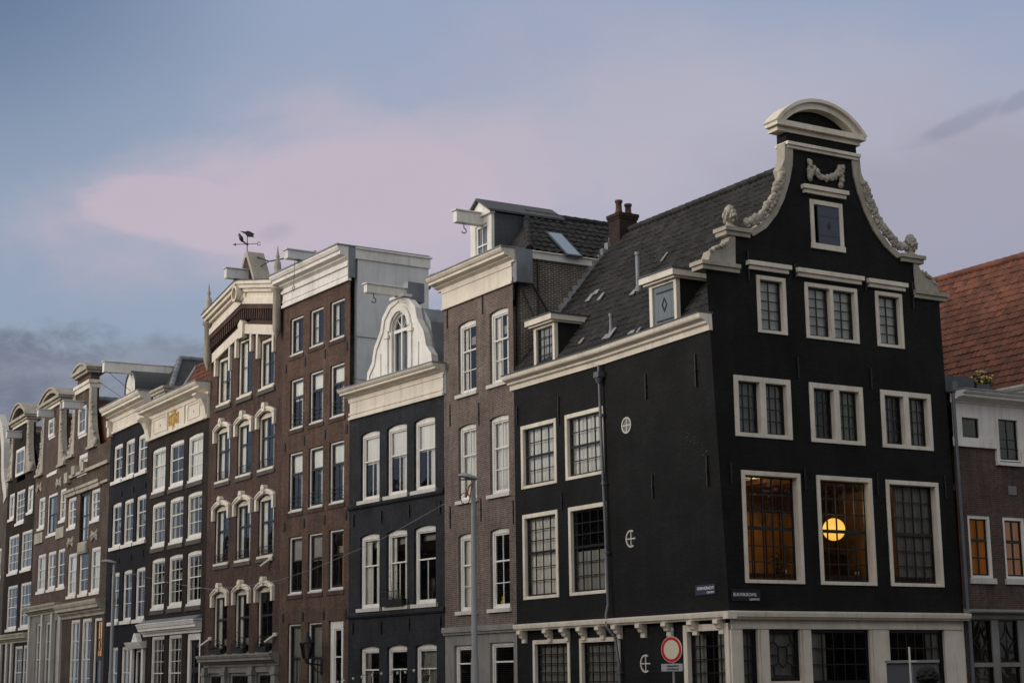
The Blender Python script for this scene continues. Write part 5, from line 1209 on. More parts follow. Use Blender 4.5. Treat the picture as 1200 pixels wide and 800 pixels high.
# =================================================================== HOUSES 3, 2, 1: neck gables
def neckgable(h, name_label, wallm, neckL, neckR, zsh, zneck, pedw, pedh, ped_mat, winglen=1.0, roofm='tileo', pedz=None, slabs=None, capm='cream'):
    f = F[h]; w = f.w
    H = house(h, 'canal_house', name_label)
    uc = (neckL+neckR)/2
    k = MB(); k.box(neckL, neckR, .0, .45, zsh, zneck); 
    nw = k.build('neck_wall', M[wallm], H)
    for s in (-1, 1):
        e = neckL if s < 0 else neckR; o = (-w+.1) if s < 0 else -.1; L_ = abs(o-e)
        pts = [(e, zneck-.5)]; 
        wid = min(L_*.9, 1.5)
        top = zneck-.45; H_ = top-zsh-.1
        outer = [(e+s*.45, top)]+[(e+s*(.45+(wid-.45)*(t**2.4)), top-H_*t) for t in [i/8 for i in range(1, 9)]]
        inner = [(e, top)]+[(e, top-H_*t) for t in [i/8 for i in range(1, 9)]]
        g_ = MB(); g_.ring(outer, inner, -.10, .22); festoon(g_, [(x-s*.12, z) for x, z in outer], .13, 30, .8)
        g_.blob((e+s*(wid-.1), -.02, zsh+.30), .26, .6); g_.build('carved_wing', M['stone'], H)
        g_ = MB(); g_.box(e, e+s*(wid+.2), -.2, .3, zsh-.02, zsh+.12); g_.build('wing_slab', M['stone'], H)
    g_ = MB(); g_.box(neckL-.12, neckR+.12, -.12, .5, zneck-.45, zneck-.15); g_.box(neckL-.2, neckR+.2, -.2, .52, zneck-.18, zneck); g_.build('neck_band', M[capm], H)
    z0 = zneck+.0 if pedz is None else pedz
    if pedz is not None: g_ = MB(); g_.box(neckL+.05, neckR-.05, -.02, .46, zneck, pedz-.3); g_.build('neck_block', M[wallm], H)
    pediment(H, None, uc, z0+.02, pedw, pedh, .34, -.38, .75, M[ped_mat], M[wallm], .30)
    zr = zneck-.9; g_ = MB(); g_.add([(-w,.5,zsh-.3),(0,.5,zsh-.3),(uc,.5,zr),(-w,11,zsh-.3),(0,11,zsh-.3),(uc,11,zr)], [(0,2,5,3),(1,4,5,2),(0,1,2)])
    ro = g_.build('roof', M[roofm], H); g_ = MB(); ridge(g_, (uc,.5,zr+.05), (uc,11,zr+.05), .2, .6); g_.build('ridge_lead', M['lead'], ro)
    shell(h, H, 11, M[wallm], zsh-.35)
    return H, f, w, uc
def relief(k, a):
    for s in (-1, 1):
        k.prism([(a[0],a[1]-.06),(a[0]+s*.25,a[1]-.16),(a[0]+s*.58,a[1]-.30),(a[0]+s*.62,a[1]+.02),(a[0]+s*.52,a[1]+.30),(a[0]+s*.22,a[1]+.16),(a[0],a[1]+.08)], -.08, .01)
        for t in range(6): k.blob((a[0]+s*(.12+.09*t), -.09, a[1]+rnd.uniform(-.12,.12)), rnd.uniform(.05,.09), .6, 1, 7)
    k.blob((a[0],-.1,a[1]+.02), .12, .6, 1.1)
# ---- house 3
f = F[3]
nl, nr = f.P(90,480)[0], f.P(106,480)[0]
zsh = f.P(101,551)[1]; zn = f.P(96.5,451)[1]; zp = f.P(94,438.5)[1]; pk = f.P(94.5,425,-.35)[1]
pw_ = f.P(103.5,433,-.35)[0]-f.P(84.5,442.5,-.35)[0]
wing_z = f.P(115,522)[1]
H, f, w, uc = neckgable(3, 'brown brick neck gable house with a lamp-lit orange fanlight over its door', 'br3', nl, nr, wing_z, zn, pw_, pk-zp, 'stone', 1.0, 'tileo', zp)
R = pxrects(f, [[(80,583.7,88.2,619),(107.3,574.7,116,610.5)],[(94.5,579,102.8,636.5)],[(80,648.7,88.4,699.5),(93.5,646,102,698),(107,642,116,696)],[(83,726,91.5,790),(96.3,724.8,105,790)]])
n1 = pxrects(f, [[(94.3,478.9,102,509.8)],[(92.9,516,102,555)]])
R[3] = [(r[0], .7, r[2], r[3]) for r in R[3]]; dr = (f.P(110.3,724)[0], .2, f.P(120,722)[0], f.P(115,723)[1])
mb = MB(); ztop = wing_z; wall(mb, -w, 0, 0, ztop, [q for r in R for q in r]+[dr, (n1[1][0][0], n1[1][0][1], n1[1][0][2], min(n1[1][0][3], ztop-.05))]); mb.build('front_wall', M['br3'], H)
S3 = dict(fm='white', sm='white', fw=.15, rec=.05, sill=.16, so=.05, sp=.05, tr=.6, up=(1,1), lo=(2,2), sillm='white', mb=.035)
for r in R[0]+R[2]: window(H, None, r, dict(S3, cur=rnd.choice(['sheer','both','none'])))
window(H, None, R[1][0], dict(S3, fm='ksash', sm='ksash', cur='both', sill=.12, tr=.55, lo=(1,2), fw=.10), 'balcony_door')
for r in R[3]: window(H, None, r, dict(S3, cur='both', tr=.5, up=(2,2), lo=(2,2)))
for r in n1[1]: window(H, None, (r[0], r[1], r[2], min(r[3], ztop-.05)), dict(S3, fw=.2, tr=.5, lo=(1,1), cur='sheer'))
r = n1[0][0]; window(H, None, (r[0], r[1], r[2], r[3]), dict(S3, rec=-.10, fd=.09, tr=None, lo=(2,2), cur='none', sill=.15), 'neck_window')
k = MB(); k.box(r[0]+.05, r[2]-.05, -.03, -.02, r[1]+.1, r[3]-.05); k.build('hatch_back', M['leadd'], H)
wn = window(H, None, dr, dict(fm='white', sm='ksash', fw=.17, rec=.06, fd=.12, sill=0, tr=.58, up=(2,2), lo=(1,1), cur='none', rail=.2), 'door_with_fanlight')
k = MB(); zt_ = dr[1]+(dr[3]-dr[1])*.60; k.box(dr[0]+.15, dr[2]-.15, .24, .26, zt_, dr[3]); k.build('fanlight_glow', plain('lit_amber', (.6,.35,.1), .6, emit=(1.0,.42,.08), es=.42), wn)  # emissive panel added for the amber light behind the fanlight
k = MB(); k.ring([((dr[0]+dr[2])/2+.25*math.cos(i*pi/8), zt_+.55+.3*math.sin(i*pi/8)) for i in range(16)], [((dr[0]+dr[2])/2+.20*math.cos(i*pi/8), zt_+.55+.25*math.sin(i*pi/8)) for i in range(16)], .10, .13, True); k.build('fanlight_ring', M['ksash'], wn)
zc = f.P(98,717)[1]; k = MB(); cornice(k, -w+.0, .05, zc-.25, zc+.55, .55); k.build('shop_cornice', M['stone'], H)
zc = f.P(110,548)[1]; k = MB(); k.box(-w+.1, -.02, -.16, .02, zc-.09, zc+.09); k.box(-w+.1, -w+.8, -.25, .02, zc-.3, zc+.3); k.box(uc+.6, uc+1.3, -.25, .02, zc, zc+.5); k.box(uc-1.3, uc-.6, -.25, .02, zc, zc+.5); k.build('stone_ledge', M['stone'], H)
k = MB()
for r, q in zip([R[0][0], R[1][0], R[0][1]], (0, 1, 0)):
    k.box(r[0]-.25, r[2]+.25, -.16, .02, r[3]+.04, r[3]+.26); k.box(r[0]-.35, r[2]+.35, -.24, .02, r[3]+.26, r[3]+.42)
k.box(-w+.2, -.05, -.12, .02, R[0][0][3]+.1, R[0][0][3]+.24); k.build('window_heads', M['stone'], H)
k = MB()
for x, y in ((83.5,635),(111.5,627)):
    a = f.P(x, y); k = MB(); relief(k, a); k.build('carved_relief', M['stone'], H)
k = MB(); a = f.P(98,641); k.box(a[0]-.9, a[0]+.9, -.10, .01, a[1]-.32, a[1]+.30); k.box(a[0]-.8, a[0]+.8, -.14, -.10, a[1]-.24, a[1]+.22); k.build('stone_panel', M['stone'], H)
yt = PS(3, uc, 74, 474)[0]; zbm = PS(3, uc, 74, 474)[1]; beam(H, f, uc, yt, zbm, .40, .34, .3, 'plaster', False)
# ---- house 2
f = F[2]
nl, nr = f.P(54,490)[0], f.P(71.5,490)[0]; zsh = f.P(60,552)[1]; zn = f.P(58,473)[1]; pk = f.P(60,453,-.35)[1]; pw_ = f.P(71.5,464,-.35)[0]-f.P(46.5,474.5,-.35)[0]
H, f, w, uc = neckgable(2, 'reddish brown brick neck gable house with a tall grey timber shopfront', 'br2', nl, nr, zsh, zn, pw_, pk-zn, 'stone', 1.0, 'tileo')
R = pxrects(f, [[(45.2,584.5,52,620),(71,573,75.8,611)],[(56.4,580.4,65.7,626.7)],[(44.2,650,52.3,694.5),(56.4,647,64,692),(68.3,643.8,75.6,690)]])
nw_ = pxrects(f, [[(59.3,492.7,64.7,512)],[(57.2,524.4,66.7,554.4)]])
zc = f.P(55,717)[1]
mb = MB(); mid = nw_[1][0]; wall(mb, -w, 0, zc, zsh, [q for r in R for q in r]+[(mid[0], mid[1], mid[2], zsh-.0)]); mb.build('front_wall', M['br2'], H)
for r in R[0]+R[2]: window(H, None, r, dict(S3, cur=rnd.choice(['sheer','both','none']), lo=(2,2), up=(2,1)))
window(H, None, R[1][0], dict(S3, fm='white', sm='ksash', cur='both', cm='curtg', sill=.12, tr=.5, lo=(2,1)), 'balcony_door')
window(H, None, (mid[0], mid[1], mid[2], zsh-.02), dict(S3, tr=None, lo=(2,1), cur='sheer'))
r = nw_[0][0]; window(H, None, r, dict(S3, rec=-.10, fd=.09, tr=None, lo=(2,2), cur='none', sill=.12), 'neck_window'); k = MB(); k.box(r[0]+.05, r[2]-.05, -.03, -.02, r[1]+.1, r[3]-.05); k.build('hatch_back', M['leadd'], H)
sb = [(f.P(a,735)[0], .6, f.P(b,735)[0], zc-.55) for a, b in ((42.5,48.5),(53,59.5),(64.5,70))]
mb = MB(); wall(mb, -w, 0, 0, zc, sb); mb.build('shopfront', M['greystone'], H)
for i, r in enumerate(sb): window(H, None, r, dict(fm='sillw', sm='white', fw=.10, rec=.06, sill=0, tr=.55, up=(1,2), lo=(1,1), cur='both', cm='curtg') if i < 2 else dict(fm='sillw', sm='ksash', fw=.14, rec=.1, sill=0, tr=.35, up=(1,1), lo=(1,1), cur='none', rail=.25, glass='glassd'), 'window' if i < 2 else 'shop_door')
k = MB(); cornice(k, -w-.1, .0, zc-.12, zc+.42, .5); k.build('shop_cornice', M['stone'], H)
k = MB()
for a in (-w+.25, f.P(50.7,735)[0], f.P(62,735)[0], f.P(72,735)[0], -.3): k.box(a-.17, a+.17, -.13, .01, 0, zc-.12)
k.build('shop_pilasters', M['sillw'], H)
k = MB()
for (xa, ya, xb, yb) in ((42.3,624,51,635),(67.3,618,76,629)): k = MB(); a, b = f.P(xa,ya), f.P(xb,yb); k.box(a[0], b[0], -.10, .01, b[1], b[1]+.62); k.build('stone_panel', M['stone'], H)
for x, y in ((47,571),(70,565)): k = MB(); relief(k, f.P(x, y)); k.build('carved_relief', M['stone'], H)
q = PS(2, uc, 44, 484); beam(H, f, uc, q[0], q[1], .42, .34, .3, 'plaster', False)
# ---- house 1
f = F[1]
nl, nr = f.P(17,520)[0], f.P(33,515)[0]; zsh = f.P(24,558)[1]; zn = f.P(24,492)[1]; pk = f.P(24,470,-.35)[1]; pw_ = f.P(33,481,-.35)[0]-f.P(13,490,-.35)[0]
H, f, w, uc = neckgable(1, 'dark brown brick neck gable house, farthest complete house on the left', 'br1', nl, nr, zsh, zn, pw_, pk-zn, 'stone', 1.0, 'tileg')
R = pxrects(f, [[(11,578.8,16,609),(32.5,570.7,38,601.5)],[(19.5,576.3,27.8,613)],[(10.6,628.4,20.4,672),(25.7,623.5,36,668)],[(8.8,687,18.6,738.8),(24.5,683.3,34.2,736.7)],[(17.5,757,25,790),(27.3,755.4,35.2,790)]])
R[4] = [(r[0], .7, r[2], r[3]) for r in R[4]]; nw_ = pxrects(f, [[(21,528,29.5,561)]])[0][0]
mb = MB(); wall(mb, -w, 0, 0, zsh, [q for r in R for q in r]+[(nw_[0], nw_[1], nw_[2], zsh-.0)]); mb.build('front_wall', M['br1'], H)
for q in R:
    for r in q: window(H, None, r, dict(S3, lo=(3,2), up=(3,2), tr=.5, cur='both', cm='curtg', fw=.13) if q is not R[0] else dict(S3, tr=None, lo=(1,2), cur='sheer'))
r = (nw_[0], zsh+.05, nw_[2], nw_[3]); window(H, None, r, dict(S3, rec=-.10, fd=.09, tr=None, lo=(2,2), cur='none', sill=0), 'neck_window'); k = MB(); k.box(r[0]+.05, r[2]-.05, -.03, -.02, r[1]+.1, r[3]-.05); k.build('hatch_back', M['leadd'], H)
zc = f.P(20,748)[1]; k = MB(); cornice(k, -w, .0, zc-.25, zc+.3, .4); k.build('shop_cornice', M['stone'], H)
k = MB(); a = f.P(9,760)[0]; 
for x_ in (-w+.4, a+.1, f.P(15,760)[0]): k.box(x_-.25, x_+.2, -.12, .01, 0, zc-.25)
k.build('shop_pilasters', M['sillw'], H)
q = PS(1, uc, 7.5, 509); beam(H, f, uc, q[0], q[1], .42, .34, .3, 'plaster', True)
# ---- house 0: only its right edge is in the picture
f = F[0]; w = f.w
H = house(0, 'canal_house', 'grey-brown house cut off by the left edge, with a white bell gable edge')
zt_ = f.P(5,585)[1]
cols = [(-w+1.0,-w+2.2),(-w+3.0,-w+4.2),(-2.3,-1.1)]; ops = [(a, z, b, z+2.1) for a, b in cols for z in (1.2, 4.9, 8.4)]
mb = MB(); wall(mb, -w, 0, 0, zt_, ops); mb.build('front_wall', M['br0'], H)
for r in ops: window(H, None, r, dict(S3, tr=.55, up=(2,1), lo=(2,2)))
g = MB(); gz = f.P(2,512)[1]; ug_ = -w/2
half = [(w/2-.1, zt_),(w/2-.2,zt_+.6),(w/2-.7,zt_+1.1),(w/2-1.2,zt_+2.0),(w/2-1.5,gz-.6),(w/2-2.2,gz+.6),(.01,gz+1.6)]
full = [(ug_-a, z) for a, z in half]+[(ug_+a, z) for a, z in half[::-1]]
g.prism(full, .0, .3); gw = g.build('bell_gable', M['br0'], H)
g = MB(); g.ring([(ug_+a, z+.08) for a, z in half], [(ug_+a-.7 if a > 1 else ug_+a, z-.3) for a, z in half], -.08, .33); g.ring([(ug_-a, z+.08) for a, z in half], [(ug_-a+.7 if a > 1 else ug_-a, z-.3) for a, z in half], -.08, .33); g.build('gable_coping', M['sillw'], gw)
g = MB(); zr = gz+1.0; g.add([(-w,.4,zt_-.2),(0,.4,zt_-.2),(ug_,.4,zr),(-w,11,zt_-.2),(0,11,zt_-.2),(ug_,11,zr)], [(0,2,5,3),(1,4,5,2)]); g.build('roof', M['tileo'], H)
shell(0, H, 11, M['br0'], zt_-.2)
# =================================================================== HOUSE 11: right of the gable
f = G; o11 = G.W(8.40)
F11 = Fr(o11, G.X, G.Y)
H = thing('side_street_house', 'low brown brick house with white attic storey cut off by the right edge', 'house', F11.mat())
f = F11; W11 = 8.0
zs_ = f.P(1114,520)[1]; ztop = f.P(1119,470.5)[1]; zb_ = f.P(1129,717)[1]
wa = (f.P(1124,486.7)+f.P(1148.7,515.5)); wa = (wa[0], wa[3], wa[2], wa[1]); wb = f.P(1166.7,490.8)+f.P(1195.3,541.5); wb = (wb[0], wb[3], wb[2], wb[1]+.05)
w1 = f.P(1133.3,603)+f.P(1165,684); w2 = f.P(1174.5,605.7)+f.P(1206,686); w1 = (w1[0], w1[3], w1[2], w1[1]); w2 = (w2[0], w1[1], w2[0]+(w1[2]-w1[0]), w1[3])
w3 = (w2[0]+1.3, w1[1], w2[2]+1.3, w1[3])
mb = MB(); wall(mb, 0, W11, zb_, zs_, [w1, w2, w3, (w2[2]*0+wb[0], wb[1], wb[2], zs_)]); mb.build('front_wall', M['br11'], H)
mb = MB(); wall(mb, 0, W11, zs_, ztop, [wa, (wb[0], zs_, wb[2], wb[3])], y=-.03); mb.build('attic_wall', M['white'], H)
k = MB(); k.box(0, wb[0]-.12, -.10, .0, zs_-.05, zs_+.22); k.box(wb[0]-.12, wb[0]-.02, -.08, 0, wb[1]-.05, zs_); k.box(wb[2]+.02, wb[2]+.12, -.08, 0, wb[1]-.05, zs_); k.box(wb[0]-.12, wb[2]+.12, -.11, 0, wb[1]-.14, wb[1]-.04); k.build('attic_skirt', M['white'], H)
SW = dict(fm='white', sm='ksash', fw=.05, rec=-.05, fd=.12, sw=.04, sill=0)
window(H, None, wa, dict(SW, tr=None, lo=(1,1), cur='none')); window(H, None, wb, dict(SW, tr=None, lo=(2,2), cur='none'))
for i, r in enumerate((w1, w2, w3)): window(H, None, r, dict(fm='white', sm='ksash', fw=.10, rec=.02, fd=.12, sw=.04, sill=.16, so=.06, sp=.07, tr=.62, up=(2,1), lo=(2,2), mb=.05, rail=.09, cur='sheer', cm='curtw'))
c = MB(); cornice(c, .04, W11, ztop-.02, ztop+.28, .55); co = c.build('crown_cornice', M['white'], H)
c = MB(); c.box(.05, W11, -.58, .9, ztop+.28, ztop+.34); c.build('cornice_lead', M['lead'], co)
zf_ = f.P(1135,458)[1]
c = MB(); c.box(-.02, 2.2, .5, .7, ztop+.2, zf_+.0); c.build('upper_fascia', M['white'], H)
c = MB(); c.box(-.05, 2.3, .42, 2.6, zf_, zf_+.10); c.box(-.02, 1.65, .6, 2.5, zf_+.10, zf_+.55); c.box(1.7, 2.25, .55, 2.4, zf_+.10, zf_+.38); c.build('lead_flat_roof', M['leadd'], H)
c = MB(); c.box(W11-.2, W11, .3, 8, 0, ztop); c.box(.02, W11-.2, 7.8, 8, 0, ztop); c.box(.1, W11-.2, .3, 7.8, ztop-.1, ztop+.1); c.build('side_wall', M['br11'], H)
c = MB(); c.box(.1, W11-.2, 3.2, 3.3, .1, ztop-.15); c.box(.1, W11-.2, .3, 7.7, zb_+.2, zb_+.4); c.box(.1, W11-.2, .3, 7.7, 6.9, 7.1); c.build('interior', M['inner'], H)
vv = f.P(1181,569)+f.P(1191,580); c = MB(); c.box(vv[0], vv[2], -.02, .01, vv[3], vv[1]); c.build('air_vent', M['gsash'], H)
c = MB(); c.sweep([(.01,zb_-.18),(-.06,zb_-.18),(-.10,zb_-.06),(-.24,zb_-.02),(-.26,zb_+.02),(.01,zb_+.10)], .0, W11); c.build('shop_cornice', M['greystone'], H)
zg_ = f.P(1150,726)[1]; zm_ = f.P(1150,776)[1]
cols = [(f.P(1139,740)[0], f.P(1162.5,740)[0])]; pitch = f.P(1170.5,740)[0]-cols[0][0]; cols = [(cols[0][0]+pitch*i, cols[0][1]+pitch*i) for i in range(5)]
ops = [(a, zm_, b, zg_) for a, b in cols]+[(a, .5, b, zm_-.12) for a, b in cols]
mb = MB(); wall(mb, .18, W11, 0, zb_-.17, ops, th=.15); mb.build('shopfront', M['greystone'], H)
mb = MB(); wall(mb, 0, .18, 0, zb_-.17, []); mb.build('brick_pier', M['br11'], H)
for i, r in enumerate(ops):
    wn = window(H, None, r, dict(fm='ksash', sm='ksash', fw=.02, rec=.05, sw=.02, sill=0, tr=None, lo=(1,1), cur='none', cm='curtg', glass='glassd'))
    if i < 5:
        k = MB(); cu, cz = (r[0]+r[2])/2, (r[1]+r[3])/2; a_, b_ = (r[2]-r[0])/2-.04, (r[3]-r[1])/2-.04
        def bow(p, q, bend): 
            return [(p[0]+(q[0]-p[0])*t+(cu-(p[0]+q[0])/2)*bend*4*t*(1-t), .09, p[1]+(q[1]-p[1])*t+(cz-(p[1]+q[1])/2)*bend*4*t*(1-t)) for t in [i_/6 for i_ in range(7)]]
        for p, q in (((cu,cz+b_),(cu+a_,cz)),((cu+a_,cz),(cu,cz-b_)),((cu,cz-b_),(cu-a_,cz)),((cu-a_,cz),(cu,cz+b_))): k.tube(bow(p, q, .35), .016, 5)
        k.tube([(cu,.09,cz+b_),(cu,.09,cz-b_)], .010, 4); k.build('lead_tracery', M['ksash'], wn)
dp = MB(); dp.tube([(.02,-.10,f.P(1108,455)[1]),(.03,-.10,8),(.06,-.10,3.6),(.10,-.10,2.6),(.10,-.10,.1)], .05, 8); dp.box(-.08,.12,-.2,0,f.P(1108,455)[1]-.1,f.P(1108,455)[1]+.2); dp.build('downpipe', M['pipe'], H)
# roof-terrace planter with flowers
pp = f.P(1146, 440, .9)
pt_ = thing('planter', 'dark planter of yellow and pink flowers on the flat roof before the red tiles', 'planter', F11.mat() @ Matrix.Translation((pp[0], .9, zf_+.10)))
c = MB(); c.box(-.5,.42,-.2,.2,0,.22); c.build('trough', M['leadd'], pt_)
c = MB(); cf = MB(); cp = MB()
for i in range(420):
    p = Vector((rnd.gauss(.02,.22), rnd.gauss(0,.12), .22+abs(rnd.gauss(0,.22)))); q = Vector((rnd.uniform(-1,1), rnd.uniform(-1,1), rnd.uniform(-1,1))).normalized()*.05; w2_ = q.cross(Vector((0,0,1)))*.8; c.add([p-q*1.5,p+w2_,p+q*1.5,p-w2_], [(0,1,2,3)])
for i in range(40):
    x_ = rnd.uniform(-.35,.42); z_ = .35+rnd.random()*.45*(1-abs(x_-.1)); (cf if i % 3 else cp).blob((x_, rnd.uniform(-.2,.1), z_), rnd.uniform(.035,.06), 1, .8, 6)
cp.blob((-.55,-.05,.45), .035); cp.blob((-.62,-.05,.22), .05); c.tube([(-.56,-.05,.1),(-.55,-.05,.45)], .008, 4); cf.blob((-.12,-.2,.12), .05); cf.blob((-.05,-.2,.2), .05)
c.build('foliage', M['leaf'], pt_); cf.build('yellow_flowers', M['flower'], pt_); cp.build('pink_flowers', M['flowerp'], pt_)
# =================================================================== red-roofed house behind
FR = G.side(14.0)     # X into (away along -row), plane facing the row side
rh = G.W(14.0)
MR = Fr(rh, G.Y*-1, G.X)   # X toward the camera side, Y away to the right
H = thing('red_roofed_house', 'house behind with a large red pantile roof at the right edge of the photo', 'house', MR.mat())
def pr(x, y, off=0): return MR.P(x, y, off)
ez = (pr(1168,461)[1]+pr(1200,450)[1])/2
off = 3.6
rz = (pr(1103,331,off)[1]+pr(1200,298,off)[1])/2
xa = min(pr(1103,331,off)[0], pr(1168,461)[0])-7; xb = max(pr(1200,298,off)[0], pr(1200,450)[0])+3
xb = min(xb, -.6)
c = MB(); Bv = (0, off, rz-ez); tiles(c, (xa,0,ez), (1,0,0), Bv, xb-xa, math.hypot(off, rz-ez), None, .25, .30, .045, .035, 5); ro = c.build('roof', M['tiler'], H)
c = MB(); c.add([(xa,off,rz),(xb,off,rz),(xb,off*2.2,ez),(xa,off*2.2,ez)], [(3,2,1,0)]); c.build('rear_slope', M['tiler'], ro)
c = MB(); ridge(c, (xa,off,rz+.04), (xb,off,rz+.04), .14, .38); c.build('ridge_tiles', M['tiler'], ro)
c = MB(); c.box(xa+.1, xb-.1, .3, off*2.1, 0, ez+.05); c.prism([(0,0),(0.001,0),(0,.001)], .3, .31); c.build('wall', M['br11'], H)
c = MB(); c.add([(xb-.1,.2,ez),(xb-.1,off*2.15,ez),(xb-.1,off,rz-.05)], [(0,1,2)]); c.build('gable_wall', M['br11'], H)
c = MB(); cornice(c, xa, xb+.1, ez-.55, ez-.02, .45); c.build('eaves_cornice', M['white'], H)

# =================================================================== GROUND, QUAYS, CANAL
f = F[10]
def gmat():
    t = NT('street_clinkers'); tc = t.new('ShaderNodeTexCoord').outputs['Object']
    b = t.new('ShaderNodeTexBrick'); t.l.new(tc, b.inputs['Vector']); b.inputs['Scale'].default_value = 1; b.inputs['Brick Width'].default_value = .21; b.inputs['Row Height'].default_value = .07; b.inputs['Mortar Size'].default_value = .006
    b.inputs['Color1'].default_value = (.11,.075,.062,1); b.inputs['Color2'].default_value = (.075,.055,.05,1); b.inputs['Mortar'].default_value = (.04,.038,.035,1)
    t.l.new(t.mul(b.outputs['Color'], t.ramp(t.noise(tc, .4, 5), [(.3, g3(.7)), (.7, g3(1.2))])), t.b.inputs['Base Color']); t.b.inputs['Roughness'].default_value = .85
    t.bump(b.outputs['Fac'], -.006); return t.m
def place(o, fr=None): o.matrix_world = (fr or F[10]).mat(); return o
XL, XR, YN, YF, CX = -320, 300, -300, 300, 14.0
g = MB()
for (x0, x1, y0, y1) in ((XL,XR,-11,YF),(XL,XR,YN,-32),(CX,XR,-32,-11)): g.add([(x0,y0,0),(x1,y0,0),(x1,y1,0),(x0,y1,0)], [(0,1,2,3)])
struct(place(g.build('ground', gmat())))
g = MB(); g.add([(-1500,-1500,-2.2),(1500,-1500,-2.2),(1500,1500,-2.2),(-1500,1500,-2.2)], [(0,1,2,3)]); struct(place(g.build('terrain', plain('far_ground', (.07,.07,.06), .9))))
t = NT('canal_water'); tc = t.new('ShaderNodeTexCoord').outputs['Object']; t.b.inputs['Base Color'].default_value = (.012,.018,.016,1); t.b.inputs['Roughness'].default_value = .06; t.bump(t.noise(tc, 1.8, 4), .04)
g = MB(); g.add([(XL,-31.9,-1.3),(CX-.05,-31.9,-1.3),(CX-.05,-11.1,-1.3),(XL,-11.1,-1.3)], [(0,1,2,3)]); struct(place(g.build('canal_water', t.m)))
g = MB(); g.box(XL,CX,-11.0,-10.6,-2.1,-.01); g.box(XL,CX,-32.4,-32.0,-2.1,-.01); g.box(CX,CX+.4,-32.4,-10.6,-2.1,-.01); g.box(XL,CX,-11.05,-10.6,.004,.12); g.box(XL,CX,-32.4,-31.95,.004,.12)
struct(place(g.build('quay_wall', M['br11'])))
g = MB(); g.box(XL,.8,-2.4,-.32,.004,.11); g.box(1.2,14,-9.5,-9.3,.004,.1); struct(place(g.build('pavement', M['greystone'])))
# =================================================================== SMALL THINGS IN THE STREET
def at(px, py, z=None, dist=None):
    d = ray(px, py)
    t = (z-1.7)/d.z if z is not None else dist/math.hypot(d.x, d.y)
    return EYE+d*t
def street_lamp(px, py, z, label, leftpx, rl):
    top = at(px, py, z=z); D = math.hypot(top.x, top.y); Lh = leftpx/FPX*D
    e = thing('street_lamp', label, 'street lamp', Matrix.Translation((top.x, top.y, 0)), 'street lamps on the quay')
    k = MB(); k.lathe((0,0,0), [(.16,0),(.16,.25),(.11,.32),(.10,2.2),(.085,2.25),(.065,z-.15),(.05,z-.05)], 14); k.build('pole', M['steel'], e)
    k = MB(); k.lathe((0,0,0), [(.06,-.08),(.06,.10)], 8); k.v = [v+Vector((0,0,z-.12)) for v in k.v]; k.build('collar', M['steel'], e)
    k = MB(); n = 12; rings = []
    for j, (x_, wv, hu, hl) in enumerate(((.10,.05,.03,.03),(.04,.10,.07,.06),(-Lh*.35,.14,.11,.05),(-Lh*.75,.14,.10,.035),(-Lh,.08,.04,.02),(-Lh-.03,.02,.01,.01))):
        for i in range(n):
            a = 2*pi*i/n; zz = math.sin(a); k.v.append(Vector((x_, wv*math.cos(a), z+(-x_/Lh)*.07+(hu if zz > 0 else hl)*zz)))
        rings.append(j)
    for j in range(len(rings)-1):
        for i in range(n): k.f.append([j*n+i, j*n+(i+1)%n, (j+1)*n+(i+1)%n, (j+1)*n+i]); k.sm.append(True); k.uv.append([(0,0)]*4)
    k.build('lamp_head', M['steel'], e)
    k = MB(); k.box(-Lh*.9, -.02, -.09, .09, z-.045, z-.03); k.build('diffuser', M['leadd'], e)
    return e, top, D
E1, tp1, D1 = street_lamp(554.5, 560, 7.0, 'grey street lamp with a hoop tied under its head, before the narrow brown house', 17, 0)
street_lamp(134, 659, 7.0, 'slim grey street lamp standing before the black house with the long hoist beam', 14, 0)
hp = at(545, 583.5, dist=D1-.1)
k = MB(); k.tube([(.125*math.cos(t*.42), 0, .15*math.sin(t*.42)) for t in range(16)], .012, 6)
hoop = thing('hoop', 'dark hoop with rusty straps tied below the head of the nearer street lamp', 'hoop', Matrix.Translation(hp)); k.build('rim', M['iron'], hoop)
k = MB(); k.tube([(.20,.05,.42),(.10,0,.30),(.03,0,.02)], .022, 6); k.tube([(.21,.05,.45),(.15,0,.12),(.12,0,-.08)], .018, 6); k.tube([(.0,0,.02),(.04,0,.20)], .02, 6); k.build('strap', M['ornd'], hoop)
# no-entry sign on its own post
n_ = Vector((-.67,-.74,0)).normalized(); c = at(787, 760.5, dist=40.0)
Fs = Matrix((Vector((-n_.y*1, n_.x, 0))*1, -n_, Vector((0,0,1)))).transposed()
Fs = Matrix((Vector((0,0,1)).cross(n_)*1.0, -n_, Vector((0,0,1)))).transposed().to_4x4(); Fs.translation = Vector((c.x, c.y, 0))
e = thing('no_entry_sign', 'round red-ringed traffic sign with a text plate, before the black side wall', 'traffic sign', Fs)
k = MB(); k.cyl((.0,.05,0), (.0,.05,c.z+.42), .03, .03, 10); k.lathe((0,.05,c.z+.42), [(.035,0),(.035,.05),(.01,.07)], 8); k.build('post', M['steel'], e)
R_ = .295
def disc(r, y0, y1, z): k = MB(); k.prism([(r*math.cos(2*pi*i/40), z+r*math.sin(2*pi*i/40)) for i in range(40)], y0, y1); return k
disc(R_, -.010, .012, c.z).build('sign_face', M['signw'], e)
k = MB(); k.ring([((R_-.012)*math.cos(2*pi*i/40), c.z+(R_-.012)*math.sin(2*pi*i/40)) for i in range(40)], [((R_-.075)*math.cos(2*pi*i/40), c.z+(R_-.075)*math.sin(2*pi*i/40)) for i in range(40)], -.014, -.009, True); k.build('red_ring', M['red'], e)
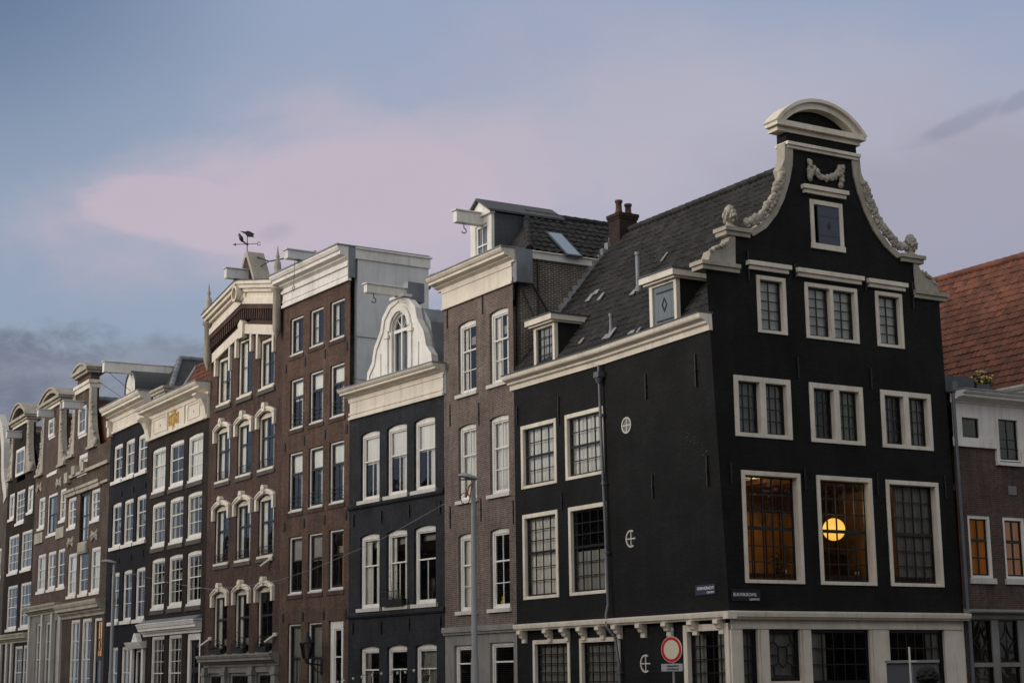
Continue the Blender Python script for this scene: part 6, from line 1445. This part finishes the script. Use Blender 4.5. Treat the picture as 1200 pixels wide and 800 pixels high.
pz = c.z-.47; k = MB(); k.box(-.30,.30,-.012,.010,pz-.02,pz+.15-.00); k.box(-.30,-.20,-.0135,-.012,pz-.015,pz+.145); pl_ = k.build('text_plate', plain('plate_grey', (.40,.40,.43), .4), e, .002)
text(pl_, None, 'uitgezonderd', 0.03, pz+.082, .068, -.016, M['ltrk'], 'lettering', 'CENTER', .92); text(pl_, None, 'bromfietsen', 0.03, pz+.012, .068, -.016, M['ltrk'], 'lettering', 'CENTER', 1.0)
z2 = c.z-.78-.27; disc(.27, -.010, .012, z2+.02).build('lower_sign_face', M['signw'], e)
k = MB(); k.ring([(.26*math.cos(2*pi*i/40), z2+.02+.26*math.sin(2*pi*i/40)) for i in range(40)], [(.20*math.cos(2*pi*i/40), z2+.02+.20*math.sin(2*pi*i/40)) for i in range(40)], -.014, -.009, True); k.build('lower_red_ring', M['red'], e)
# wall lantern on house 7
f = F[7]; a = f.P(377, 779); e = thing('wall_lantern', 'old black iron street lantern on a scrolled bracket fixed to the red-brown house', 'lantern', f.mat() @ Matrix.Translation((a[0], 0, a[1])))
lx = -.0; ly = -.62
k = MB(); k.cyl((0,0,0), (0,ly,.10), .03, .025, 8); k.box(-.06,.06,-.03,0,-.35,.25); k.tube([(0,-.02,-.28),(0,-.25,-.20),(0,-.42,-.02),(0,ly+.08,.09)], .02, 6); k.tube([(0,-.22+.08*math.sin(t*.8), .0+.08*math.cos(t*.8)-.06) for t in range(7)], .015, 5); k.build('bracket', M['iron'], e)
k = MB(); k.lathe((0,ly,.10), [(.02,-.05),(.09,0),(.06,.05),(.08,.10),(.14,.14)], 6); k.lathe((0,ly,.80), [(.28,0),(.30,.03),(.16,.16),(.12,.20),(.13,.26),(.05,.32),(.06,.38),(.01,.46)], 6)
for i in range(6): an = 2*pi*i/6; k.cyl((.14*math.cos(an), ly+.14*math.sin(an), .24), (.27*math.cos(an), ly+.27*math.sin(an), .81), .014, .014, 5)
k.build('lantern_frame', M['iron'], e)
k = MB(); k.lathe((0,ly,0), [(.13,.25),(.255,.80)], 6); k.build('lantern_glass', M['glassd'], e)
k = MB(); k.cyl((.40,ly,.72), (-.40,ly,.72), .012, .012, 5); k.build('ladder_bar', M['iron'], e)
# overhead cable along the row and the string of small bulbs
pts = []
for h_, x, y in ((9,521,590),(8,480,613),(8,442,634),(8,400,652),(7,365,667),(7,325,680),(6,285,687),(6,247,690),(5,200,683),(4,152,671)):
    q = F[h_].P(x, y, -.5); pts.append(F[h_].W(q[0], -.5, q[1]))
k = MB(); k.tube(pts, .009, 5); tag(k.build('overhead_cable', M['steel']), 'thin grey cable sagging across the fronts of the row', 'cable')
e = thing('light_string', 'string of small pale bulbs hung before the ground floor of the blue-black house', 'string lights')
pts = []; xs = [(396,797),(403,795),(414,793),(424,791),(436,789),(447,787),(458,787),(466,786.5),(475,785.5),(485,783.5)]
for x, y in xs: q = F[8].P(x, y, -.9); pts.append(F[8].W(q[0], -.9, q[1]))
k = MB(); k.tube(pts, .010, 5); k.build('wire', M['iron'], e)
for p in pts: k = MB(); k.blob(p-Vector((0,0,.05)), .045, 1, 1.2, 8, 0); k.cyl(p-Vector((0,0,.02)), p, .02, .02, 6); k.build('bulb', M['sillw'], e)
# cabinet, slim white pole, person at the lower right
p = at(1068.7, 774, dist=19.6); a = math.atan2(p.x, p.y); Mx = Matrix.Translation((p.x, p.y, 0)) @ Matrix.Rotation(-a, 4, 'Z')
e = thing('utility_cabinet', 'plain grey metal cabinet standing behind the person at the lower right', 'cabinet', Mx)
hw_ = 57/2/FPX*19.6; zt = p.z
k = MB(); k.box(-hw_,hw_,0,.45,.08,zt-.02); k.build('body', M['steel'] if 0 else paint('cabinet_grey', (.105,.11,.125), .5, .1), e, .012)
k = MB(); k.box(-hw_-.015,hw_+.015,-.02,.47,zt-.02,zt+.01); k.build('lid', M['steel'], e); k = MB(); k.box(-hw_-.02,hw_+.02,-.02,.47,0,.08); k.build('plinth', M['greystone'], e)
k = MB(); k.box(-.004,.004,-.006,.0,.12,zt-.05); k.box(.03,.06,-.03,-.0,.95,1.08); k.box(hw_-.12,hw_-.06,-.006,0,zt-.10,zt-.06); k.build('door_seam', M['steel'], e)
p = at(1065.3, 757.5, dist=19.2); e = thing('white_pole', 'slim white pole with a short crossbar rising in front of the grey cabinet', 'pole', Matrix.Translation((p.x, p.y, 0)))
k = MB(); k.cyl((0,0,0), (0,0,p.z), .014, .011, 8); k.lathe((0,0,0), [(.06,0),(.06,.02),(.02,.04)], 10); k.build('mast', M['white'], e); zc_ = at(1065, 774.5, dist=19.2).z
k = MB(); k.cyl((-.01,0,zc_), (.075,0,zc_), .008, .008, 6); k.build('crossbar', M['white'], e)

def skinmesh(name, verts, edges, radii, mat, parent=None, sub=2, root=0):
    me = bpy.data.meshes.new(name); me.from_pydata(verts, edges, []); o = bpy.data.objects.new(name, me); COL.objects.link(o)
    sk = o.modifiers.new('skin', 'SKIN'); sk.use_smooth_shade = True
    lay = me.skin_vertices[0].data if me.skin_vertices else None
    if lay is None:
        bpy.context.view_layer.objects.active = o
        bm = __import__('bmesh').new(); bm.from_mesh(me); bm.verts.layers.skin.verify(); bm.to_mesh(me); bm.free(); lay = me.skin_vertices[0].data
    for i, r in enumerate(radii): lay[i].radius = r if isinstance(r, tuple) else (r, r); lay[i].use_root = (i == root)
    sb = o.modifiers.new('sub', 'SUBSURF'); sb.levels = sub; sb.render_levels = sub
    bpy.context.view_layer.update()
    dm = bpy.data.meshes.new_from_object(o.evaluated_get(bpy.context.evaluated_depsgraph_get())); bpy.data.objects.remove(o)
    dm.materials.clear(); dm.materials.append(mat)
    for p_ in dm.polygons: p_.use_smooth = True
    o = bpy.data.objects.new(name, dm); COL.objects.link(o)
    if parent: o.parent = parent
    return o
p = at(1087, 782, dist=17.4); S_ = p.z/1.72
skin_m = plain('skin', (.42,.25,.18), .6); coat = plain('dark_coat', (.02,.022,.03), .9); trs = plain('dark_trousers', (.015,.016,.022), .9); hairm = paint('dark_hair', (.006,.005,.005), .6, .4); shoe = plain('shoe_leather', (.01,.01,.01), .5)
e = thing('person', 'person with short dark hair seen from behind, only the head showing at the bottom edge', 'person', Matrix.Translation((p.x, p.y, 0)) @ Matrix.Rotation(.25, 4, 'Z') @ Matrix.Scale(S_, 4))
V_ = []; E_ = []; Rd = []
def vv_(x, y, z, r, par=None):
    V_.append((x, y, z)); Rd.append(r)
    if par is not None: E_.append((par, len(V_)-1))
    return len(V_)-1
pel = vv_(0,0,.93,(.15,.11)); wst = vv_(0,0,1.08,(.13,.10),pel); chs = vv_(0,.0,1.27,(.17,.11),wst); shd = vv_(0,0,1.40,(.12,.08),chs); nk = vv_(0,.01,1.47,.055,shd); nk2 = vv_(0,.02,1.53,.055,nk); hd = vv_(0,.03,1.60,(.075,.09),nk2); hd2 = vv_(0,.03,1.66,(.07,.085),hd)
nose = vv_(0,.125,1.585,.012,hd)
for s in (-1, 1):
    ear = vv_(s*.078,.02,1.595,.014,hd)
    sh_ = vv_(s*.16,0,1.40,.055,shd); el = vv_(s*.21,-.02,1.13,.042,sh_); wr = vv_(s*.21,.06,.89,.028,el); pm = vv_(s*.205,.08,.83,(.022,.036),wr)
    for q, (dy, ln) in enumerate(((.035,.075),(.012,.085),(-.012,.08),(-.034,.062))):
        k1 = vv_(s*.203,.08+dy,.79,.0095,pm); k2 = vv_(s*.197,.083+dy,.79-ln*.55,.009,k1); k3 = vv_(s*.188,.085+dy,.79-ln,.0075,k2)
    t1 = vv_(s*.185,.12,.83,.011,pm); t2 = vv_(s*.178,.14,.795,.009,t1)
    hp_ = vv_(s*.09,0,.88,.085,pel); kn = vv_(s*.10,.01,.50,.058,hp_); an_ = vv_(s*.10,-.01,.09,.038,kn); ft = vv_(s*.11,.06,.04,.036,an_); te = vv_(s*.115,.15,.03,.03,ft)
skinmesh('body', V_, E_, Rd, skin_m, e)
skinmesh('coat', [(0,0,.88),(0,0,1.08),(0,0,1.27),(0,0,1.41),(.16,0,1.41),(.215,-.02,1.13),(.212,.055,.91),(-.16,0,1.41),(-.215,-.02,1.13),(-.212,.055,.91),(0,.01,1.48)], [(0,1),(1,2),(2,3),(3,4),(4,5),(5,6),(3,7),(7,8),(8,9),(3,10)], [(.175,.135),(.155,.12),(.19,.13),(.14,.10),.072,.058,.045,.072,.058,.045,.068], coat, e)
skinmesh('trousers', [(0,0,.95),(.095,0,.87),(.10,.01,.50),(.10,-.01,.10),(-.095,0,.87),(-.10,.01,.50),(-.10,-.01,.10)], [(0,1),(1,2),(2,3),(0,4),(4,5),(5,6)], [(.155,.12),.10,.075,.06,.10,.075,.06], trs, e)
k = MB()
for i in range(420):
    th = rnd.uniform(0, 2*pi); ph = rnd.uniform(0, 1.75 if math.sin(th) < .3 else 1.0)
    r0 = .1; c_ = Vector((0,.018,1.625)); dn = Vector((math.sin(ph)*math.cos(th)*.088, math.sin(ph)*math.sin(th)*.108, math.cos(ph)*.10))
    k.blob(c_+dn, rnd.uniform(.016,.026), 1, 1, 5)
k.lathe((0,0,0), [(.001,1.722),(.05,1.712),(.082,1.68),(.092,1.63),(.088,1.56),(.07,1.53)], 14)
k.build('hair', hairm, e)
k = MB()
for s in (-1, 1): k.blob((s*.032,.112,1.615), .011, 1, 1, 8, 0)
k.build('eyes', plain('eye', (.6,.6,.6), .3), e); k = MB(); k.box(-.024,.024,.105,.116,1.545,1.553); k.build('mouth', plain('lip', (.35,.12,.1), .5), e)
for s in (-1, 1): k = MB(); k.blob((s*.112,.075,.038), .062, 2.1, .62, 10, .02); k.build('shoe', shoe, e)

# =================================================================== HOUSES ACROSS THE CANAL (they shade and mirror in the lower windows)
xs_ = -210; i = 0
while xs_ < 40:
    wd = rnd.uniform(8.5, 12.5); hz = rnd.uniform(14.0, 16.5); fr_ = Fr(F[10].W(xs_+wd, -45), -F[10].X, -F[10].Y)
    H = thing('canal_house', 'plain canal house on the opposite quay', 'house', fr_.mat(), 'houses on the opposite quay')
    ops = [(.9+(wd-1.8)/3*c_+.2, 1.2+3.2*r_, .9+(wd-1.8)/3*(c_+1)-.2, 3.4+3.2*r_) for c_ in range(3) for r_ in range(3 if hz < 13 else 4)]
    ops = [o_ for o_ in ops if o_[3] < hz-.6]
    k = MB(); wall(k, 0, wd, 0, hz, ops); k.build('front_wall', M[['br7','br9','br5','br3','black'][i % 5]], H)
    k = MB(); k.box(0, .2, .3, 9, 0, hz); k.box(wd-.2, wd, .3, 9, 0, hz); k.box(.2, wd-.2, 8.8, 9, 0, hz); k.box(.2,wd-.2,.5,.6,0,hz-.1); k.build('side_wall', M['br7'], H)
    k = MB(); cornice(k, 0, wd, hz, hz+.6, .5); k.build('crown_cornice', M['white'], H)
    k = MB(); k.add([(0,0,hz+.6),(wd,0,hz+.6),(wd,9,hz+.6),(0,9,hz+.6),(wd/2,2.5,hz+3.0),(wd/2,8,hz+3.0)], [(0,1,4),(1,2,5,4),(2,3,5),(3,0,4,5)]); k.build('roof', M['tileg'], H)
    k = MB()
    for o_ in ops: k.box(o_[0], o_[0]+.1, .06, .14, o_[1], o_[3]); k.box(o_[2]-.1, o_[2], .06, .14, o_[1], o_[3]); k.box(o_[0]+.1, o_[2]-.1, .06, .14, o_[3]-.1, o_[3]); k.box(o_[0]+.1, o_[2]-.1, .06, .14, o_[1], o_[1]+.1); k.box(o_[0]+.1, o_[2]-.1, .07, .13, (o_[1]+o_[3])/2, (o_[1]+o_[3])/2+.07)
    k.build('window_frames', M['white'], H)
    xs_ += wd+.01; i += 1

ys_ = -70
while ys_ < 60:
    wd = rnd.uniform(6.5, 9.5); hz = rnd.uniform(11.0, 13.5); fr_ = Fr(F[10].W(54, ys_), F[10].Y, -F[10].X); fr_ = Fr(F[10].W(54, ys_), F[10].Y, F[10].X*1)
    fr_ = Fr(F[10].W(54, ys_+wd), -F[10].Y, F[10].X)
    H = thing('canal_house', 'plain canal house across the side canal', 'house', fr_.mat(), 'houses across the side canal')
    k = MB(); ops = [(.9+(wd-1.8)/3*c_+.2, 1.2+3.2*r_, .9+(wd-1.8)/3*(c_+1)-.2, 3.4+3.2*r_) for c_ in range(3) for r_ in range(3)]; wall(k, 0, wd, 0, hz, ops); k.build('front_wall', M[['br9','br7','br3','br5'][i % 4]], H)
    k = MB(); k.box(0, .2, .3, 9, 0, hz); k.box(wd-.2, wd, .3, 9, 0, hz); k.box(.2, wd-.2, 8.8, 9, 0, hz); k.box(.2,wd-.2,.5,.6,0,hz-.1); k.build('side_wall', M['br7'], H)
    k = MB(); cornice(k, 0, wd, hz, hz+.6, .5); k.build('crown_cornice', M['white'], H)
    k = MB(); k.add([(0,0,hz+.6),(wd,0,hz+.6),(wd,9,hz+.6),(0,9,hz+.6),(wd/2,2.5,hz+3.0),(wd/2,8,hz+3.0)], [(0,1,4),(1,2,5,4),(2,3,5),(3,0,4,5)]); k.build('roof', M['tileg'], H)
    ys_ += wd+.01; i += 1

# =================================================================== SKY AND LIGHT
W = bpy.data.worlds.new('World'); SC.world = W; W.use_nodes = True; nt = W.node_tree; N_ = nt.nodes; Lk = nt.links
bg = N_['Background']; tcw = N_.new('ShaderNodeTexCoord').outputs['Generated']
SUN = Vector((-.985,-.17,0)).normalized(); SEL = math.radians(13)
def wm(op, a, b=None, c=None):
    x = N_.new('ShaderNodeMath'); x.operation = op
    for i, q in enumerate((a, b, c)):
        if q is None: continue
        if isinstance(q, (int, float)): x.inputs[i].default_value = q
        else: Lk.new(q, x.inputs[i])
    return x.outputs[0]
def wramp(fac, stops, interp='EASE'):
    x = N_.new('ShaderNodeValToRGB'); x.color_ramp.interpolation = interp; Lk.new(fac, x.inputs[0]); e = x.color_ramp.elements
    e[0].position, e[0].color = stops[0][0], (*stops[0][1], 1); e[1].position, e[1].color = stops[-1][0], (*stops[-1][1], 1)
    for p, c in stops[1:-1]: q = e.new(p); q.color = (*c, 1)
    return x.outputs[0]
def wmix(fac, a, b, bt='MIX'):
    x = N_.new('ShaderNodeMix'); x.data_type = 'RGBA'; x.blend_type = bt
    for i, q in ((0, fac), (6, a), (7, b)):
        if isinstance(q, tuple): x.inputs[i].default_value = (*q, 1)
        elif isinstance(q, (int, float)): x.inputs[i].default_value = q
        else: Lk.new(q, x.inputs[i])
    return x.outputs[2]
sp = N_.new('ShaderNodeSeparateXYZ'); Lk.new(tcw, sp.inputs[0])
den = wm('MAXIMUM', wm('ABSOLUTE', sp.outputs[1]), .08)
X_ = wm('DIVIDE', sp.outputs[0], den); Z_ = wm('DIVIDE', sp.outputs[2], den)
cb = N_.new('ShaderNodeCombineXYZ'); Lk.new(X_, cb.inputs[0]); Lk.new(Z_, cb.inputs[1])
def wnoise(scale, det, rough, sx=1, sy=1, off=(0,0,0), dist=0):
    mp = N_.new('ShaderNodeMapping'); mp.inputs['Scale'].default_value = (sx, sy, 1); mp.inputs['Location'].default_value = off; Lk.new(cb.outputs[0], mp.inputs[0])
    x = N_.new('ShaderNodeTexNoise'); x.inputs['Scale'].default_value = scale; x.inputs['Detail'].default_value = det; x.inputs['Roughness'].default_value = rough; x.inputs['Distortion'].default_value = dist; Lk.new(mp.outputs[0], x.inputs['Vector']); return x.outputs['Fac']
def XZ(px, py): d = ray(px, py); return d.x/d.y, d.z/d.y
def ellipse(px, py, rx, ry, rot=0):
    """normalised distance from a cloud centre given as a sky direction"""
    cx, cz = XZ(px, py); c, s = math.cos(rot), math.sin(rot)
    dx = wm('SUBTRACT', X_, cx); dz = wm('SUBTRACT', Z_, cz)
    a = wm('DIVIDE', wm('ADD', wm('MULTIPLY', dx, c), wm('MULTIPLY', dz, s)), rx/2000); b = wm('DIVIDE', wm('SUBTRACT', wm('MULTIPLY', dz, c), wm('MULTIPLY', dx, s)), ry/2000)
    return wm('SQRT', wm('ADD', wm('MULTIPLY', a, a), wm('MULTIPLY', b, b)))
def smooth(x, lo, hi):
    m_ = N_.new('ShaderNodeMapRange'); m_.interpolation_type = 'SMOOTHSTEP'; Lk.new(x, m_.inputs[0]); m_.inputs[1].default_value = lo; m_.inputs[2].default_value = hi; m_.inputs[3].default_value = 1; m_.inputs[4].default_value = 0; return m_.outputs[0]
zpos = wm('MAXIMUM', Z_, 0)
base = wramp(wm('MULTIPLY', zpos, 1.6), [(0, (.335,.385,.475)), (.18, (.34,.40,.50)), (.42, (.325,.385,.51)), (.68, (.315,.375,.525)), (.82, (.32,.34,.40)), (1.0, (.37,.37,.38))])
base = wmix(smooth(X_, -.26, -.08), base, wmix(1, base, (.90,.95,.955), 'MULTIPLY'))
base = wmix(smooth(ellipse(-60, -70, 430, 330, .0), .15, 1.15), base, wmix(1, base, (.50,.58,.66), 'MULTIPLY'))   # vignette-like darkening painted into the sky's upper left
n1 = wnoise(3.2, 6, .55, 1, 1.6); n2 = wnoise(9, 7, .6, 1, 1.8, (3,1,0), .4)
nz = wm('ADD', wm('MULTIPLY', wm('SUBTRACT', n1, .5), 1.3), wm('MULTIPLY', wm('SUBTRACT', n2, .5), .95))
def cloud(px, py, rx, ry, rot, lo, hi, amt=1): return wm('MULTIPLY', smooth(wm('ADD', ellipse(px, py, rx, ry, rot), nz), lo, hi), amt)
pink = cloud(430, 235, 400, 130, .10, .35, 1.15)
pink2 = cloud(840, 190, 560, 190, .0, .3, 1.3, .85)
pink = wm('MAXIMUM', pink, cloud(260, 258, 180, 60, -.15, .65, 1.05, 1.0))
col = wmix(pink2, base, (.465,.455,.545)); col = wmix(pink, col, (.53,.462,.548))
lav = cloud(1150, 260, 330, 170, 0, .2, 1.3, .75); col = wmix(lav, col, (.35,.345,.44))
n3 = wnoise(14, 8, .62, 1, 1.6, (7,2,0), .6); n4 = wnoise(46, 8, .6, 1, 1.5, (2,5,0), .3)
def gcloud(px, py, rx, ry, rot, lo, hi, k=.9): return smooth(wm('ADD', ellipse(px, py, rx, ry, rot), wm('ADD', wm('MULTIPLY', wm('SUBTRACT', n3, .5), k*1.5), wm('ADD', wm('MULTIPLY', wm('SUBTRACT', n4, .5), .9), wm('MULTIPLY', nz, .3)))), lo, hi)
gr = gcloud(60, 470, 210, 82, .0, .60, 1.20)
gr = wm('MAXIMUM', gr, wm('MULTIPLY', gcloud(170, 415, 110, 26, .05, .5, 1.1), .75))
gcol = wmix(smooth(wm('ADD', wm('MULTIPLY', n3, .6), wm('MULTIPLY', n4, .4)), .62, .38), (.165,.190,.255), (.255,.28,.35))
col = wmix(wm('MULTIPLY', gr, .92), col, gcol)
st = wm('MAXIMUM', wm('MULTIPLY', gcloud(1125, 145, 75, 12, .42, .2, 1.15), .6), wm('MULTIPLY', gcloud(1195, 118, 40, 12, .5, .2, 1.15), .65))
st = wm('MAXIMUM', st, wm('MULTIPLY', gcloud(322, 272, 30, 16, .3, .2, 1.1), .3))
col = wmix(wm('MULTIPLY', st, .8), col, (.25,.265,.36))
fine = wm('ADD', .955, wm('MULTIPLY', n2, .09)); cbf = N_.new('ShaderNodeCombineXYZ')
for i in range(3): Lk.new(fine, cbf.inputs[i])
col = wmix(1, col, cbf.outputs[0], 'MULTIPLY')
# afterglow: the sky is several times brighter round the set sun, behind the camera
vd = N_.new('ShaderNodeVectorMath'); vd.operation = 'DOT_PRODUCT'; Lk.new(tcw, vd.inputs[0]); vd.inputs[1].default_value = (SUN.x*math.cos(.15), SUN.y*math.cos(.15), math.sin(.15))
glow = wm('POWER', wm('MAXIMUM', wm('ADD', wm('MULTIPLY', vd.outputs['Value'], .55), .45), 0), 2.6)
cg = N_.new('ShaderNodeCombineXYZ'); GL = 1.25
for i, k_ in enumerate((1.0, .95, .90)): Lk.new(wm('MULTIPLY', glow, GL*k_), cg.inputs[i])
sky = N_.new('ShaderNodeTexSky'); sky.sky_type = 'NISHITA'; sky.sun_disc = False; sky.sun_elevation = math.radians(15); sky.sun_rotation = math.atan2(SUN.x, SUN.y); sky.air_density = 1.2; sky.dust_density = 2
back = smooth(sp.outputs[1], -.30, .45)
skym = wmix(1, sky.outputs[0], (.04,.036,.032), 'MULTIPLY')
col = wmix(wm('MULTIPLY', back, .8), col, (.37,.365,.375))
cw_ = N_.new('ShaderNodeMix'); cw_.data_type = 'RGBA'; cw_.blend_type = 'ADD'; cw_.inputs[0].default_value = 1; Lk.new(col, cw_.inputs[6]); Lk.new(wmix(back, (0,0,0), cg.outputs[0]), cw_.inputs[7])
c2 = N_.new('ShaderNodeMix'); c2.data_type = 'RGBA'; c2.blend_type = 'ADD'; c2.inputs[0].default_value = 1; Lk.new(cw_.outputs[2], c2.inputs[6]); Lk.new(wmix(back, (0,0,0), skym), c2.inputs[7])
Lk.new(c2.outputs[2], bg.inputs[0]); bg.inputs[1].default_value = 1.0
sl = bpy.data.lights.new('sun', 'SUN'); sl.energy = 1.25; sl.angle = math.radians(15); sl.color = (1.0,.93,.86)
so = bpy.data.objects.new('sun', sl); COL.objects.link(so)
sd = Vector((SUN.x*math.cos(SEL), SUN.y*math.cos(SEL), math.sin(SEL))); so.rotation_euler = (-sd).to_track_quat('-Z', 'Y').to_euler()
vs = SC.view_settings; SC.display_settings.display_device = 'sRGB'; vs.view_transform = 'Standard'; vs.look = 'None'; vs.exposure = 0; vs.gamma = 1; vs.use_curve_mapping = False
SC.cycles.max_bounces = 8; SC.cycles.transparent_max_bounces = 12; SC.cycles.use_denoising = True
